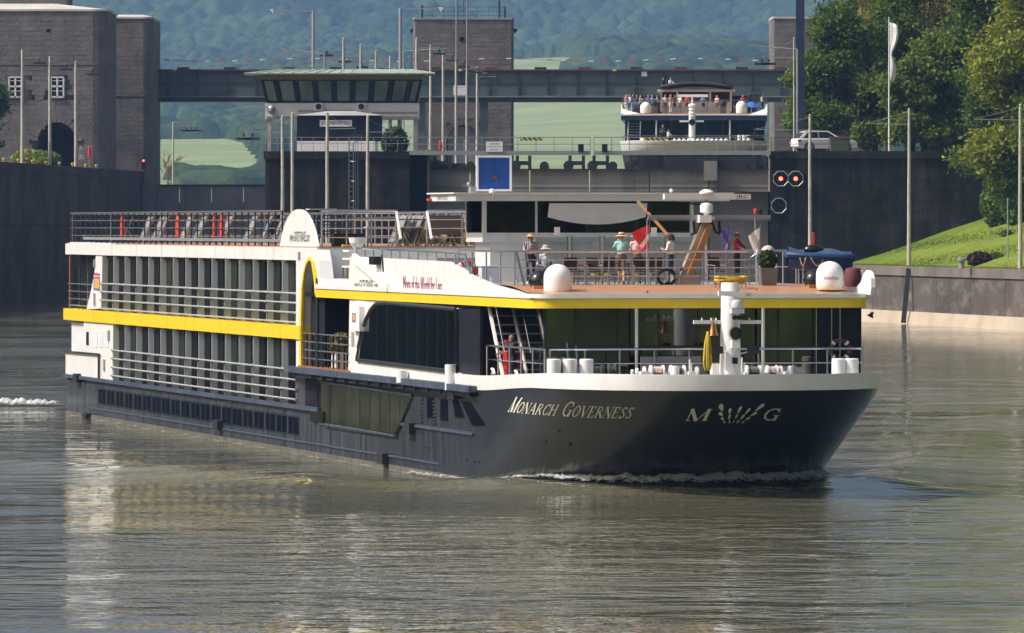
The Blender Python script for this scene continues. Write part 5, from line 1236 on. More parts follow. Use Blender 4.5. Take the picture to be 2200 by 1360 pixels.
# side bulwark
BWK = [(686,618),(686,599),(749,600),(752,551),(962,562),(985,574),(1012,592),(1060,612),(1105,624),(1128,632),(1140,641)]
bwk = [S(a, c, -HB-.02) for a, c in BWK]
m = MB(); m.prism([Vector((x, -HB-.02, max(z, 6.13))) for x, z in bwk], (0, .14, 0)); m.build('side_bulwark', 'white_paint', ship)
m = MB(); p0, p1 = S(766, 553), S(841, 621); m.bar((p0[0], -HB-.1, p0[1]), (p1[0], -HB-.1, p1[1]+.05), .16, .3); m.build('raised_brace', 'white_plastic', ship)
side_text('www.GATE1TRAVEL.com', 761, 811, 600, 623, 'print_black', -HB-.035, 3)
side_text('More of the World for Less', 866, 949, 592, 628, 'print_red', -HB-.035, 5)
x, z = S(815, 560); lb_ = MB().box(x-.5, x+.5, -HB-.3, -HB-.03, z-.15, z+.15).build('side_lamp', 'black_rubber', ship)
MB().tube([(x+.7, -HB-.05, z+.2), (x+.9, -HB-.06, z), (x+1.0, -HB-.05, z-.4)], .03, 5).build('lamp_cable', 'black_rubber', lb_)
# port wing of the front edge
m = MB(); pw_ = [(.42,6.2),(.55,6.45),(.5,6.75),(.25,6.96),(-.1,7.02),(-.5,6.9),(-.9,6.6),(-1.6,6.4),(-2.0,6.2)]; m.prism([Vector((x, HB+.02, z)) for x, z in pw_], (0, .14, 0)); m.build('port_wing', 'white_paint', ship)
# rails on the bulwark
bp_ = []
for px, py in ((763,533),(850,537),(930,541),(996,546),(1010,596)): x, z = S(px, py); bp_.append((x, -HB+.05, z))
MB().tube(bp_, .04, 6).build('bulwark_rail', 'steel', ship, True)
for i in range(13):
    t = i/12; x = bp_[0][0]+(bp_[3][0]-bp_[0][0])*t; z = bp_[0][2]+(bp_[3][2]-bp_[0][2])*t; MB().cyl((x, -HB+.05, 7.1), (x, -HB+.05, z), .03, n=6).build('bulwark_post', 'grey_metal', ship)
# bulkhead at the front of the sun deck
MB().box(-39.5, -39.35, -HB+.05, HB-.05, 6.2, 7.6).build('front_bulkhead', 'white_paint', ship)
MB().box(-105.5, -39.36, -HB+.02, HB-.02, 7.665, 7.70).build('sun_deck', 'deck_orange', ship)
# sun deck railing
def railing(name, p, q, z0, zs, n_, r_=.035, parent=ship, top=.05, mt='steel', pm='grey_metal'):
    root = MB().cyl((p[0], p[1], zs[-1]), (q[0], q[1], zs[-1]), top, n=8).build(name, mt, parent, True)
    for z in zs[:-1]: MB().cyl((p[0], p[1], z), (q[0], q[1], z), r_*.7, n=6).build('rail', mt, root, True)
    po = None
    for i in range(n_+1):
        t = i/n_; x, y = p[0]+(q[0]-p[0])*t, p[1]+(q[1]-p[1])*t
        if po is None: po = MB().cyl((0,0,z0), (0,0,zs[-1]), r_, n=6).build('post', pm, root); po.location = (x, y, 0)
        else: o = po.copy(); C.objects.link(o); o.location = (x, y, 0)
    return root
ZR = (8.05, 8.4, 8.74, 9.07)
railing('sun_deck_railing', (-105.2, -5.55), (-48.2, -5.55), 7.7, ZR, 36, pm='dark_metal'); railing('sun_deck_railing', (-105.2, 5.55), (-39.8, 5.55), 7.7, ZR, 40)
railing('sun_deck_railing', (-105.2, -5.5), (-105.2, 5.5), 7.7, ZR, 6); railing('sun_deck_railing', (-39.8, -5.5), (-39.8, -2.6), 7.7, ZR, 3); railing('sun_deck_railing', (-39.8, -1.4), (-39.8, 5.5), 7.7, ZR, 5)
MB().box(-101, -48.3, -5.62, -5.56, 7.86, 7.98).build('wind_board', 'grey_metal', ship)
for y in (-2.6, -1.4): MB().bar((-39.8, y, 9.05), (-38.9, y, 8.0), .08).build('gate_brace', 'sign_white', ship)
# ---------------- forward lounge
GX = -.45
MB().box(-8.6, -8.5, -HB+.05, -4.55, 3.1, 5.8).build('stair_back_wall', 'dark_wall', ship)
MB().box(-8.5, GX-.1, -4.62, -4.55, 3.1, 5.78).build('stair_side_wall', 'dark_glass', ship)
MB().box(-12.3, -8.6, -HB+.3, HB-.1, 3.1, 5.78).build('lounge_back', 'dark_wall', ship)
MB().box(-8.5, GX, -4.5, HB-.1, 3.12, 3.2).build('lounge_floor', 'wood', ship)
MB().box(-8.4, GX, HB-.2, HB-.1, 3.2, 5.78).build('lounge_port_wall', 'dark_wall', ship)
gl = [1171, 1237, 1327, 1415, 1500, 1590, 1672, 1752]
ys_ = [T(px, 700, GX)[0] for px in gl]
for a, b_ in zip(ys_[:-1], ys_[1:]):
    MB().box(GX-.03, GX, a+.03, b_-.03, 3.25, 4.42).build('lounge_pane', 'lounge_glass', ship); MB().box(GX-.03, GX, a+.03, b_-.03, 4.52, 5.74).build('lounge_pane', 'lounge_glass', ship)
for y in ys_: MB().box(GX-.1, GX+.04, y-.035, y+.035, 3.1, 5.77).build('lounge_mullion', 'dark_metal', ship)
MB().box(GX-.1, GX+.02, ys_[0], ys_[-1], 4.43, 4.51).build('lounge_transom', 'dark_metal', ship)
MB().box(GX-.4, GX, ys_[-1]+.04, HB-.06, 3.1, 5.77).build('lounge_corner', 'dark_wall', ship)
for px in (1368, 1640):
    y, z = T(px, 700, .12); MB().cyl((.1, y, 3.1), (.1, y, 5.78), .055, n=8).build('front_pillar', 'white_paint', ship, True)
for px in (1752, 1785, 1803):
    y, z = T(px, 700, -.3); MB().cyl((-.2, y, 3.1), (-.2, y, 5.78), .025, n=6).build('front_rod', 'steel', ship)
# stair to the terrace
st = MB().bar((-5.6, -5.45, 3.15), (-8.3, -5.45, 5.85), .07, .2).build('stair', 'white_paint', ship); MB().bar((-5.6, -4.62, 3.15), (-8.3, -4.62, 5.85), .07, .2).build('stringer', 'white_paint', st)
for i in range(9): t = (i+.5)/9; MB().box(-5.6-2.7*t-.15, -5.6-2.7*t+.1, -5.4, -4.68, 3.15+2.7*t, 3.2+2.7*t).build('tread', 'grey_metal', st)
for y in (-5.5, -4.6): MB().tube([(-5.2, y, 4.2), (-7.7, y, 6.75)], .035, 6).build('hand_rail', 'steel', st)
for y in (-4.4, -4.1): MB().tube([(.05, y, 3.2), (-.9, y, 5.75)], .035, 6).build('ladder_rail', 'steel', st)
# foredeck rails
railing('foredeck_railing', (.6, -5.2), (.6, 5.4), 3.1, (3.95, 4.42), 9, .03, ship, .04)
q1 = [S(1000, 748, -HB+.1), S(1178, 755, -HB+.1)]
railing('foredeck_railing', (-9.8, -HB+.15), (.6, -HB+.35), 3.1, (3.95, 4.42), 6, .03, ship, .04)
railing('foredeck_railing', (.6, HB-.3), (-3, HB-.15), 3.1, (3.95, 4.42), 3, .03, ship, .04)
# ---------------- bow lettering
LET = {  # strokes: (points, width) in a unit box
 'M': (1.15, [([(.08,0),(.08,1)],.05),([(.08,1),(.55,.0)],.17),([(.55,0),(1.0,1)],.05),([(1.0,1),(1.0,0)],.17),([(-.05,.02),(.22,.02)],.04),([(.86,.02),(1.15,.02)],.04),([(-.05,.98),(.14,.98)],.04),([(.96,.98),(1.15,.98)],.04)]),
 'O': (1.0, [([(.5+.42*math.cos(t*.3927),.5+.48*math.sin(t*.3927)) for t in range(17)],.12)]),
 'N': (1.05, [([(.1,0),(.1,1)],.05),([(.1,1),(.92,0)],.17),([(.92,0),(.92,1)],.05),([(-.03,.02),(.25,.02)],.04),([(.78,.98),(1.06,.98)],.04)]),
 'A': (1.0, [([(.06,0),(.48,1)],.05),([(.46,1),(.92,0)],.17),([(.2,.36),(.74,.36)],.05),([(-.05,.02),(.2,.02)],.04),([(.76,.02),(1.05,.02)],.04)]),
 'R': (.95, [([(.16,0),(.16,1)],.16),([(.16,.97),(.55,.95),(.7,.76),(.55,.54),(.16,.52)],.1),([(.42,.52),(.9,.0)],.15),([(.0,.02),(.36,.02)],.04)]),
 'C': (.9, [([(.86,.8),(.7,.95),(.46,.98),(.18,.8),(.1,.5),(.18,.2),(.46,.02),(.72,.06),(.88,.22)],.12),([(.86,.98),(.86,.7)],.05)]),
 'H': (1.05, [([(.16,0),(.16,1)],.16),([(.88,0),(.88,1)],.16),([(.16,.52),(.88,.52)],.05),([(.0,.02),(.34,.02)],.04),([(.7,.02),(1.04,.02)],.04),([(.0,.98),(.34,.98)],.04),([(.7,.98),(1.04,.98)],.04)]),
 'G': (1.0, [([(.86,.8),(.7,.95),(.46,.98),(.18,.8),(.1,.5),(.18,.2),(.46,.02),(.72,.06),(.84,.2)],.12),([(.86,.98),(.86,.7)],.05),([(.84,.0),(.84,.42)],.15),([(.64,.43),(1.0,.43)],.04)]),
 'V': (1.0, [([(.08,1),(.52,0)],.17),([(.52,0),(.92,1)],.05),([(-.05,.98),(.24,.98)],.04),([(.78,.98),(1.05,.98)],.04)]),
 'E': (.85, [([(.16,0),(.16,1)],.16),([(.16,.96),(.72,.96)],.06),([(.16,.52),(.56,.52)],.05),([(.16,.03),(.76,.03)],.06),([(.72,.98),(.72,.78)],.05),([(.77,.0),(.77,.24)],.05),([(0,.02),(.2,.02)],.04),([(0,.98),(.2,.98)],.04)]),
 'S': (.75, [([(.64,.84),(.5,.96),(.3,.97),(.14,.82),(.2,.62),(.5,.44),(.62,.24),(.48,.05),(.26,.03),(.1,.18)],.12),([(.65,.98),(.65,.74)],.04),([(.09,.02),(.09,.28)],.04)])}
def stroke_text(s_, mapper, mt, name='lettering', parent=ship):
    segs = []; x = 0
    for i, ch in enumerate(s_):
        if ch == ' ': x += .55; continue
        w_, st_ = LET[ch.upper()]; sc_ = 1.0 if ch.isupper() else .74; segs.append((x, sc_, st_)); x += (w_+.16)*sc_
    k = 0; m = MB()
    for x0, sc_, st_ in segs:
        for pts, wd in st_:
            for (ax, ay), (bx_, by) in zip(pts[:-1], pts[1:]):
                d_ = Vector((bx_-ax, by-ay)); d_.normalize(); n2 = Vector((-d_.y, d_.x)); sub = 3; k += 1
                ax2, ay2, bx2, by2 = ax-d_.x*.02, ay-d_.y*.02, bx_+d_.x*.02, by+d_.y*.02
                wv = wd*1.15*(.45+.55*abs(d_.y)) if len(pts) > 2 else wd*1.1
                rw_ = []
                for j in range(sub+1):
                    t = j/sub; cx_, cy_ = ax2+(bx2-ax2)*t, ay2+(by2-ay2)*t
                    rw_.append([mapper((x0+(cx_+s2*n2.x*wv/2)*sc_)/x, (cy_+s2*n2.y*wv/2)*sc_, .012+.0006*(k % 12)) for s2 in (-1, 1)])
                m.grid(rw_)
    return m.build(name, mt, parent, False, False)
def bow_map(px0, px1, zb_, zt_, slope=0):
    a0, a1 = bow_angle(px0, zb_), bow_angle(px1, zb_)
    # even spacing along the curve
    tab = [hull_pt(a0+(a1-a0)*i/60, zb_) for i in range(61)]; cum = [0]
    for p, q in zip(tab[:-1], tab[1:]): cum.append(cum[-1]+(q-p).length)
    pxs = [proj(W(*p))[0] for p in tab]; mixu = [.3*c_/cum[-1]+.7*(p_-pxs[0])/(pxs[-1]-pxs[0]) for c_, p_ in zip(cum, pxs)]
    def f(u, v, off):
        a = float(np.interp(u, mixu, [a0+(a1-a0)*i/60 for i in range(61)])); z = zb_+(zt_-zb_)*v+slope*u
        p = hull_pt(a, z); t1 = hull_pt(a+.3, z)-p; t2 = hull_pt(a, z+.05)-p; n_ = t1.cross(t2).normalized()
        if n_.dot(Vector((p.x-(-8), p.y, 0))) < 0: n_ = -n_
        return p+n_*off
    return f
stroke_text('Monarch Governess', bow_map(1088, 1358, 2.29, 2.80, -.06), 'print_ivory')
stroke_text('M', bow_map(1472, 1525, 2.16, 2.56), 'print_ivory'); stroke_text('G', bow_map(1634, 1674, 2.16, 2.56), 'print_ivory')
# fan emblem of drop shapes
fm = bow_map(1524, 1624, 2.05, 2.70); m = MB(); kk = 0
for cu, cv, ang, ln in ((.09,.86,42,.36),(.91,.86,-42,.36),(.31,.66,25,.26),(.5,.74,0,.28),(.69,.66,-25,.26),(.15,.52,58,.26),(.85,.52,-58,.26),(.36,.36,22,.22),(.64,.36,-22,.22),(.23,.28,55,.2),(.77,.28,-55,.2),(.30,.10,48,.13),(.70,.10,-48,.13),(.41,.12,22,.14),(.59,.12,-22,.14),(.5,.40,0,.18),(.5,.12,0,.1)):
    a = R(ang); dx, dy = -math.sin(a), math.cos(a); pts = []; kk += 1
    for i in range(10):
        t = 2*math.pi*i/10; l_ = math.cos(t)*.5; wv = math.sin(t)*.2*(1+.6*math.cos(t)); u_ = (l_*dx+wv*dy)*ln/1.85; v_ = (l_*dy-wv*dx)*ln/.72
        pts.append(fm(cu+u_, cv+v_, .012+.001*kk))
    c_ = fm(cu, cv, .014+.001*kk); n0 = len(pts); m.add(pts+[c_], [(i, (i+1) % n0, n0) for i in range(n0)])
m.build('fan_emblem', 'print_ivory', ship, False, False)
# anchor recess and hull scuppers
for px, z in ((1430, .15), (1645, .2)):
    f_ = bow_map(px-38, px+38, z, z+.35); m = MB(); m.grid([[f_(u, 0, .02) for u in (0, .3, .6, 1)], [f_(u-.1, 1, .02) for u in (0, .3, .6, 1)]]); m.build('anchor_pocket', 'black_rubber', ship)
for px, z in ((1200,1.75),(1172,1.35),(1225,1.3),(1003,.45),(1020,.45),(1030,.45),(915,.7),(925,.68)):
    a = bow_angle(px, z) if px > 1040 else None
    p = hull_pt(a, z) if a else Vector((S(px, 0)[0], -side_y(S(px, 0)[0], z), z)); MB().ball(p, .06, 6, 4).build('scupper', 'black_rubber', ship)
# ---------------- wheelhouse
WX = -17.0; WH = 3.87
wh = empty('wheelhouse', (0,0,0)); wh.parent = ship
y0 = -WH
def tz(py, x=WX): return T(1250, py, x)[1]
zr0, zr1, zs_, zl = tz(432), tz(417), tz(500), tz(520)
MB().box(-20.2, -15.6, -WH-1.25, WH+.9, zr0, zr1).build('roof', 'white_paint', wh)
MB().box(-20.4, -15.4, -WH-1.35, WH+1.0, zr1, zr1+.05).build('roof_edge', 'white_paint', wh)
MB().box(-20, WX, -WH, WH, zl, zs_).build('sill_wall', 'white_paint', wh)
MB().box(-19.8, WX-.15, -WH+.3, WH-.1, 6.4, zl).build('base_wall', 'white_paint', wh)
MB().box(-19.9, -19.8, -WH+.05, WH-.05, zs_, zr0).build('rear_wall', 'dark_wall', wh)
MB().box(-19.7, WX-.1, -WH+.1, WH-.1, zs_-.02, zs_+.03).build('console_floor', 'dark_wall', wh)
pan = [1041, 1152, 1262, 1368, 1486]
yy = [T(p, 470, WX)[0] for p in pan]
for a, b_ in zip(yy[:-1], yy[1:]): MB().box(WX-.04, WX, a+.05, b_-.05, zs_+.04, zr0-.03).build('wheelhouse_pane', 'bridge_glass', wh)
for i, y in enumerate(yy): MB().box(WX-.1, WX+.03, y-(.07 if i in (0, 4) else .04), y+(.07 if i in (0, 4) else .04), zs_, zr0).build('window_post', 'white_paint' if i in (0, 1, 4) else 'dark_metal', wh)
MB().box(-19.9, WX-.1, -WH, -WH+.04, zs_+.04, zr0-.03).build('wheelhouse_pane', 'bridge_glass', wh)
for x in (-19.95, WX): MB().box(x-.07, x+.07, -WH-.02, -WH+.12, zs_, zr0).build('window_post', 'white_paint', wh)
MB().box(-19.9, WX-.1, WH-.1, WH-.05, zs_+.04, zr0-.03).build('wheelhouse_pane', 'bridge_glass', wh)
# sagging white cloth before the glass, added for the reflection of a white canopy
rows = []
for i in range(7):
    t = i/6; rows.append([(-16.4-.3*t, T(1160, 0, -18)[0]+(T(1370, 0, -18)[0]-T(1160, 0, -18)[0])*j/8, zr0-.08-.75*t*(1-.35*abs(j/4-1)**2)) for j in range(9)])
m = MB(); m.grid(rows); m.build('sail_reflection', 'cloth_white', wh, True, False)
m = MB()
for a, b_ in ((1440, 1500), (1268, 1330)):
    ya, yb = T(a, 0, WX)[0], T(b_, 0, WX)[0]; m = MB(); m.bar((WX+.12, ya, zr0-.02), (WX+.12, yb, zr0-.12), .05); m.bar((WX+.12, (ya+yb)/2, zr0-.07), (WX+.12, (ya+yb)/2+.1, zr0-.7), .03); m.build('window_wiper', 'black_rubber', wh)
y = T(1300, 0, WX)[0]
for dy in (0, .12): MB().bar((WX+.1, y+dy, zr0-.05), (WX+.1, y+dy, zr0-.6), .035).build('window_wiper', 'black_rubber', wh)
# roof edge marking, blue board, lights
f_ = lambda a, c: (-18.9+1.9*a, -WH-1.262, zr0+.03+.16*c); text('lettering', '24 89 6 N 02 42', f_, 'print_black', wh)
MB().box(-20.35, -19.9, -WH-1.37, -WH-1.2, zr0+.02, zr0+.1).build('side_light', 'lifebuoy_red', wh)
bb = empty('blue_board', (0,0,0)); bb.parent = ship
ya, za = T(1023, 411, -17.6); yb, zb_ = T(1099, 334, -17.6); hw = .05
MB().box(-17.65, -17.58, ya+.06, yb-.06, za+.06, zb_-.06).build('panel', 'board_blue', bb)
m = MB(); m.box(-17.66, -17.55, ya, ya+.075, za, zb_); m.box(-17.66, -17.55, yb-.075, yb, za, zb_); m.box(-17.66, -17.55, ya+.075, yb-.075, za, za+.075); m.box(-17.66, -17.55, ya+.075, yb-.075, zb_-.075, zb_); m.build('frame', 'white_plastic', bb)
m = MB()
for i in range(8):
    for j in range(6): yq = ya+.17+(yb-ya-.34)*i/7; zq = zb_-.18-(zb_-za)*.115*j; m.cyl((-17.585, yq, zq), (-17.565, yq, zq), .02, n=6)
tag(m.build('lamp_holes', 'print_black', bb), kind='stuff')
MB().cyl((-17.6, (ya+yb)/2, za+.5), (-17.5, (ya+yb)/2, za+.5), .08, n=10).build('flash_lamp', 'brass', bb)
for y in (ya+.1, yb-.1): MB().bar((-17.6, y, zr1), (-17.6, y, za), .05).build('bracket', 'dark_metal', bb)
yq, zq = T(1052, 412, -16); m = MB(); m.ball((-15.6, yq, zq), .11, 10, 6); m.cyl((-15.6, yq, zr1-.2), (-15.6, yq, zq-.1), .05); m.build('search_light', 'white_plastic', wh, True)
yq, zq = T(1016, 408, -17); m = MB(); m.box(-17.2, -16.8, yq-.12, yq+.08, zr1+.05, zr1+.25); m.ball((-17, yq-.15, zr1+.35), .08, 6, 4); m.build('roof_horn', 'grey_metal', wh)
yq, zq = T(1438, 408, -16); MB().ball((-15.7, yq, zr1+.12), .07, 8, 5).build('roof_antenna', 'white_plastic', wh)
# glass screen before the wheelhouse
for px in (1220, 1290, 1430):
    for k in (0, 8):
        y, z = T(px+k, 0, -12.6); MB().cyl((-12.6, y, 6.5), (-12.6, y, 8.15), .035, n=6).build('screen_post', 'steel', ship)
for a, b_ in ((1150, 1218), (1229, 1288), (1300, 1428), (1440, 1500)):
    p, q = T(a, 0, -12.6)[0], T(b_, 0, -12.6)[0]; MB().box(-12.62, -12.6, p, q, 6.6, 8.1).build('screen_pane', 'clear_glass', ship)
for px, py in ((1198, 497), (1406, 498)):
    y, z = T(px, py, -12.5); MB().box(-12.59, -12.57, y-.1, y+.1, z-.15, z+.15).build('screen_notice', 'sign_white', ship)
for z in (6.8, 7.2): y0_, y1_ = T(1260, 0, -11.9)[0], T(1420, 0, -11.9)[0]; MB().cyl((-11.9, y0_, z), (-11.9, y1_, z), .035, n=6).build('hazard_chain', 'hazard_tape', ship)
# terrace rail
ra, rb_ = T(1106, 0, -4.9)[0], T(1660, 0, -4.9)[0]
railing('terrace_railing', (-4.9, ra), (-4.9, rb_), 6.5, (6.8, 7.08, 7.35, 7.63), 11, .03, ship, .045)
railing('terrace_railing', (-4.9, ra), (-14.5, ra), 6.5, (7.08, 7.63), 4, .03, ship, .04)
railing('terrace_railing', (-6.5, 5.4), (-16, 5.4), 6.5, (7.08, 7.63), 5, .03, ship, .045)
for dy in (.05, .35): MB().bar((-4.8, ra+dy, 7.6), (-3.9, ra+dy+.1, 6.4), .06).build('stair_rail', 'steel', ship)
MB().box(-13.8, -12.7, T(1032, 0, -13)[0], T(1074, 0, -13)[0], 6.45, 7.1).build('vent_box', 'grey_fin', ship)
# deck hatch and dark stores abaft the wheelhouse
MB().box(-30, -21, -4.4, 4.4, 6.4, 7.0).build('skylight', 'grey_fin', ship); MB().box(-29.5, -21.5, -4.6, 4.6, 7.0, 7.35).build('skylight_roof', 'grey_metal', ship)
# ---------------- domes
def dome(px, py_b, py_t, wpx, x, word=None):
    y, zb_ = T(px, py_b, x); _, zt_ = T(px, py_t, x); r = wpx/2/FPX*(SO.y-x*CT); h = zt_-zb_
    root = MB().lathe([(r*.86,0),(r*.97,.06),(r*.985,.16),(r,.19),(r,h-r*.98)]+[(r*math.cos(R(a)), h-r*.98+r*.98*math.sin(R(a))) for a in range(12, 91, 13)]+[(.001,h)], (0,0,0), 28).build('satellite_dome', 'white_plastic', ship, True)
    root.location = (x, y, zb_)
    MB().cyl((0,0,-.28),(0,0,.02),r*.35,n=12).build('pedestal', 'boom_orange', root)
    if word:
        def f(a, c):
            th = R(-90+10+(a-.5)*62); th2 = th+SHROT*0; zz = h*.36+.13*c; rr = r*1.008
            d_ = Vector((-math.sin(0), 0, 0)); ang = (a-.42)*1.05
            # facing the camera: camera direction in ship axes is (CT,-ST)
            fx, fy = CT, -ST; sx_, sy_ = ST, CT
            return (rr*(fx*math.cos(ang)+sx_*math.sin(ang)), rr*(fy*math.cos(ang)+sy_*math.sin(ang)), zz)
        text('lettering', word, f, 'print_blue', root)
    return root
dome(1198, 633, 567, 60, -1.9); dome(1783, 623, 561, 60, -1.6, 'intellian')
for px, py, x in ((1160, 612, -3.0), (1750, 610, -3.1)):
    y, z = T(px, py, x); o = MB().lathe([(.36,0),(.40,.1)]+[(.4*math.cos(R(a)), .1+.42*math.sin(R(a))) for a in (15,30,45,60,75)]+[(.001,.52)], (x, y, z-.02), 20).build('black_dome', 'black_gloss', ship, True)
    MB().box(x-.25, x+.45, y-.3, y+.35, dz(x)-.1, z-.02).build('dome_plinth', 'boom_orange', o)
# ---------------- crane boom with radar
cr = empty('crane', (0,0,0)); cr.parent = ship
def tp(px, py, x): y, z = T(px, py, x); return Vector((x, y, z))
b0, b1 = tp(1462, 612, -5.4), tp(1518, 478, -5.4); m = MB(); m.bar(b0, b1, .34, .34); m.build('boom', 'boom_tan', cr)
m = MB(); m.bar(tp(1474, 612, -5.15), tp(1526, 482, -5.15), .12, .2); m.build('boom_side', 'boom_orange', cr)
m = MB(); a_ = tp(1392, 466, -5.4); c_ = tp(1655, 466, -5.4); m.bar(a_, c_, .1, .13); m.bar(a_+Vector((0,0,-.1)), c_+Vector((0,0,-.1)), .04, .04); m.build('crossbar', 'grey_metal', cr)
p = tp(1518, 472, -5.3); m = MB(); m.box(p.x-.2, p.x+.25, p.y-.3, p.y+.12, p.z-.1, p.z+.15); m.build('head_box', 'white_plastic', cr)
p = tp(1518, 452, -5.4); m = MB(); m.lathe([(.08,-.25),(.1,-.1),(.22,-.06),(.22,.16),(.16,.24),(.001,.26)], p, 14); m.cyl(p+Vector((0,0,-.32)), p+Vector((0,0,-.2)), .3); m.build('lamp_drum', 'white_plastic', cr, True)
p = tp(1518, 423, -8); ra_ = MB().box(p.x-.14, p.x+.14, tp(1426, 423, -8).y, tp(1611, 423, -8).y, p.z-.09, p.z+.10).build('radar_bar', 'white_plastic', cr)
MB().lathe([(.25,0),(.25,.05),(.12,.14),(.001,.15)], tp(1518, 416, -8), 14).build('radar_motor', 'white_plastic', ra_); MB().cyl(tp(1518, 429, -8), tp(1518, 600, -8), .06, n=8).build('radar_mast', 'grey_metal', ra_)
q0 = tp(1582, 428, -7.84); q1 = tp(1607, 419, -7.84); text('lettering', 'JRC', lambda a, c: (-7.845, q0.y+(q1.y-q0.y)*a, q0.z+(q1.z-q0.z)*c), 'print_red', ra_)
for px, mt in ((1623, 'lifebuoy_red'), (1634, 'black_rubber')): m = MB(); p = tp(px, 455, -5.4); m.lathe([(.02,-.12),(.06,-.03),(.07,.06),(.03,.1)], p, 8); m.build('signal_lamp', mt, cr)
p = tp(1396, 450, -5.4); m = MB(); m.box(p.x-.08, p.x+.08, p.y-.08, p.y+.08, p.z-.08, p.z+.18); m.build('signal_lamp', 'black_rubber', cr)
for px0, s_ in ((1490, -1), (1545, 1)):
    m = MB(); m.tube([tp(px0-8*s_*-1*0+a, b_, -5.35) for a, b_ in ((0,475),(2,500),(6*s_,505),(8*s_*-1,498),(-14*s_,482),(-18*s_,478))], .045, 6); m.build('black_hose', 'black_rubber', cr)
m = MB(); m.tube([tp(1432+18*math.cos(R(a)), 596+17*math.sin(R(a)), -5.1) for a in range(30, 390, 24)], .06, 6); m.tube([tp(1432+18*math.cos(R(30)), 596+17*math.sin(R(30)), -5.1), tp(1452, 600, -5.1), tp(1460, 580, -5.2), tp(1466, 575, -5.3)], .06, 6); m.build('black_hose', 'black_rubber', cr, True)
m = MB(); m.bar(tp(1370, 432, -9), tp(1435, 505, -7), .08, .06); m.build('boom_stay', 'boom_orange', cr)
m = MB(); p = tp(1470, 610, -5.4); m.box(p.x-.35, p.x+.35, p.y-.4, p.y+.5, 6.4, 6.85); m.build('crane_base', 'grey_metal', cr)
# halyards with red balls
for px, x, bottom in ((1390, -.9, 626), (1625, -1.2, 621)):
    m = MB(); m.cyl(tp(px-(0 if px < 1500 else 3), 470, -4.9), tp(px, bottom, x), .012, n=4); o = m.build('halyard', 'grey_metal', ship); MB().ball(tp(px, bottom, x), .05, 8, 5).build('float_ball', 'lifebuoy_red', o)
# ---------------- bow mast
ms = empty('bow_mast', (0,0,0)); ms.parent = ship
MXX = 3.0; pb, pt = tp(1569, 812, MXX), tp(1561, 610, MXX)
MB().lathe([(.36,3.08),(.36,3.6),(.33,4.6),(.31,5.6),(.30,pt.z),(.28,pt.z+.04)], (MXX, pb.y, 0), 24).build('column', 'white_plastic', ms, True)
a_, c_ = tp(1490, 692, MXX), tp(1637, 692, MXX); MB().bar(a_, c_, .12, .12).build('crosstree', 'white_plastic', ms)
m = MB()
for px in (1508, 1528, 1538, 1610): m.cyl(tp(px, 688, MXX), tp(px, 683, MXX), .025, n=6)
m.build('antenna', 'white_plastic', ms)
m = MB(); p = tp(1584, 632, MXX+.45); m.bar(tp(1543, 630, MXX+.45), tp(1626, 634, MXX+.45), .15, .16); o = m.build('radar_bar', 'white_plastic', ms)
q0, q1 = tp(1603, 638, MXX+.54), tp(1614, 630, MXX+.54); text('lettering', 'JRC', lambda a, c: (MXX+.535, q0.y+(q1.y-q0.y)*a, q0.z+(q1.z-q0.z)*c), 'print_red', o)
p = tp(1582, 652, MXX+.45); m = MB(); m.lathe([(.1,-.2),(.21,-.14),(.22,.02),(.17,.1),(.07,.12),(.07,.25)], p, 14); m.build('radar_motor', 'grey_fin', ms, True)
p = tp(1583, 668, MXX+.45); m = MB(); m.box(p.x-.15, p.x+.15, p.y-.2, p.y+.22, p.z-.08, p.z+.08); m.build('lamp_bracket', 'grey_fin', ms)
for i, px in enumerate((1577, 1586, 1595)): p = tp(px, 682, MXX+.5); MB().cyl(p, p+Vector((.12, 0, 0)), .085, n=12).build('signal_lens', 'black_gloss', ms, True)
p = tp(1581, 716, MXX+.42); o = MB().cyl(p-Vector((.1,0,0)), p+Vector((.16, -.03, 0)), .22, .2, 18).build('search_light', 'black_gloss', ms, True); MB().cyl(p+Vector((.165,-.03,0)), p+Vector((.17,-.03,0)), .17, n=16).build('lens', 'dark_glass', o)
p = tp(1580, 740, MXX+.42); m = MB(); m.box(p.x-.1, p.x+.1, p.y-.14, p.y+.14, p.z-.12, p.z+.14); m.build('lamp_bracket', 'white_plastic', ms)
p = tp(1579, 775, MXX+.42); m = MB(); m.box(p.x-.08, p.x+.08, p.y-.08, p.y+.08, p.z-.1, p.z+.1); m.build('bracket_box', 'black_rubber', ms)
for px, pa in ((1540, 1570), (1618, 1590)):
    p = tp(px, 752, MXX+.35); o = MB().box(p.x-.08, p.x+.1, p.y-.19, p.y+.19, p.z-.12, p.z+.12).build('flood_light', 'dark_metal', ms); MB().bar(p-Vector((.05,0,.03)), tp(pa, 760, MXX+.3), .035).build('lamp_arm', 'white_plastic', o)
p = tp(1532, 708, MXX+.1); o = MB().lathe([(.03,.22),(.07,.2),(.09,.1),(.12,-.05),(.17,-.17),(.18,-.2)], p, 16).build('ship_bell', 'brass', ms, True); MB().bar(p+Vector((0,0,.2)), p+Vector((0,0,.42)), .02).build('bell_hanger', 'steel', o)
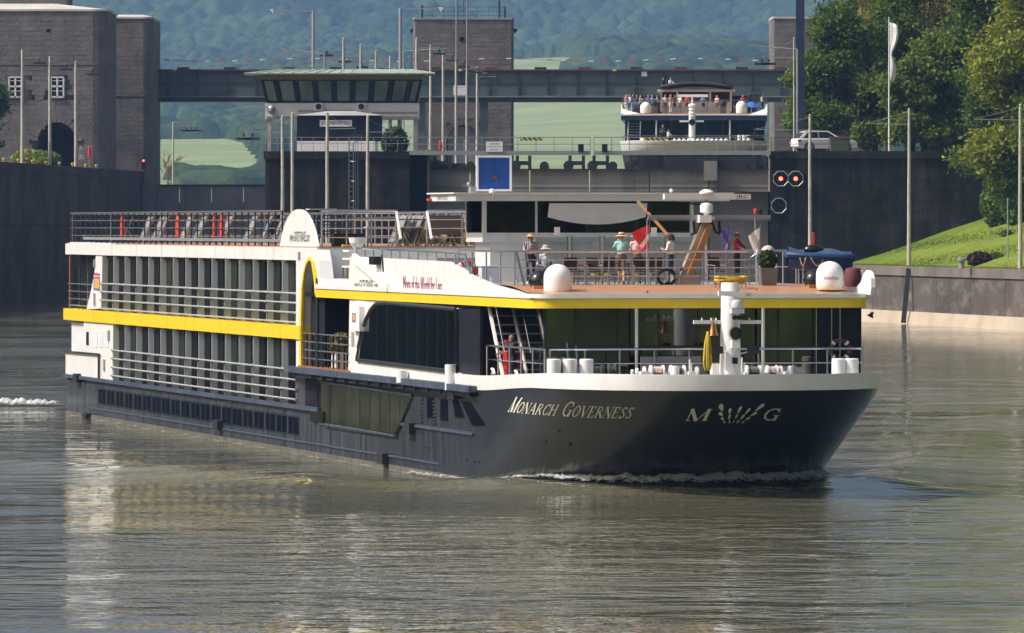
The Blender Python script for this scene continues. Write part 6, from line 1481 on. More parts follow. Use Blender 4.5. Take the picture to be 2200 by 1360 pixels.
# yellow line hung on the crosstree
yl = empty('yellow_rope', W(MXX+.15, tp(1519, 700, MXX).y, 4.0), SHROT, 'bundle of yellow rope hanging from the bow mast arm', 'rope'); m = MB()
for k in range(12):
    a = k/12*6.28; w_ = .10+.05*math.sin(k*1.7); top = T(1519, 712, MXX)[1]-4.0; bot = T(1519, 790+6*math.sin(k*2.3), MXX)[1]-4.0
    m.tube([(.05*math.cos(a), .02*math.sin(a), top), (.08*math.cos(a), w_*math.sin(a)*.8, (top+bot)/2+.2), (.08*math.cos(a), w_*math.sin(a)*1.2, bot+.2), (.05*math.cos(a), w_*math.sin(a)*.8, bot)], .024, 5)
m.build('strands', 'rope_yellow', yl, True)
# ---------------- foredeck gear
DKZ = 3.08
for px in (1190, 1224, 1260):
    y, z = T(px, 771, 1.0); MB().lathe([(.27,DKZ),(.27,DKZ+.18),(.235,DKZ+.2),(.235,z-.03),(.20,z)], (1.0, y, 0), 20).build('deck_bollard', 'white_paint', ship, True)
y, z = T(1817, 770, 1.6)
for d_ in (-.24, .2): MB().lathe([(.25,DKZ),(.25,DKZ+.18),(.235,DKZ+.2),(.235,z-.03),(.20,z)], (1.6, y+d_, 0), 20).build('deck_bollard', 'white_paint', ship, True)
y, z = T(1702, 786, 2.2); MB().lathe([(.16,DKZ),(.16,z-.03),(.14,z)], (2.2, y, 0), 16).build('deck_vent', 'grey_metal', ship, True)
y, z = T(1450, 786, 2.4); MB().lathe([(.15,DKZ),(.15,z-.03),(.13,z)], (2.4, y, 0), 16).build('deck_vent', 'grey_fin', ship, True)
def winch(pa, pb_, rope, x=2.2, r=.24):
    y0, y1 = T(pa, 800, x)[0], T(pb_, 800, x)[0]; zc = T(pa, 800, x)[1]; root = MB().cyl((x,y0,zc),(x,y1,zc),r*.35,n=10).build('winch', 'white_paint', ship)
    for y in (y0, y1): MB().cyl((x,y-.03,zc),(x,y+.03,zc),r,n=20).build('flange', 'white_paint', root, 30)
    m = MB(); n_ = max(4, int((y1-y0)/.06))
    for i in range(n_): m.tube([(x+(r*.72+.02*math.sin(i*3.1))*math.cos(a), y0+.06+(y1-y0-.12)*(i+.15*math.sin(a*2))/n_, zc+(r*.72)*math.sin(a)) for a in np.linspace(0, 6.283, 11)[:-1]], .035, 5, True)
    m.build('rope', rope, root, True); m = MB(); m.box(x-.2, x+.2, y0-.1, y0-.03, DKZ, zc); m.box(x-.2, x+.2, y1+.03, y1+.1, DKZ, zc); m.build('bearing', 'white_paint', root)
winch(1398, 1424, 'rope_pale'); winch(1441, 1469, 'rope_dark'); winch(1604, 1632, 'rope_dark', 2.4); winch(1648, 1668, 'rope_pale'); 
for px, r in ((1368,.15),(1384,.2),(1497,.19),(1358,.1),(1677,.22)):
    y, z = T(px, 800, 2.2); MB().cyl((2.2,y-.03,z),(2.2,y+.03,z),r,n=18).build('hand_wheel', 'white_paint', ship, 30)
for px, top in ((1481, 772), (1484, 779), (1593, 768), (1598, 778)):
    y, z = T(px, top, 2.3); MB().cyl((2.3,y,DKZ),(2.3,y+.02,z),.03,n=6).build('lever', 'white_paint', ship)
for pa, pb_, top in ((1375, 1392, 798), (1478, 1492, 798), (1528, 1556, 782), (1540, 1552, 800), (1684, 1694, 798)):
    ya, z = T(pa, top, 2.5); yb = T(pb_, top, 2.5)[0]; MB().box(2.3, 2.7, ya, yb, DKZ, z).build('deck_box', 'white_paint', ship)
m = MB()
for px in (1008, 1018, 1060, 1110):
    y, z = -HB+.12, 3.35; x = S(px, 0, -HB+.12)[0]; m.tube([(x-.2, y, z+.1), (x-.25, y, z+.3), (x, y, z+.28), (x+.2, y, z+.12)], .05, 6)
m.build('fairlead', 'white_paint', ship, True)
MB().box(.5, .56, T(1376, 0, .5)[0], T(1505, 0, .5)[0], DKZ, T(1400, 766, .5)[1]).build('deck_screen', 'fabric_grey', ship)
x = S(1872, 0, HB+.1)[0]; m = MB(); p = Vector((-.3, HB+.25, 5.55)); m.lathe([(.04,.08),(.06,0),(.12,-.1)], p, 12, Matrix.Rotation(R(-30), 3, 'X')); m.build('deck_speaker', 'black_rubber', ship)
MB().cyl((-2.2, HB+.15, 2.7), (-2.2, HB+.65, 2.7), .14, n=12).build('port_fairlead', 'dark_metal', ship)
# red crate things under the stair
MB().box(-8.3, -7.6, -4.95, -4.66, 3.1, 4.6).build('hose_cabinet', 'red_plastic', ship)

# ------------------------------------------------------------------ loose things on deck
def at(x, y, z): return W(x, y, z)
def chair(x, y, z, rz, label, group, proto={}):
    if 'o' not in proto:
        root = empty('deck_chair', (0,0,0)); m = MB(); m.box(-.23,.23,-.22,.22,.43,.46); m.build('seat', 'fabric_dark', root)
        m = MB(); m.add([(-.23,.2,.5),(.23,.2,.5),(.23,.3,.92),(-.23,.3,.92),(-.23,.22,.5),(.23,.22,.5),(.23,.32,.92),(-.23,.32,.92)], [(0,3,2,1),(4,5,6,7),(0,1,5,4),(1,2,6,5),(2,3,7,6),(3,0,4,7)]); m.build('backrest', 'fabric_dark', root)
        for sx in (-.24, .24):
            MB().bar((sx,-.22,0),(sx,-.22,.64),.03).build('leg', 'grey_metal', root); MB().bar((sx,.26,0),(sx,.30,.93),.03).build('leg', 'grey_metal', root); MB().bar((sx,-.24,.64),(sx,.27,.66),.04,.025).build('armrest', 'grey_metal', root)
        proto['o'] = root; o = root
    else: o = copy_tree(proto['o'])
    o.location = at(x, y, z); o.rotation_euler = (0,0,SHROT+rz); tag(o, label, 'chair', group); return o
nm = ('first', 'second', 'third', 'fourth', 'fifth', 'sixth', 'seventh', 'eighth', 'ninth', 'tenth')
for i, px in enumerate((1222, 1240, 1275, 1302, 1375, 1395, 1405, 1545)):
    y = T(px, 0, -6.6-.5*(i % 2))[0]; chair(-6.6-.7*(i % 2), y, 6.5, R(90 if i % 3 else -90)+.3*(i % 2), 'dark fabric terrace chair behind the rail, %s from the left' % nm[i], 'chairs on the ship terrace')
def table(x, y, z, label, r=.4):
    o = empty('round_table', at(x, y, z), SHROT, label, 'table'); MB().cyl((0,0,.7),(0,0,.73),r,n=18).build('table_top', 'wood', o); MB().cyl((0,0,.02),(0,0,.7),.04,n=8).build('pillar', 'grey_metal', o); MB().cyl((0,0,0),(0,0,.03),.22,n=14).build('foot', 'grey_metal', o)
table(-7.2, T(1258, 0, -7.2)[0], 6.5, 'small table between the terrace chairs left of the hatted woman'); table(-7.2, T(1350, 0, -7.2)[0], 6.5, 'small table behind the hatted woman on the terrace')
for i, px in enumerate((1290, 1345, 1480, 1590)):
    for s_ in (-1, 1): chair(-2.6, T(px, 0, -2.6)[0]+s_*.75, 3.2, R(-90)*s_+R(90), 'lounge chair behind the front glass, %s of its table, %s table from the left' % ('left' if s_ < 0 else 'right', nm[i]), 'chairs in the front lounge')
    table(-2.6, T(px, 0, -2.6)[0], 3.2, 'round lounge table behind the front glass, %s from the left' % nm[i])
# sun deck: loungers, chairs
def lounger(x, y, z, rz, label, group, up=True, fab='fabric_tan', proto={}):
    key = fab+str(up)
    if key not in proto:
        root = empty('sun_lounger', (0,0,0))
        if up:   # folded and leaning
            for sx in (-.3, .3): MB().bar((0,sx,0),(.55,sx,1.25),.05).build('frame_rail', 'steel', root)
            for k in range(3): MB().bar((.05+.2*k,-.3,.15+.45*k),(.05+.2*k,.3,.15+.45*k),.04).build('cross_bar', 'steel', root)
            m = MB(); m.add([(.06,-.27,.16),(.06,.27,.16),(.53,.27,1.2),(.53,-.27,1.2),(.09,-.27,.15),(.09,.27,.15),(.56,.27,1.19),(.56,-.27,1.19)], [(0,3,2,1),(4,5,6,7),(0,1,5,4),(1,2,6,5),(2,3,7,6),(3,0,4,7)]); m.build('fabric', fab, root)
            for sx in (-.3, .3): MB().bar((.3,sx,.65),(.62,sx,.0),.035).build('leg', 'steel', root)
        else:
            MB().box(-.95,.95,-.3,.3,.30,.34).build('fabric', fab, root)
            for sx in (-.31,.31): MB().bar((-.95,sx,.32),(.95,sx,.32),.04).build('frame_rail', 'steel', root)
            for sx in (-.8,.8):
                for sy in (-.28,.28): MB().bar((sx,sy,0),(sx,sy,.31),.035).build('leg', 'steel', root)
        proto[key] = root; o = root
    else: o = copy_tree(proto[key])
    o.location = at(x, y, z); o.rotation_euler = (0,0,SHROT+rz); tag(o, label, 'lounger', group); return o
for i, px in enumerate((842, 852, 866, 874, 882, 905, 935, 948, 960, 972)):
    y = T(px, 0, -41.6-.12*i)[0]; lounger(-41.6-.3*(i % 3), y, 7.7, R(180)-R(70), 'folded sun lounger leaning at the front of the sun deck, %s from the left' % nm[i], 'folded loungers on the sun deck', True, 'fabric_tan' if i > 4 else 'fabric_grey')
MB_o = MB().box(-.02,.02,-.65,.65,0,.75).build('brown_screen', 'cloth_brown'); MB_o.location = at(-40.6, T(955, 0, -40.6)[0], 8.15); MB_o.rotation_euler = (0,0,SHROT); tag(MB_o, 'brown fabric screen among the loungers beside the wheelhouse', 'screen')
tb = empty('buffet_table', at(-41.3, T(850, 0, -41.3)[0], 7.7), SHROT, 'long narrow table in front of the folded loungers', 'table'); MB().box(-.3,.3,-1.2,1.5,.72,.76).build('table_top', 'roof_pale', tb)
for y in (-1.1, 1.4): MB().bar((0,y,0),(0,y,.72),.05).build('leg', 'grey_metal', tb)
bx_ = MB().box(-.3,.3,-.6,.6,0,.5).build('dark_chest', 'black_rubber'); bx_.location = at(-41, T(748, 0, -41)[0], 7.7); bx_.rotation_euler = (0,0,SHROT); tag(bx_, 'black storage chest on the sun deck right of the white fin', 'chest')
yb_ = MB().box(-.15,.15,-.4,.4,0,.07).build('yellow_mat', 'yellow_paint'); yb_.location = at(-39.95, T(757, 0, -40)[0], 7.71); yb_.rotation_euler = (0,0,SHROT); tag(yb_, 'yellow mat on the sun deck edge beside the black chest', 'mat')
ns = empty('net_screen', at(-44, T(715, 0, -44)[0], 7.7), SHROT, 'blue grey net panel on the sun deck behind the white fin', 'screen'); m = MB()
for i in range(12): m.bar((0,-.75+.135*i,.35),(0,-.75+.135*i,1.2),.05)
for i in range(8): m.bar((0,-.75,.35+.12*i),(0,.75,.35+.12*i),.05)
m.build('net', 'rub_blue', ns); [MB().bar((0,y_,0),(0,y_,1.25),.05).build('frame_post', 'grey_metal', ns) for y_ in (-.8,.8)]
lt = empty('small_table', at(-46.5, T(690, 0, -46.5)[0], 7.7), SHROT, 'pale table standing above the rail behind the white fin', 'table'); MB().box(-.4,.4,-.55,.55,1.42,1.47).build('table_top', 'roof_pale', lt); MB().cyl((0,0,0),(0,0,1.42),.05).build('pillar', 'grey_metal', lt)
aw = MB().add([(-4,-3.5,1.05),(4,-3.5,1.0),(4,3.8,1.25),(-4,3.8,1.3),(-4,-3.5,1.08),(4,-3.5,1.03),(4,3.8,1.28),(-4,3.8,1.33)], [(0,3,2,1),(4,5,6,7),(0,1,5,4),(1,2,6,5),(2,3,7,6),(3,0,4,7)]).build('dark_awning', 'fabric_dark'); aw.location = at(-47, 0, 7.7); aw.rotation_euler = (0,0,SHROT); tag(aw, 'dark lowered sun awning over the front of the sun deck', 'awning')
random.seed(21)
for i in range(16):
    s_ = 56+i*2.9; lounger(-s_, random.uniform(-4.5, -3.6), 7.7, R(random.choice((80, 90, 100))), 'sun lounger along the starboard rail of the sun deck, row %s from the fin' % (nm[i] if i < 10 else ('eleventh','twelfth','thirteenth','fourteenth','fifteenth','last')[i-10]), 'loungers along the sun deck', True, 'fabric_grey')
for i, px in enumerate((262, 381, 459, 476)):
    x = S(px, 0, -5.45)[0]; o = MB().lathe([(.05,0),(.16,.08),(.2,.5),(.17,.9),(.12,1.1),(.04,1.2)], (0,0,0), 10).build('orange_float', 'lifebuoy_red', None, True); o.location = at(x, -5.42, 7.85); o.scale = (1.6, .55, 1) if i != 2 else (.5, .4, 1); o.rotation_euler = (0,0,SHROT); tag(o, 'red orange life saving float tied to the sun deck rail, %s from the left' % nm[i], 'life float', 'red floats on the sun deck rail')
# lifebuoys
def buoy(x, y, z, rot, label, r=.34):
    o = MB(); o.tube([(0, r*math.cos(a), r*math.sin(a)) for a in np.linspace(0, 6.283, 21)[:-1]], .085, 8, True); o = o.build('lifebuoy', 'lifebuoy_red', None, True); o.location = at(x, y, z); o.rotation_euler = rot
    m = MB()
    for k in range(4):
        a = R(45+90*k); m.tube([(0, r*math.cos(a+t), r*math.sin(a+t)) for t in (-.12, 0, .12)], .09, 8)
    m.build('band', 'flag_white', o, True); tag(o, label, 'lifebuoy'); return o
x_, z_ = S(735, 672, -HB+1.1); buoy(x_, -HB+1.2, z_, (0, 0, SHROT+R(70)), 'red lifebuoy hanging in the dark entrance recess')
y_, z_ = T(1003, 582, -13.5); buoy(-13.5, y_, z_, (0, R(12), SHROT), 'red lifebuoy behind the white bulwark left of the terrace', .31)
y_, z_ = T(1805, 752, -.2); buoy(-.25, y_, z_, (0, 0, SHROT), 'red lifebuoy in painted shade on the lounge wall at the right', .33).data.materials[0] = M_['maroon_cover']  # maroon ring: the shade on it is put into the colour
# stacked white furniture by the arch
o = empty('stacked_stools', at(-36.6, -HB+.9, 6.5), SHROT, 'stack of white stools and chairs beside the yellow arch', 'stools')
for i in range(3):
    q = MB().box(-1.0+.1*i,.9-.25*i,-.3,.3,.42+.3*i,.48+.3*i).build('seat', 'white_plastic', o)
for a in (-.9, 0, .8): MB().bar((a,-.28,0),(a+.05,-.28,.42),.05).build('leg', 'wood', o); MB().bar((a,.28,0),(a+.05,.28,.42),.05).build('leg', 'wood', o)
MB().lathe([(.12,1.1),(.3,1.35),(.34,1.55)], (.6,0,0), 12).build('tub', 'white_plastic', o)
# planter with clipped ball
y_, zt_ = T(1649, 575, -4.2); pl = empty('planter', at(-4.2, y_, 6.46), SHROT, 'grey square planter with clipped green ball on the terrace edge', 'planter')
MB().add([(-.25,-.25,0),(.25,-.25,0),(.25,.25,0),(-.25,.25,0),(-.3,-.3,zt_-6.46),(.3,-.3,zt_-6.46),(.3,.3,zt_-6.46),(-.3,.3,zt_-6.46)], [(0,3,2,1),(4,5,6,7),(0,1,5,4),(1,2,6,5),(2,3,7,6),(3,0,4,7)]).build('pot', 'planter_grey', pl)
leaf_ball('clipped_ball', (0,0,zt_-6.46+.26), .33, 900, 'leaf_box', .035, pl); MB().ball((0,0,zt_-6.46+.26), .27, 10, 6).build('inner_foliage', 'leaf_box', pl)
# plants in the entrance
o = empty('potted_plant', at(S(728, 0, -HB+.6)[0], -HB+.6, 3.1), SHROT, 'potted plant with pale pot beside the entrance rail', 'plant'); MB().box(-.5,.5,-.2,.2,0,.55).build('pot', 'white_plastic', o); leaf_ball('foliage', (0,0,.9), .45, 260, 'leaf_olive', .07, o)
# coil of yellow hose on its stand
y_, z_ = T(1570, 596, -2.6); hc = empty('hose_coil', at(-2.6, y_, dz(-2.6)), SHROT, 'thick coil of yellow hose lying on a low rack', 'hose'); m = MB()
for k in range(9):
    rr = .5+.05*math.sin(k*2.1); zq = .22+.04*(k % 5)+.02*math.sin(k); m.tube([(rr*.6*math.cos(a)+.02*math.sin(a*3+k), rr*math.sin(a), zq+.03*math.sin(a*2+k)) for a in np.linspace(0, 6.283, 19)[:-1]], .035, 6, True)
m.build('coils', 'rope_yellow', hc, True); m = MB()
for sx in (-.3,.3):
    for sy in (-.45,.45): m.bar((sx,sy,0),(sx,sy,.5),.03)
for sx in (-.3,.3): m.bar((sx,-.6,.5),(sx,.6,.5),.03); m.bar((sx,-.5,.16),(sx,.5,.16),.03)
m.build('rack', 'steel', hc)
# blue dinghy
y_, z_ = T(1757, 560, -5.2); dg = empty('blue_dinghy', at(-5.2, y_, dz(-5.2)), SHROT, 'small blue dinghy with black outboard resting on a steel cradle', 'dinghy'); zb_ = 7.02-dz(-5.2)
secs = []
for i, t in enumerate(np.linspace(0, 1, 11)):
    yy_ = -1.05+2.15*t; w_ = .55*(math.sin(min(1, t*1.7+.08)*math.pi/2)**.7); rise = .18*(1-t)**2; secs.append([Vector((w_*math.cos(a), yy_, zb_+.42+rise*.5+(.62*(1-.25*(1-t)))*math.sin(a)*(1 if math.sin(a) < 0 else .25))) for a in np.linspace(math.pi, 2*math.pi, 9)])
m = MB(); m.grid(secs); m.build('hull', 'blue_rubber', dg, True, False)
top = [s_[0] for s_ in secs]+[s_[-1] for s_ in reversed(secs)]; MB().tube(top, .11, 8, True).build('gunwale_tube', 'blue_rubber', dg, True)
m = MB(); m.grid([[Vector((s_[0].x*k, s_[0].y, s_[0].z+.07+.22*(1-abs(k))*(.6+.4*math.sin(s_[0].y*4)))) for k in (1, .5, 0, -.5, -1)] for s_ in secs]); m.build('cover', 'cloth_jean', dg, True, False)
MB().ball((0,-.15,zb_+.66), .24, 12, 7, (.8, 1.5, .75)).build('outboard', 'black_gloss', dg, True); MB().box(-.12,.12,.85,1.15,zb_+.05,zb_+.6).build('outboard_leg', 'grey_metal', dg)
m = MB(); m.tube([(.5,-.75+.12*math.cos(a)*0+k*.45+.2*t, zb_+.40-.28*math.sin(t*math.pi)) for k in (0,) for t in np.linspace(0, 1, 8)], .02, 5); m.tube([(.56,-.4+.5*t, zb_+.42-.3*math.sin(t*math.pi)) for t in np.linspace(0, 1, 8)], .02, 5); m.build('grab_line', 'rope_pale', dg)
m = MB()
for y in (-.6,.7):
    for sx in (-.3,.3): m.bar((sx,y,0),(sx,y,zb_+.1),.04)
    m.bar((-.35,y,zb_+.08),(.35,y,zb_+.08),.05)
m.build('cradle', 'steel', dg)
# red and white drum
y_, z_ = T(1833, 626, -3.2); dr = MB(); prof = [(.26,0),(.29,.1),(.31,.3),(.29,.52),(.24,.62),(.001,.66)]
dr.lathe(prof, (0,0,0), 20); dr = dr.build('liferaft_drum', 'maroon_cover', None, True); dr.location = at(-3.2, y_, dz(-3.2)); tag(dr, 'dark red drum with white band at the terrace right end', 'drum')
MB().box(.18,.325,-.14,.14,.05,.56).build('band', 'white_plastic', dr, True)
# flags
def flag(name, x, px, py0, py1, cols, label, wd, lean, polebot):
    y, zt_ = T(px, py0, x); zb_ = T(px, polebot, x)[1]; f0 = T(px, py1, x)[1]; root = empty(name, at(x, y, zb_), SHROT, label, 'flag')
    MB().tube([(0,lean*.0,0),(0,lean,zt_-zb_+.05)], .014, 6).build('pole', 'steel', root)
    H_ = zt_-f0; nr = 12
    for k, (mt, u0, u1) in enumerate(cols):
        rows = []
        for i in range(nr+1):
            t = i/nr; rows.append([(.06*math.sin(7*u+t*5)*u, lean*(1-t*.6)+wd*u*(1-.35*math.sin(t*2.6)*u), zt_-zb_-H_*t*(.55+.45*u**.5 if False else 1)-.28*u*H_*(1-t)*.9-u*.12) for u in np.linspace(u0, u1, 4)])
        m = MB(); m.grid(rows); o = m.build('cloth', mt, root, True, False)
    return root
# Austrian style red white red: three bands across the drop
def band_flag(x, px, py0, py1, wd, label, bands):
    y, zt_ = T(px, py0, x); zb_ = T(px, 600, x)[1]; root = empty('ship_flag', at(x, y, zb_), SHROT, label, 'flag'); f0 = T(px, py1, x)[1]
    MB().tube([(0,-.05,0),(0,.03,zt_-zb_+.05)], .014, 6).build('pole', 'steel', root); H_ = zt_-f0
    for mt, t0, t1 in bands:
        rows = []
        for t in np.linspace(t0, t1, 6):
            rows.append([(.05*math.sin(9*u+t*6)*u**.5, .02-wd*u*(.72+.28*math.cos(t*5+.6)), zt_-zb_-H_*(.05+.68*t)-u*(.30+.15*math.sin(t*4))*H_*.8) for u in np.linspace(0, 1, 7)])
        m = MB(); m.grid(rows); m.build('band', mt, root, True, False)
    return root
band_flag(-4.7, 1394, 478, 554, .66, 'red and white banded flag hanging at the terrace rail', [('flag_red', 0, .36), ('flag_white', .36, .62), ('flag_red', .62, 1)])
band_flag(-4.7, 1568, 480, 555, .40, 'purple blue flag with pale emblem beside the crane boom', [('flag_blue', 0, .45), ('print_orange', .45, .55), ('flag_blue', .55, 1)])
band_flag(-4.0, 1632, 483, 566, .44, 'white flag with faint emblem left of the planter', [('flag_white', 0, .4), ('hat_beige', .4, .5), ('flag_white', .5, 1)])
# ------------------------------------------------------------------ people
DG = None
def person(label, loc, rz, h=1.7, pose='stand', shirt='cloth_white', trousers='cloth_navy', skin='skin', hair='hair_dark', hat=None, hairstyle='short', arms='down', shoes='cloth_black', short=False, long_sleeve=False, fine=True, voxel=None, group=None, turn=0):
    """local -y is the direction the person faces"""
    root = empty('person', loc, rz, label, 'person', group)
    J = dict(pel=(0,0,.93), wai=(0,.0,1.07), che=(0,-.01,1.28), nek=(0,.0,1.46), hd0=(0,-.02,1.55), hd1=(0,-.02,1.64),
             sL=(.17,0,1.40), sR=(-.17,0,1.40), eL=(.23,.03,1.12), eR=(-.23,.03,1.12), wL=(.22,-.06,.88), wR=(-.22,-.06,.88),
             hL=(.09,0,.90), hR=(-.09,0,.90), kL=(.10,-.02,.49), kR=(-.10,-.02,.49), aL=(.10,.02,.09), aR=(-.10,.02,.09), tL=(.11,-.15,.04), tR=(-.11,-.15,.04))
    if pose == 'walk': J.update(kL=(.09,-.16,.50), aL=(.09,-.10,.10), tL=(.09,-.26,.05), kR=(-.09,.04,.49), aR=(-.09,.22,.13), tR=(-.09,.12,.03))
    if pose == 'sit':
        J = {k: (v[0], v[1], v[2]-.45) if k[0] not in 'kat' else v for k, v in J.items()}
        J.update(kL=(.14,-.42,.50), kR=(-.14,-.42,.50), aL=(.14,-.40,.09), aR=(-.14,-.40,.09), tL=(.15,-.56,.04), tR=(-.15,-.56,.04))
    dzz = -.45 if pose == 'sit' else 0
    if arms == 'camera': J.update(eL=(.27,-.12,1.27+dzz), eR=(-.27,-.12,1.27+dzz), wL=(.12,-.27,1.52+dzz), wR=(-.12,-.27,1.52+dzz))
    if arms == 'phone': J.update(eL=(.24,-.06,1.14+dzz), eR=(-.24,-.06,1.14+dzz), wL=(.08,-.30,1.24+dzz), wR=(-.08,-.30,1.24+dzz))
    if arms == 'rail': J.update(eL=(.27,-.02,1.15+dzz), eR=(-.30,-.04,1.15+dzz), wL=(.20,-.22,1.08+dzz), wR=(-.36,-.18,1.02+dzz))
    if arms == 'lap': J.update(eL=(.27,-.02,1.13+dzz), eR=(-.27,-.02,1.13+dzz), wL=(.18,-.27,1.08+dzz), wR=(-.18,-.27,1.08+dzz))
    if arms == 'lean': J.update(eL=(.24,-.20,1.18+dzz), eR=(-.24,-.20,1.18+dzz), wL=(.16,-.42,1.10+dzz), wR=(-.2,-.42,1.10+dzz))
    k = h/1.74; J = {a: Vector(b_)*k for a, b_ in J.items()}
    bones = [('pel','wai',.145,.13,'t'),('wai','che',.13,.15,'s'),('che','nek',.15,.06,'s'),('nek','hd0',.055,.06,'k'),('hd0','hd1',.085,.098,'k'),
             ('sL','sR',.075,.075,'s'),('pel','hL',.13,.105,'t'),('pel','hR',.13,.105,'t')]
    for s_ in 'LR':
        bones += [('che','s'+s_,.12,.075,'s'),('s'+s_,'e'+s_,.060,.046,'s'),('e'+s_,'w'+s_,.043,.030,'s' if long_sleeve else 'k'),
                  ('h'+s_,'k'+s_,.095,.062,'t'),('k'+s_,'a'+s_,.058,.040,'k' if short else 't'),('a'+s_,'t'+s_,.045,.04,'f')]
    m = MB(); segs = []
    for a, b_, r0, r1, rg in bones:
        p, q = J[a], J[b_]; r0 *= k; r1 *= k; d_ = q-p; n_ = 4; segs.append((np.array(p), np.array(q), rg, (r0+r1)/2))
        for i in range(n_+1):
            t = i/n_; r_ = r0+(r1-r0)*t
            flat = (1.12, .78, 1) if rg in 'st' and a in ('pel','wai','che') else (1, 1, 1)
            m.ball(p+d_*t, r_, 8, 6, flat)
        m.cyl(p, q, r0*.95 if not (rg in 'st' and a in ('pel','wai','che')) else r0*.7, r1*.95 if not (rg in 'st' and a in ('pel','wai','che')) else r1*.7, 8)
    hc = (J['hd0']+J['hd1'])/2
    m.ball(hc+Vector((0,-.10,-.012))*k, .02*k, 6, 4, (.8, 1, 1.4)); m.ball(hc+Vector((0,-.055,-.085))*k, .045*k, 8, 5)   # nose, chin
    for s_ in (-1, 1): m.ball(hc+Vector((s_*.092,.0,-.01))*k, .026*k, 6, 4, (.5, 1, 1.4))
    hands = []
    for s_ in 'LR':
        d_ = (J['w'+s_]-J['e'+s_]).normalized(); q = J['w'+s_]+d_*.075*k; m.tube([J['w'+s_], J['w'+s_]+d_*.04*k, q], [.026*k, .036*k, .03*k], 6); segs.append((np.array(J['w'+s_]), np.array(q), 'k', .03)); hands.append((q, d_, 1 if s_ == 'L' else -1))
    me = m.mesh('body', [shirt, trousers, skin, shoes]); o = bpy.data.objects.new('body_tmp', me); C.objects.link(o)
    md = o.modifiers.new('r', 'REMESH'); md.mode = 'VOXEL'; md.voxel_size = voxel or .02; sd = o.modifiers.new('s', 'SMOOTH'); sd.iterations = 3; sd.factor = .5
    dg_ = bpy.context.evaluated_depsgraph_get(); nm_ = bpy.data.meshes.new_from_object(o.evaluated_get(dg_)); bpy.data.objects.remove(o)
    nm_.materials.clear()
    for q in (shirt, trousers, skin, shoes): nm_.materials.append(M_[q])
    n_ = len(nm_.polygons); cen = np.empty(n_*3, np.float32); nm_.polygons.foreach_get('center', cen); cen = cen.reshape(-1, 3)
    best = np.full(n_, 1e9); idx = np.zeros(n_, np.int32); code = {'s': 0, 't': 1, 'k': 2, 'f': 3}
    for p, q, rg, r_ in segs:
        d_ = q-p; t = np.clip(((cen-p)@d_)/(d_@d_), 0, 1); dist = np.linalg.norm(cen-(p+t[:, None]*d_), axis=1)-r_
        w_ = dist < best; best[w_] = dist[w_]; idx[w_] = code[rg]
    if not long_sleeve:     # bare lower arm from above the elbow
        pass
    nm_.polygons.foreach_set('material_index', idx); nm_.polygons.foreach_set('use_smooth', np.ones(n_, bool)); nm_.update(); nm_.name = 'body'
    if fine:      # five fingers rooted in each palm
        b = bmesh.new(); b.from_mesh(nm_); hm = MB()
        for q, d_, sgn in hands:
            u, v, _ = frame(d_)
            for i, (l_, off) in enumerate(((.062,-.024),(.07,-.008),(.066,.008),(.052,.024))):
                p0 = q+u*off*k-d_*.015*k; hm.tube([p0, p0+d_*l_*.5*k, p0+(d_*.85-v*.35*sgn)*l_*k], [.0095*k, .009*k, .007*k], 5)
            p0 = q-d_*.05*k+u*.03*k; hm.tube([p0, p0+(u*.03+d_*.02)*k, p0+(u*.04+d_*.045)*k], [.011*k, .01*k, .008*k], 5)
        base = len(b.verts)
        vs_ = [b.verts.new(p) for p in hm.v]
        for f in hm.f:
            nf = b.faces.new([vs_[i] for i in f]); nf.material_index = 2; nf.smooth = True
        b.to_mesh(nm_); b.free()
    link_mesh('body', nm_, root)
    hm = MB()
    if hairstyle == 'short': hm.ball(hc+Vector((0,.018,.030))*k, .106*k, 12, 7, (.98, 1.02, .92))
    elif hairstyle == 'curly':
        rg = random.Random(3)
        for i in range(46):
            a, e = rg.uniform(0, 6.28), rg.uniform(-.5, 1.4); d_ = Vector((math.cos(a)*math.cos(e), math.sin(a)*math.cos(e), math.sin(e)))
            if d_.y < -.55 and d_.z < .5: continue
            hm.ball(hc+(Vector((0,.02,.02))+d_*.115)*k, rg.uniform(.035, .06)*k, 6, 5)
    if hairstyle != 'none': hm.build('hair', hair, root, True)
    if fine:
        em = MB()
        for s_ in (-1, 1): em.ball(hc+Vector((s_*.034,-.088,.005))*k, .011*k, 6, 4)
        em.build('eyes', 'print_black', root); mm_ = MB(); mm_.ball(hc+Vector((0,-.092,-.055))*k, .02*k, 6, 4, (1.2,.3,.25)); mm_.build('mouth', 'cloth_pink', root)
    top = hc+Vector((0,0,.06))*k
    if hat == 'brim': o = MB().lathe([(.22,-.015),(.225,0),(.13,.025),(.115,.03),(.11,.09),(.08,.12),(.001,.125)], top, 20).build('hat', 'straw', root, True); MB().lathe([(.117,.032),(.117,.06),(.113,.06)], top, 20).build('hat_band', 'print_black', o)
    if hat == 'bush': MB().lathe([(.20,-.03),(.205,-.02),(.12,.02),(.112,.03),(.105,.09),(.07,.12),(.001,.125)], top, 18).build('hat', 'hat_beige', root, True)
    if hat == 'visor': o = MB(); o.lathe([(.17,-.01),(.175,.0),(.116,.02),(.112,.05),(.085,.085),(.001,.09)], top, 16); o.add([top+Vector((.17*math.cos(a), -.02-.19*abs(math.sin(a)), .0)) for a in np.linspace(math.pi, 2*math.pi, 9)]+[top+Vector((.1*math.cos(a), .0-.09*abs(math.sin(a)), .03)) for a in np.linspace(math.pi, 2*math.pi, 9)], [(i, i+1, 10+i, 9+i) for i in range(8)]); o.build('hat', 'visor_yellow', root, True)
    return root
FC = math.atan2(0, 1)     # facing the camera is rz = 0
tn = 'people on the near ship'
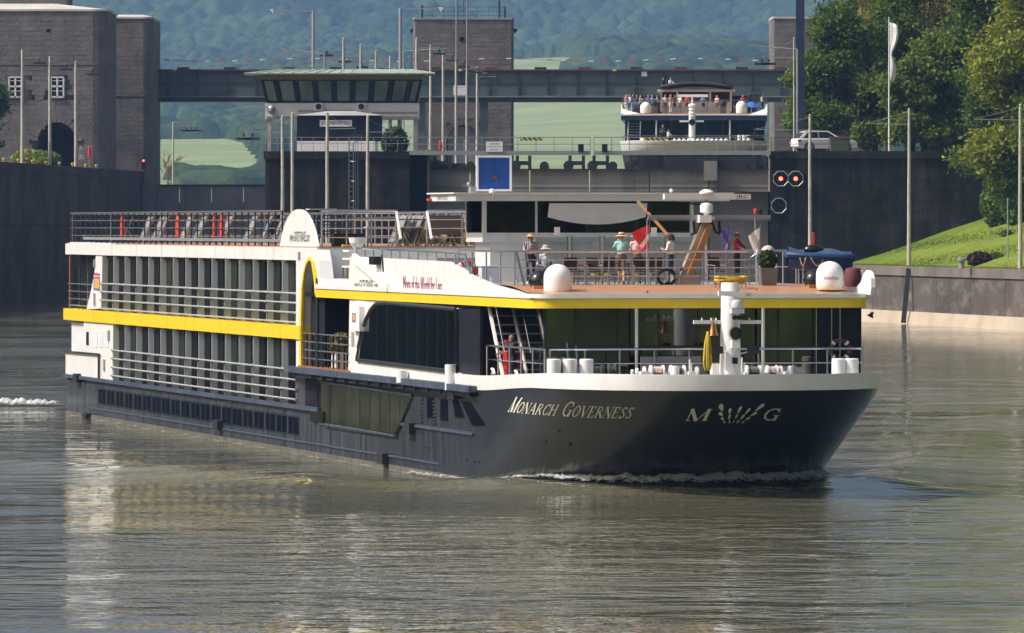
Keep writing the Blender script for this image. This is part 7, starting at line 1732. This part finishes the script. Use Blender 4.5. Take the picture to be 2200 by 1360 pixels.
y_, _ = T(1140, 0, -7.4); person('woman in black and white striped shirt and straw visor standing on the terrace', at(-7.4, y_, 6.5), R(8), 1.72, 'stand', 'cloth_striped', 'cloth_black', 'skin_tan', 'hair_dark', 'visor', arms='phone', shoes='cloth_white')
y_, _ = T(1172, 0, -6.0); sm_ = person('bearded man in pale shirt and sun hat sitting behind the white dome', at(-6.0, y_, 6.5), R(10), 1.78, 'sit', 'cloth_pale_blue', 'cloth_jean', 'skin_tan', 'hair_grey', 'bush', arms='lap')
hc_ = Vector((0,-.075,1.53-.45-.02)); MB().ball(hc_, .07, 10, 6, (1, .7, 1.1)).build('beard', 'beard', sm_, True)
chair(-6.0, y_, 6.5, R(78), 'dark chair carrying the bearded man', 'chairs on the ship terrace')
y_, _ = T(1335, 0, -6.8); wm = person('woman in wide straw hat and teal top holding up a phone, seen from behind', at(-6.8, y_, 6.5), R(176), 1.74, 'walk', 'cloth_teal', 'cloth_brown', 'skin', 'hair_blond', 'brim', arms='camera', long_sleeve=True, short=True)
ph = MB().box(-.04,.04,-.01,.01,-.02,.13).build('phone', 'black_rubber'); ph.location = wm.location+Matrix.Rotation(R(176), 3, 'Z') @ Vector((.1, -.34, 1.58)); ph.rotation_euler = (0,0,R(176)); tag(ph, 'black phone held up by the woman in the straw hat', 'phone')
y_, _ = T(1368, 0, -8.5); person('person in beige sun hat half hidden by the red flag', at(-8.5, y_, 6.5), R(170), 1.74, 'stand', 'cloth_pink', 'cloth_brown', 'skin', 'hair_grey', 'bush', arms='phone')
y_, _ = T(1441, 0, -6.9); person('woman with dark curly hair and white top looking ahead by the crane', at(-6.9, y_, 6.5), R(-118), 1.70, 'stand', 'cloth_white', 'cloth_jean', 'skin', 'hair_brown', None, 'curly', 'phone')
y_, _ = T(1583, 0, -8.2); person('man in maroon shirt bending over the rail near the flags', at(-8.2, y_, 6.5), R(68), 1.80, 'stand', 'cloth_maroon', 'cloth_black', 'skin_tan', 'hair_dark', None, 'short', 'lean')
x_, _ = S(1097, 0, -5.3); person('grey haired crewman in dark uniform leaning on the foredeck rail', at(x_, -5.25, 3.09), R(-72), 1.74, 'stand', 'cloth_navy', 'cloth_black', 'skin_tan', 'hair_grey', None, 'short', 'lean', short=True)
cv = MB().ball((0,0,.02), .26, 14, 8, (.9, 1.3, .8)).build('covered_bundle', 'hat_beige', None, True); y_, z_ = T(1650, 535, -9); cv.location = at(-9, y_, z_-.1); tag(cv, 'rounded beige covered bundle behind the planter', 'bundle')
MB().box(-.3,.3,-.3,.3,-1.2,-.1).build('stand', 'grey_fin', cv)
# people on the bridge footway
for i, (px, sh_) in enumerate(((258, 'cloth_black'), (310, 'cloth_maroon'), (327, 'cloth_white'))):
    person('small figure on the bridge footway by the left tower, %s from the left' % nm[i], (XX(px, 998.9), 998.9, ZZ(206, 1000)-.02), R(random.uniform(-30, 30)), 1.85, 'stand', sh_, 'cloth_navy', 'skin_tan', 'hair_dark', fine=False, voxel=.045, arms='lean', group='people on the bridge')

# ------------------------------------------------------------------ the far ship in the chamber
YS = 756.0
fs = empty('far_cruise_ship', (XX(1491, YS), YS, 12.2), R(-1.7), 'second white cruise ship waiting raised in the lock chamber behind the gate', 'ship')
def fx(px): return XX(px, YS)-XX(1491, YS)
def fz(py): return ZZ(py, YS)-12.2
hw = fx(1648); DZ = fz(247)
# hull: blunt flared bow towards the viewer
def fbow(z, k=18):
    t = max(0, z)/fz(318); tip = -2.2-6.0*t; L = 9.5; out = []
    for i in range(k+1):
        a = math.pi*i/k; c_, s_ = math.cos(a), math.sin(a); out.append(Vector((-hw*1.0*math.copysign(abs(c_)**.85, c_)*(.9+.1*t), L+tip-L*abs(s_)**.85, z)))
    return [Vector((-hw*(.9+.1*t), 90, z))]+out+[Vector((hw*(.9+.1*t), 90, z))]
m = MB(); m.grid([fbow(z) for z in np.linspace(-.8, fz(326), 6)]); m.build('hull', 'hull_bow_paint', fs, 50, False)
m = MB(); pz = [fbow(z) for z in (fz(326)+.005, fz(305))]; m.grid([pz[0], pz[1], [p+Vector((0,0,.07)) for p in pz[1]], [Vector((p.x*.97, p.y+.25, p.z+.07)) for p in pz[1]]]); m.build('bow_bulwark', 'white_paint', fs, 50, False)
m = MB(); q = fbow(fz(318)); h_ = len(q)//2; m.grid([q[:h_+1], list(reversed(q))[:h_+1]]); m.build('foredeck', 'deck_grey', fs, False, False)
MB().box(-hw+.4, hw-.25, 1.2, 88, fz(318), fz(258)).build('lounge_block', 'dark_glass', fs)
for i in range(8): x = -hw+1.6+i*1.75; MB().box(x-.04, x+.04, 1.1, 1.22, fz(318), fz(258)).build('mullion', 'dark_metal', fs)
MB().box(-hw, hw, .2, 88, fz(258), fz(248)).build('navy_band', 'navy_paint', fs)
MB().box(-hw, hw, .15, 88, fz(248)+.01, fz(245)).build('white_lip', 'white_paint', fs)
MB().grid([[(-hw+.2, .3, fz(244.5)), (hw-.2, .3, fz(244.5))], [(-hw+.2, 4, fz(242)), (hw-.2, 4, fz(242))], [(-hw+.2, 60, fz(242)), (hw-.2, 60, fz(242))]]).build('terrace_deck', 'deck_orange', fs, False, False)
for s_ in (-1, 1):
    pts = [(.1, fz(248)), (.1, fz(243)), (1.6, fz(238)), (3.2, fz(228)), (4.5, fz(222)), (20, fz(221)), (20, fz(248))]
    MB().prism([Vector((s_*(hw+.03), a, c_)) for a, c_ in pts], (-s_*.15, 0, 0)).build('side_bulwark', 'white_paint', fs)
    m = MB(); m.add([(s_*hw, .1, fz(247)), (s_*(hw-2.0), .1, fz(247)), (s_*(hw-1.9), .1, fz(243.5)), (s_*(hw-.9), .4, fz(239)), (s_*(hw-.2), .9, fz(233)), (s_*hw, 1.2, fz(226))], [(0,1,2,3,4,5)]); o = m.build('bulwark_corner', 'white_paint', fs); md = o.modifiers.new('s', 'SOLIDIFY'); md.thickness = .12
for px in (1410, 1568): MB().cyl((fx(px), .5, fz(316)), (fx(px), .5, fz(257)), .08, n=8).build('front_pillar', 'white_paint', fs)
m = MB(); m.bar((fx(1347), 1.0, fz(312)), (fx(1350), .9, fz(260)), .12); m.bar((fx(1374), 1.0, fz(312)), (fx(1376), .9, fz(260)), .12); o = m.build('stair', 'white_paint', fs)
for i in range(8): MB().box(fx(1348), fx(1375), .8, 1.0, fz(308-i*6), fz(307-i*6)).build('tread', 'grey_metal', o)
# wheelhouse with its awnings
MB().box(fx(1420), fx(1570), 12, 16, fz(242), fz(210)).build('wheelhouse', 'white_paint', fs)
MB().box(fx(1428), fx(1562), 11.95, 12.05, fz(214), fz(194)).build('wheelhouse_window', 'dark_glass', fs); MB().box(fx(1417), fx(1573), 11.9, 16, fz(214), fz(193)).build('wheelhouse_top', 'dark_wall', fs)
for px in (1418, 1570, 1525, 1453): MB().box(fx(px)-.1, fx(px)+.1, 11.8, 12.0, fz(236), fz(193)).build('window_post', 'white_paint', fs)
MB().box(fx(1410), fx(1580), 11, 17, fz(193), fz(188)).build('roof', 'grey_fin', fs)
rows = [[(fx(1415)+(fx(1575)-fx(1415))*i/10, y, fz(180)+.4*math.sin(math.pi*i/10)-.1*(y > 15)) for i in range(11)] for y in (10, 14, 19)]
o = MB().grid(rows).build('awning', 'awning_dark', fs, True, False); md = o.modifiers.new('s', 'SOLIDIFY'); md.thickness = .25
m = MB()
for px in (1418, 1572): m.bar((fx(px), 10.2, fz(192)), (fx(px), 10.2, fz(180)), .08)
m.build('awning_post', 'steel', fs)
m = MB(); a0 = fx(1356); m.add([(a0,9,fz(183)),(fx(1402),9,fz(186)),(fx(1402),14,fz(184)),(a0,14,fz(181)),(a0,9,fz(183)+.08),(fx(1402),9,fz(186)+.08),(fx(1402),14,fz(184)+.08),(a0,14,fz(181)+.08)], [(0,3,2,1),(4,5,6,7),(0,1,5,4),(1,2,6,5),(2,3,7,6),(3,0,4,7)]); m.bar((a0,9,fz(240)),(a0,9,fz(183)),.08); m.bar((fx(1402),9,fz(240)),(fx(1402),9,fz(186)),.08); m.build('side_awning', 'maroon_cover', fs)
# rails
def frail(px0, px1, y, py0, py1, n_, mid=True):
    r_ = MB().bar((fx(px0), y, fz(py0)), (fx(px1), y, fz(py0)), .07).build('terrace_railing', 'steel', fs)
    if mid: MB().bar((fx(px0), y, fz((py0+py1)/2)), (fx(px1), y, fz((py0+py1)/2)), .05).build('rail', 'steel', r_)
    for i in range(n_+1): x = fx(px0)+(fx(px1)-fx(px0))*i/n_; MB().bar((x, y, fz(py1)), (x, y, fz(py0)), .06).build('post', 'steel', r_)
frail(1375, 1606, 3.0, 214, 243, 8); frail(1337, 1375, 1.4, 212, 236, 3); frail(1606, 1646, 1.4, 200, 236, 3); frail(1340, 1648, .3, 291, 306, 9, False)
MB().box(fx(1612), fx(1640), 3, 3.3, fz(214), fz(199)).build('rail_screen', 'dark_metal', fs)
# domes, mast
for px, pt in ((1387, 218), (1593, 216)):
    r = 12/FPX*YS; h_ = fz(pt)-fz(243); MB().lathe([(r*.9,0),(r,.15),(r,h_-r)]+[(r*math.cos(R(a)), h_-r+r*math.sin(R(a))) for a in (20,40,60,75)]+[(.001,h_)], (fx(px), 1.4, fz(243.5)), 20).build('satellite_dome', 'white_plastic', fs, True)
m = MB(); m.lathe([(.34,0),(.33,2.6),(.30,fz(228)-fz(316)),(.05,fz(226)-fz(316))], (fx(1487), -1.6, fz(316)), 14); o = m.build('bow_mast', 'white_plastic', fs, True)
MB().bar((fx(1460), -1.7, fz(261)), (fx(1512), -1.7, fz(261)), .17).build('crosstree', 'white_plastic', o); MB().cyl((fx(1487), -2.1, fz(263)), (fx(1487), -1.9, fz(263)), .33, n=14).build('search_light', 'black_gloss', o)
for py, rr in ((228, .42), (236, .36), (244, .36), (250, .3)): MB().ball((fx(1487), -1.8, fz(py)), rr, 8, 5, (1.0, .8, .6)).build('mast_gear', 'white_plastic', o, True)
MB().box(fx(1455), fx(1521), 2.0, 2.3, fz(208), fz(202)).build('radar_bar', 'white_plastic', fs); MB().cyl((fx(1487), 2.1, fz(243)), (fx(1487), 2.1, fz(208)), .1, n=8).build('radar_mast', 'white_plastic', fs)
for px, wd in ((1386, 26), (1523, 8), (1588, 10), (1598, 10), (1608, 10)): MB().cyl((fx(px), -2.5, fz(316)), (fx(px), -2.5, fz(291 if px > 1580 else 297)), wd/2/FPX*YS*.8, n=12).build('deck_gear', 'white_paint', fs, True)
m = MB()
for i in range(12): m.ball((fx(1450+i*10), -3, fz(303)), .22, 7, 5, (1, .8, 1))
m.build('winch_row', 'white_paint', fs)
MB().box(fx(1384), fx(1436), -2.2, -2.0, fz(305), fz(299)).build('yellow_screen', 'yellow_paint', fs)
for px in (1404, 1553): MB().ball((fx(px), 3.6, fz(222)), .42, 10, 6).build('clipped_ball', 'leaf_box', fs); MB().box(fx(px)-.35, fx(px)+.35, 3.3, 3.9, fz(242), fz(226)).build('pot', 'planter_grey', fs)
MB().box(fx(1430), fx(1545), 5, 5.4, fz(241), fz(229)).build('lounge_sofa', 'fabric_grey', fs)
o = MB().lathe([(.001,.85),(.4,.75),(.95,.35),(1.0,.3)], (fx(1614), 2.6, fz(236)), 10).build('blue_parasol', 'blue_cloth', fs)
MB().cyl((fx(1614), 2.6, fz(243)), (fx(1614), 2.6, fz(225)), .05).build('parasol_pole', 'steel', o)
FP = [(1345, 2.6, 'cloth_pink', 'cloth_white', 'woman in pink top at the far ship left corner', 'hair_blond'), (1360, 2.2, 'cloth_navy', 'blue_cloth', 'man in dark shirt and bright blue shorts on the far ship', 'hair_dark'), (1374, 8, 'cloth_teal', 'cloth_navy', 'blond person in pale teal top on the far ship', 'hair_blond'),
      (1391, 6, 'cloth_blue', 'cloth_navy', 'person in light blue shirt left of the far ship dome', 'hair_grey'), (1399, 7, 'cloth_blue', 'cloth_navy', 'broad person in blue shirt behind the left dome of the far ship', 'hair_dark'), (1428, 4.4, 'cloth_white', 'cloth_brown', 'person in white shirt on the far ship terrace', 'hair_brown'), (1440, 3.6, 'cloth_pink', 'cloth_white', 'small person in pale top right of the white shirt on the far ship', 'hair_blond'),
      (1351, 4.2, 'cloth_white', 'cloth_navy', 'person in white behind the pink top on the far ship', 'hair_grey'), (1367, 5.2, 'cloth_navy', 'cloth_brown', 'person in navy behind the blue shorts on the far ship', 'hair_brown'), (1382, 10, 'cloth_red', 'cloth_navy', 'person in red under the side awning of the far ship', 'hair_dark'), (1410, 9, 'cloth_pale_blue', 'cloth_navy', 'person in pale blue left of the far ship wheelhouse', 'hair_grey'), (1460, 6, 'cloth_white', 'cloth_brown', 'seated looking person in white before the far ship wheelhouse', 'hair_blond'), (1510, 7, 'cloth_blue', 'cloth_navy', 'person in blue right of the far ship radar bar', 'hair_dark'), (1540, 7.5, 'cloth_pink', 'cloth_brown', 'person in pink near the right planter of the far ship', 'hair_blond'),
      (1448, 7.5, 'cloth_brown', 'cloth_black', 'person in brown before the far ship wheelhouse', 'hair_brown'), (1475, 7.5, 'cloth_red', 'cloth_black', 'person with white cap behind the far ship radar bar', 'hair_grey'), (1596, 5, 'cloth_red', 'cloth_black', 'person in red top by the right dome of the far ship', 'hair_dark'), (1638, 3, 'cloth_white', 'cloth_navy', 'person in white at the far ship right corner', 'hair_dark')]
c_, s_ = math.cos(R(-1.7)), math.sin(R(-1.7))
def fw(x, y, z): return Vector((fs.location.x+x*c_-y*s_, fs.location.y+x*s_+y*c_, 12.2+z))
for px, y, sh_, tr_, lab, hr in FP:
    person(lab, fw(fx(px), y, fz(242)+.0), R(random.uniform(-60, 60)), 1.9, 'stand', sh_, tr_, 'skin', hr, fine=False, voxel=.04, arms=random.choice(('phone', 'rail', 'down')), group='people on the far ship')
person('crew member in white shirt bending on the far ship foredeck', fw(fx(1436), -1.9, fz(318)), R(60), 1.9, 'stand', 'cloth_white', 'cloth_navy', 'skin_tan', 'hair_dark', fine=False, voxel=.04, arms='lean', group='people on the far ship')
person('crew member in navy shirt standing behind the far ship foredeck', fw(fx(1424), .2, fz(318)+.0), R(10), 2.4, 'stand', 'cloth_navy', 'cloth_black', 'skin_tan', 'hair_dark', fine=False, voxel=.04, arms='phone', group='people on the far ship')
for px, sh_, lab in ((1420, 'cloth_black', 'person in dark shirt on the far ship roof deck'), (1437, 'cloth_white', 'person in white shirt on the far ship roof deck')):
    person(lab, fw(fx(px), 22, fz(198)), R(20), 1.9, 'stand', sh_, 'cloth_navy', 'skin', 'hair_brown', fine=False, voxel=.04, arms='lean', group='people on the far ship')
MB().box(-hw+1, hw-1, 17.5, 80, fz(242), fz(199)).build('upper_house', 'dark_wall', fs)
tag(MB().grid([[(cx1, YG+2, 12.2), (rx0, YG+2, 12.2)], [(cx1+15, 1010, 12.2), (rx0+15, 1010, 12.2)]]).build('chamber_water', 'river_water'), kind='structure')

# ------------------------------------------------------------------ foam at the bow and stern
def foam_obj(name, rows, label):
    V = np.array([[tuple(p[:3]) for p in r] for r in rows]).reshape(-1, 3); fade = np.array([[p[3] for p in r] for r in rows]).ravel(); n_ = len(rows[0])
    F = [(i*n_+j, i*n_+j+1, (i+1)*n_+j+1, (i+1)*n_+j) for i in range(len(rows)-1) for j in range(n_-1)]
    o = np_mesh(name, V, F, 'foam', smooth=True); at_ = o.data.attributes.new('fade', 'FLOAT', 'POINT'); at_.data.foreach_set('value', fade.astype(np.float32)); tag(o, label, 'foam', kind='stuff'); return o
rg = np.random.default_rng(5)
def nz1(t, s_): return math.sin(t*2.1+s_)*.5+math.sin(t*5.3+1.7*s_)*.3+math.sin(t*11.7+2.3*s_)*.2
rows = []
for i in range(260):
    t = i/259; a = -28+t*190
    if a < 0: p = Vector((hp(-.4)[0]-hp(-.4)[1]+a*.35, -side_y(hp(-.4)[0]-hp(-.4)[1]+a*.35, -.4), -.4)); n_ = Vector((0,-1,0))
    else:
        p = hull_pt(min(a, 179), .12); q = hull_pt(min(a+.5, 179.5), .12); tn_ = (q-p).normalized(); n_ = Vector((tn_.y, -tn_.x, 0))
        if n_.dot(Vector((p.x+9, p.y, 0))) < 0: n_ = -n_
    A_ = max(.05, math.exp(-((a-95)/48)**2)); crest = .08+.34*A_*(.65+.35*nz1(a*.22, 1))
    wd = .5+1.1*A_*(1+.3*nz1(a*.15, 4)); row = []
    for j in range(15):
        u = j/14; z = crest*math.exp(-((u-.28)/.30)**2)+.03*rg.normal()*math.exp(-((u-.3)/.35)**2); pos = p+n_*(u*wd-.12); w3 = W(pos.x, pos.y, 0)
        row.append((w3.x+.02*rg.normal(), w3.y+.02*rg.normal(), .03+max(0, z), .33+.36*math.exp(-((u-.3)/.33)**2)*(.55+.6*A_)))
    rows.append(row)
rows = [[(a_, b_, c_+float(wake(np.array([a_]), np.array([b_]))[0]), d_) for a_, b_, c_, d_ in r_] for r_ in rows]
foam_obj('bow_foam', rows, 'white bow wave foam curling along the ship waterline')
rows = []
for i in range(120):
    t = i/119; x = -14+t*-12.5-9.0; x = XX(-140+t*282, 369); row = []
    for j in range(15):
        u = j/14; am = (.12+.2*math.sin(math.pi*min(1, t*1.02))**.5)*(1+.3*nz1(t*22, 2)); z = am*math.exp(-((u-.45)/.25)**2)+.03*rg.normal()
        row.append((x, 366+u*4.5, .02+max(0, z), .25+.5*math.exp(-((u-.45)/.28)**2)*min(1, 6*(1-t)+.2)))
    rows.append(row)
foam_obj('stern_foam', rows, 'white churned wake at the stern left of the ship')
rows = []     # thin scum line along the side
for i in range(200):
    t = i/199; x = -12-92*t; row = []
    for j in range(6):
        u = j/5; w3 = W(x, -side_y(x, 0)-.02-u*(.7+.4*nz1(t*40, 1)), 0); row.append((w3.x, w3.y, .03+.05*(1-u)+.01*rg.normal(), .30+.16*(1-u)+.06*nz1(t*60, 3)))
    rows.append(row)
foam_obj('side_foam', rows, 'thin foam line along the ship side waterline')

for sg_, nm_, lb_, b0_, b1_ in ((-1, 'wake_foam', 'thin broken foam along the wake crest left of the bow', 4, 62), (1, 'wake_foam', 'thin broken foam along the wake crest right of the bow', 3, 50)):
    rows = []
    for i in range(240):
        t = i/239; back = b0_+(b1_-b0_)*t; lx = 3.0-back; row = []
        for j in range(7):
            u = j/6-.5; ly = sg_*(4.6+back*math.tan(R(18))+u*(1.2+.6*nz1(t*30, 2))); w3 = W(lx, ly, 0)
            row.append((w3.x, w3.y, float(wake(np.array([w3.x]), np.array([w3.y]))[0])+.03, .36*(1-t*.35)+.12*(1-abs(2*u))+.10*nz1(t*50, 3)-.04))
        rows.append(row)
    foam_obj(nm_, rows, lb_)
# ------------------------------------------------------------------ haze in the valley air
hv = MB().box(-4400, 4400, -900, 9400, -3, 480).build('haze', 'white_paint'); tag(hv, 'thin blue summer haze filling the valley', 'haze', kind='stuff')
hm_ = bpy.data.materials.new('haze'); hm_.use_nodes = True; n = hm_.node_tree.nodes; n.remove(n['Principled BSDF'])
pv = n.new('ShaderNodeVolumePrincipled'); pv.inputs['Density'].default_value = HAZE_D if 'HAZE_D' in globals() else .000057; pv.inputs['Color'].default_value = (.30, .53, 1.0, 1); pv.inputs['Anisotropy'].default_value = .0
hm_.node_tree.links.new(pv.outputs[0], n['Material Output'].inputs['Volume'])
hv.data.materials.clear(); hv.data.materials.append(hm_)
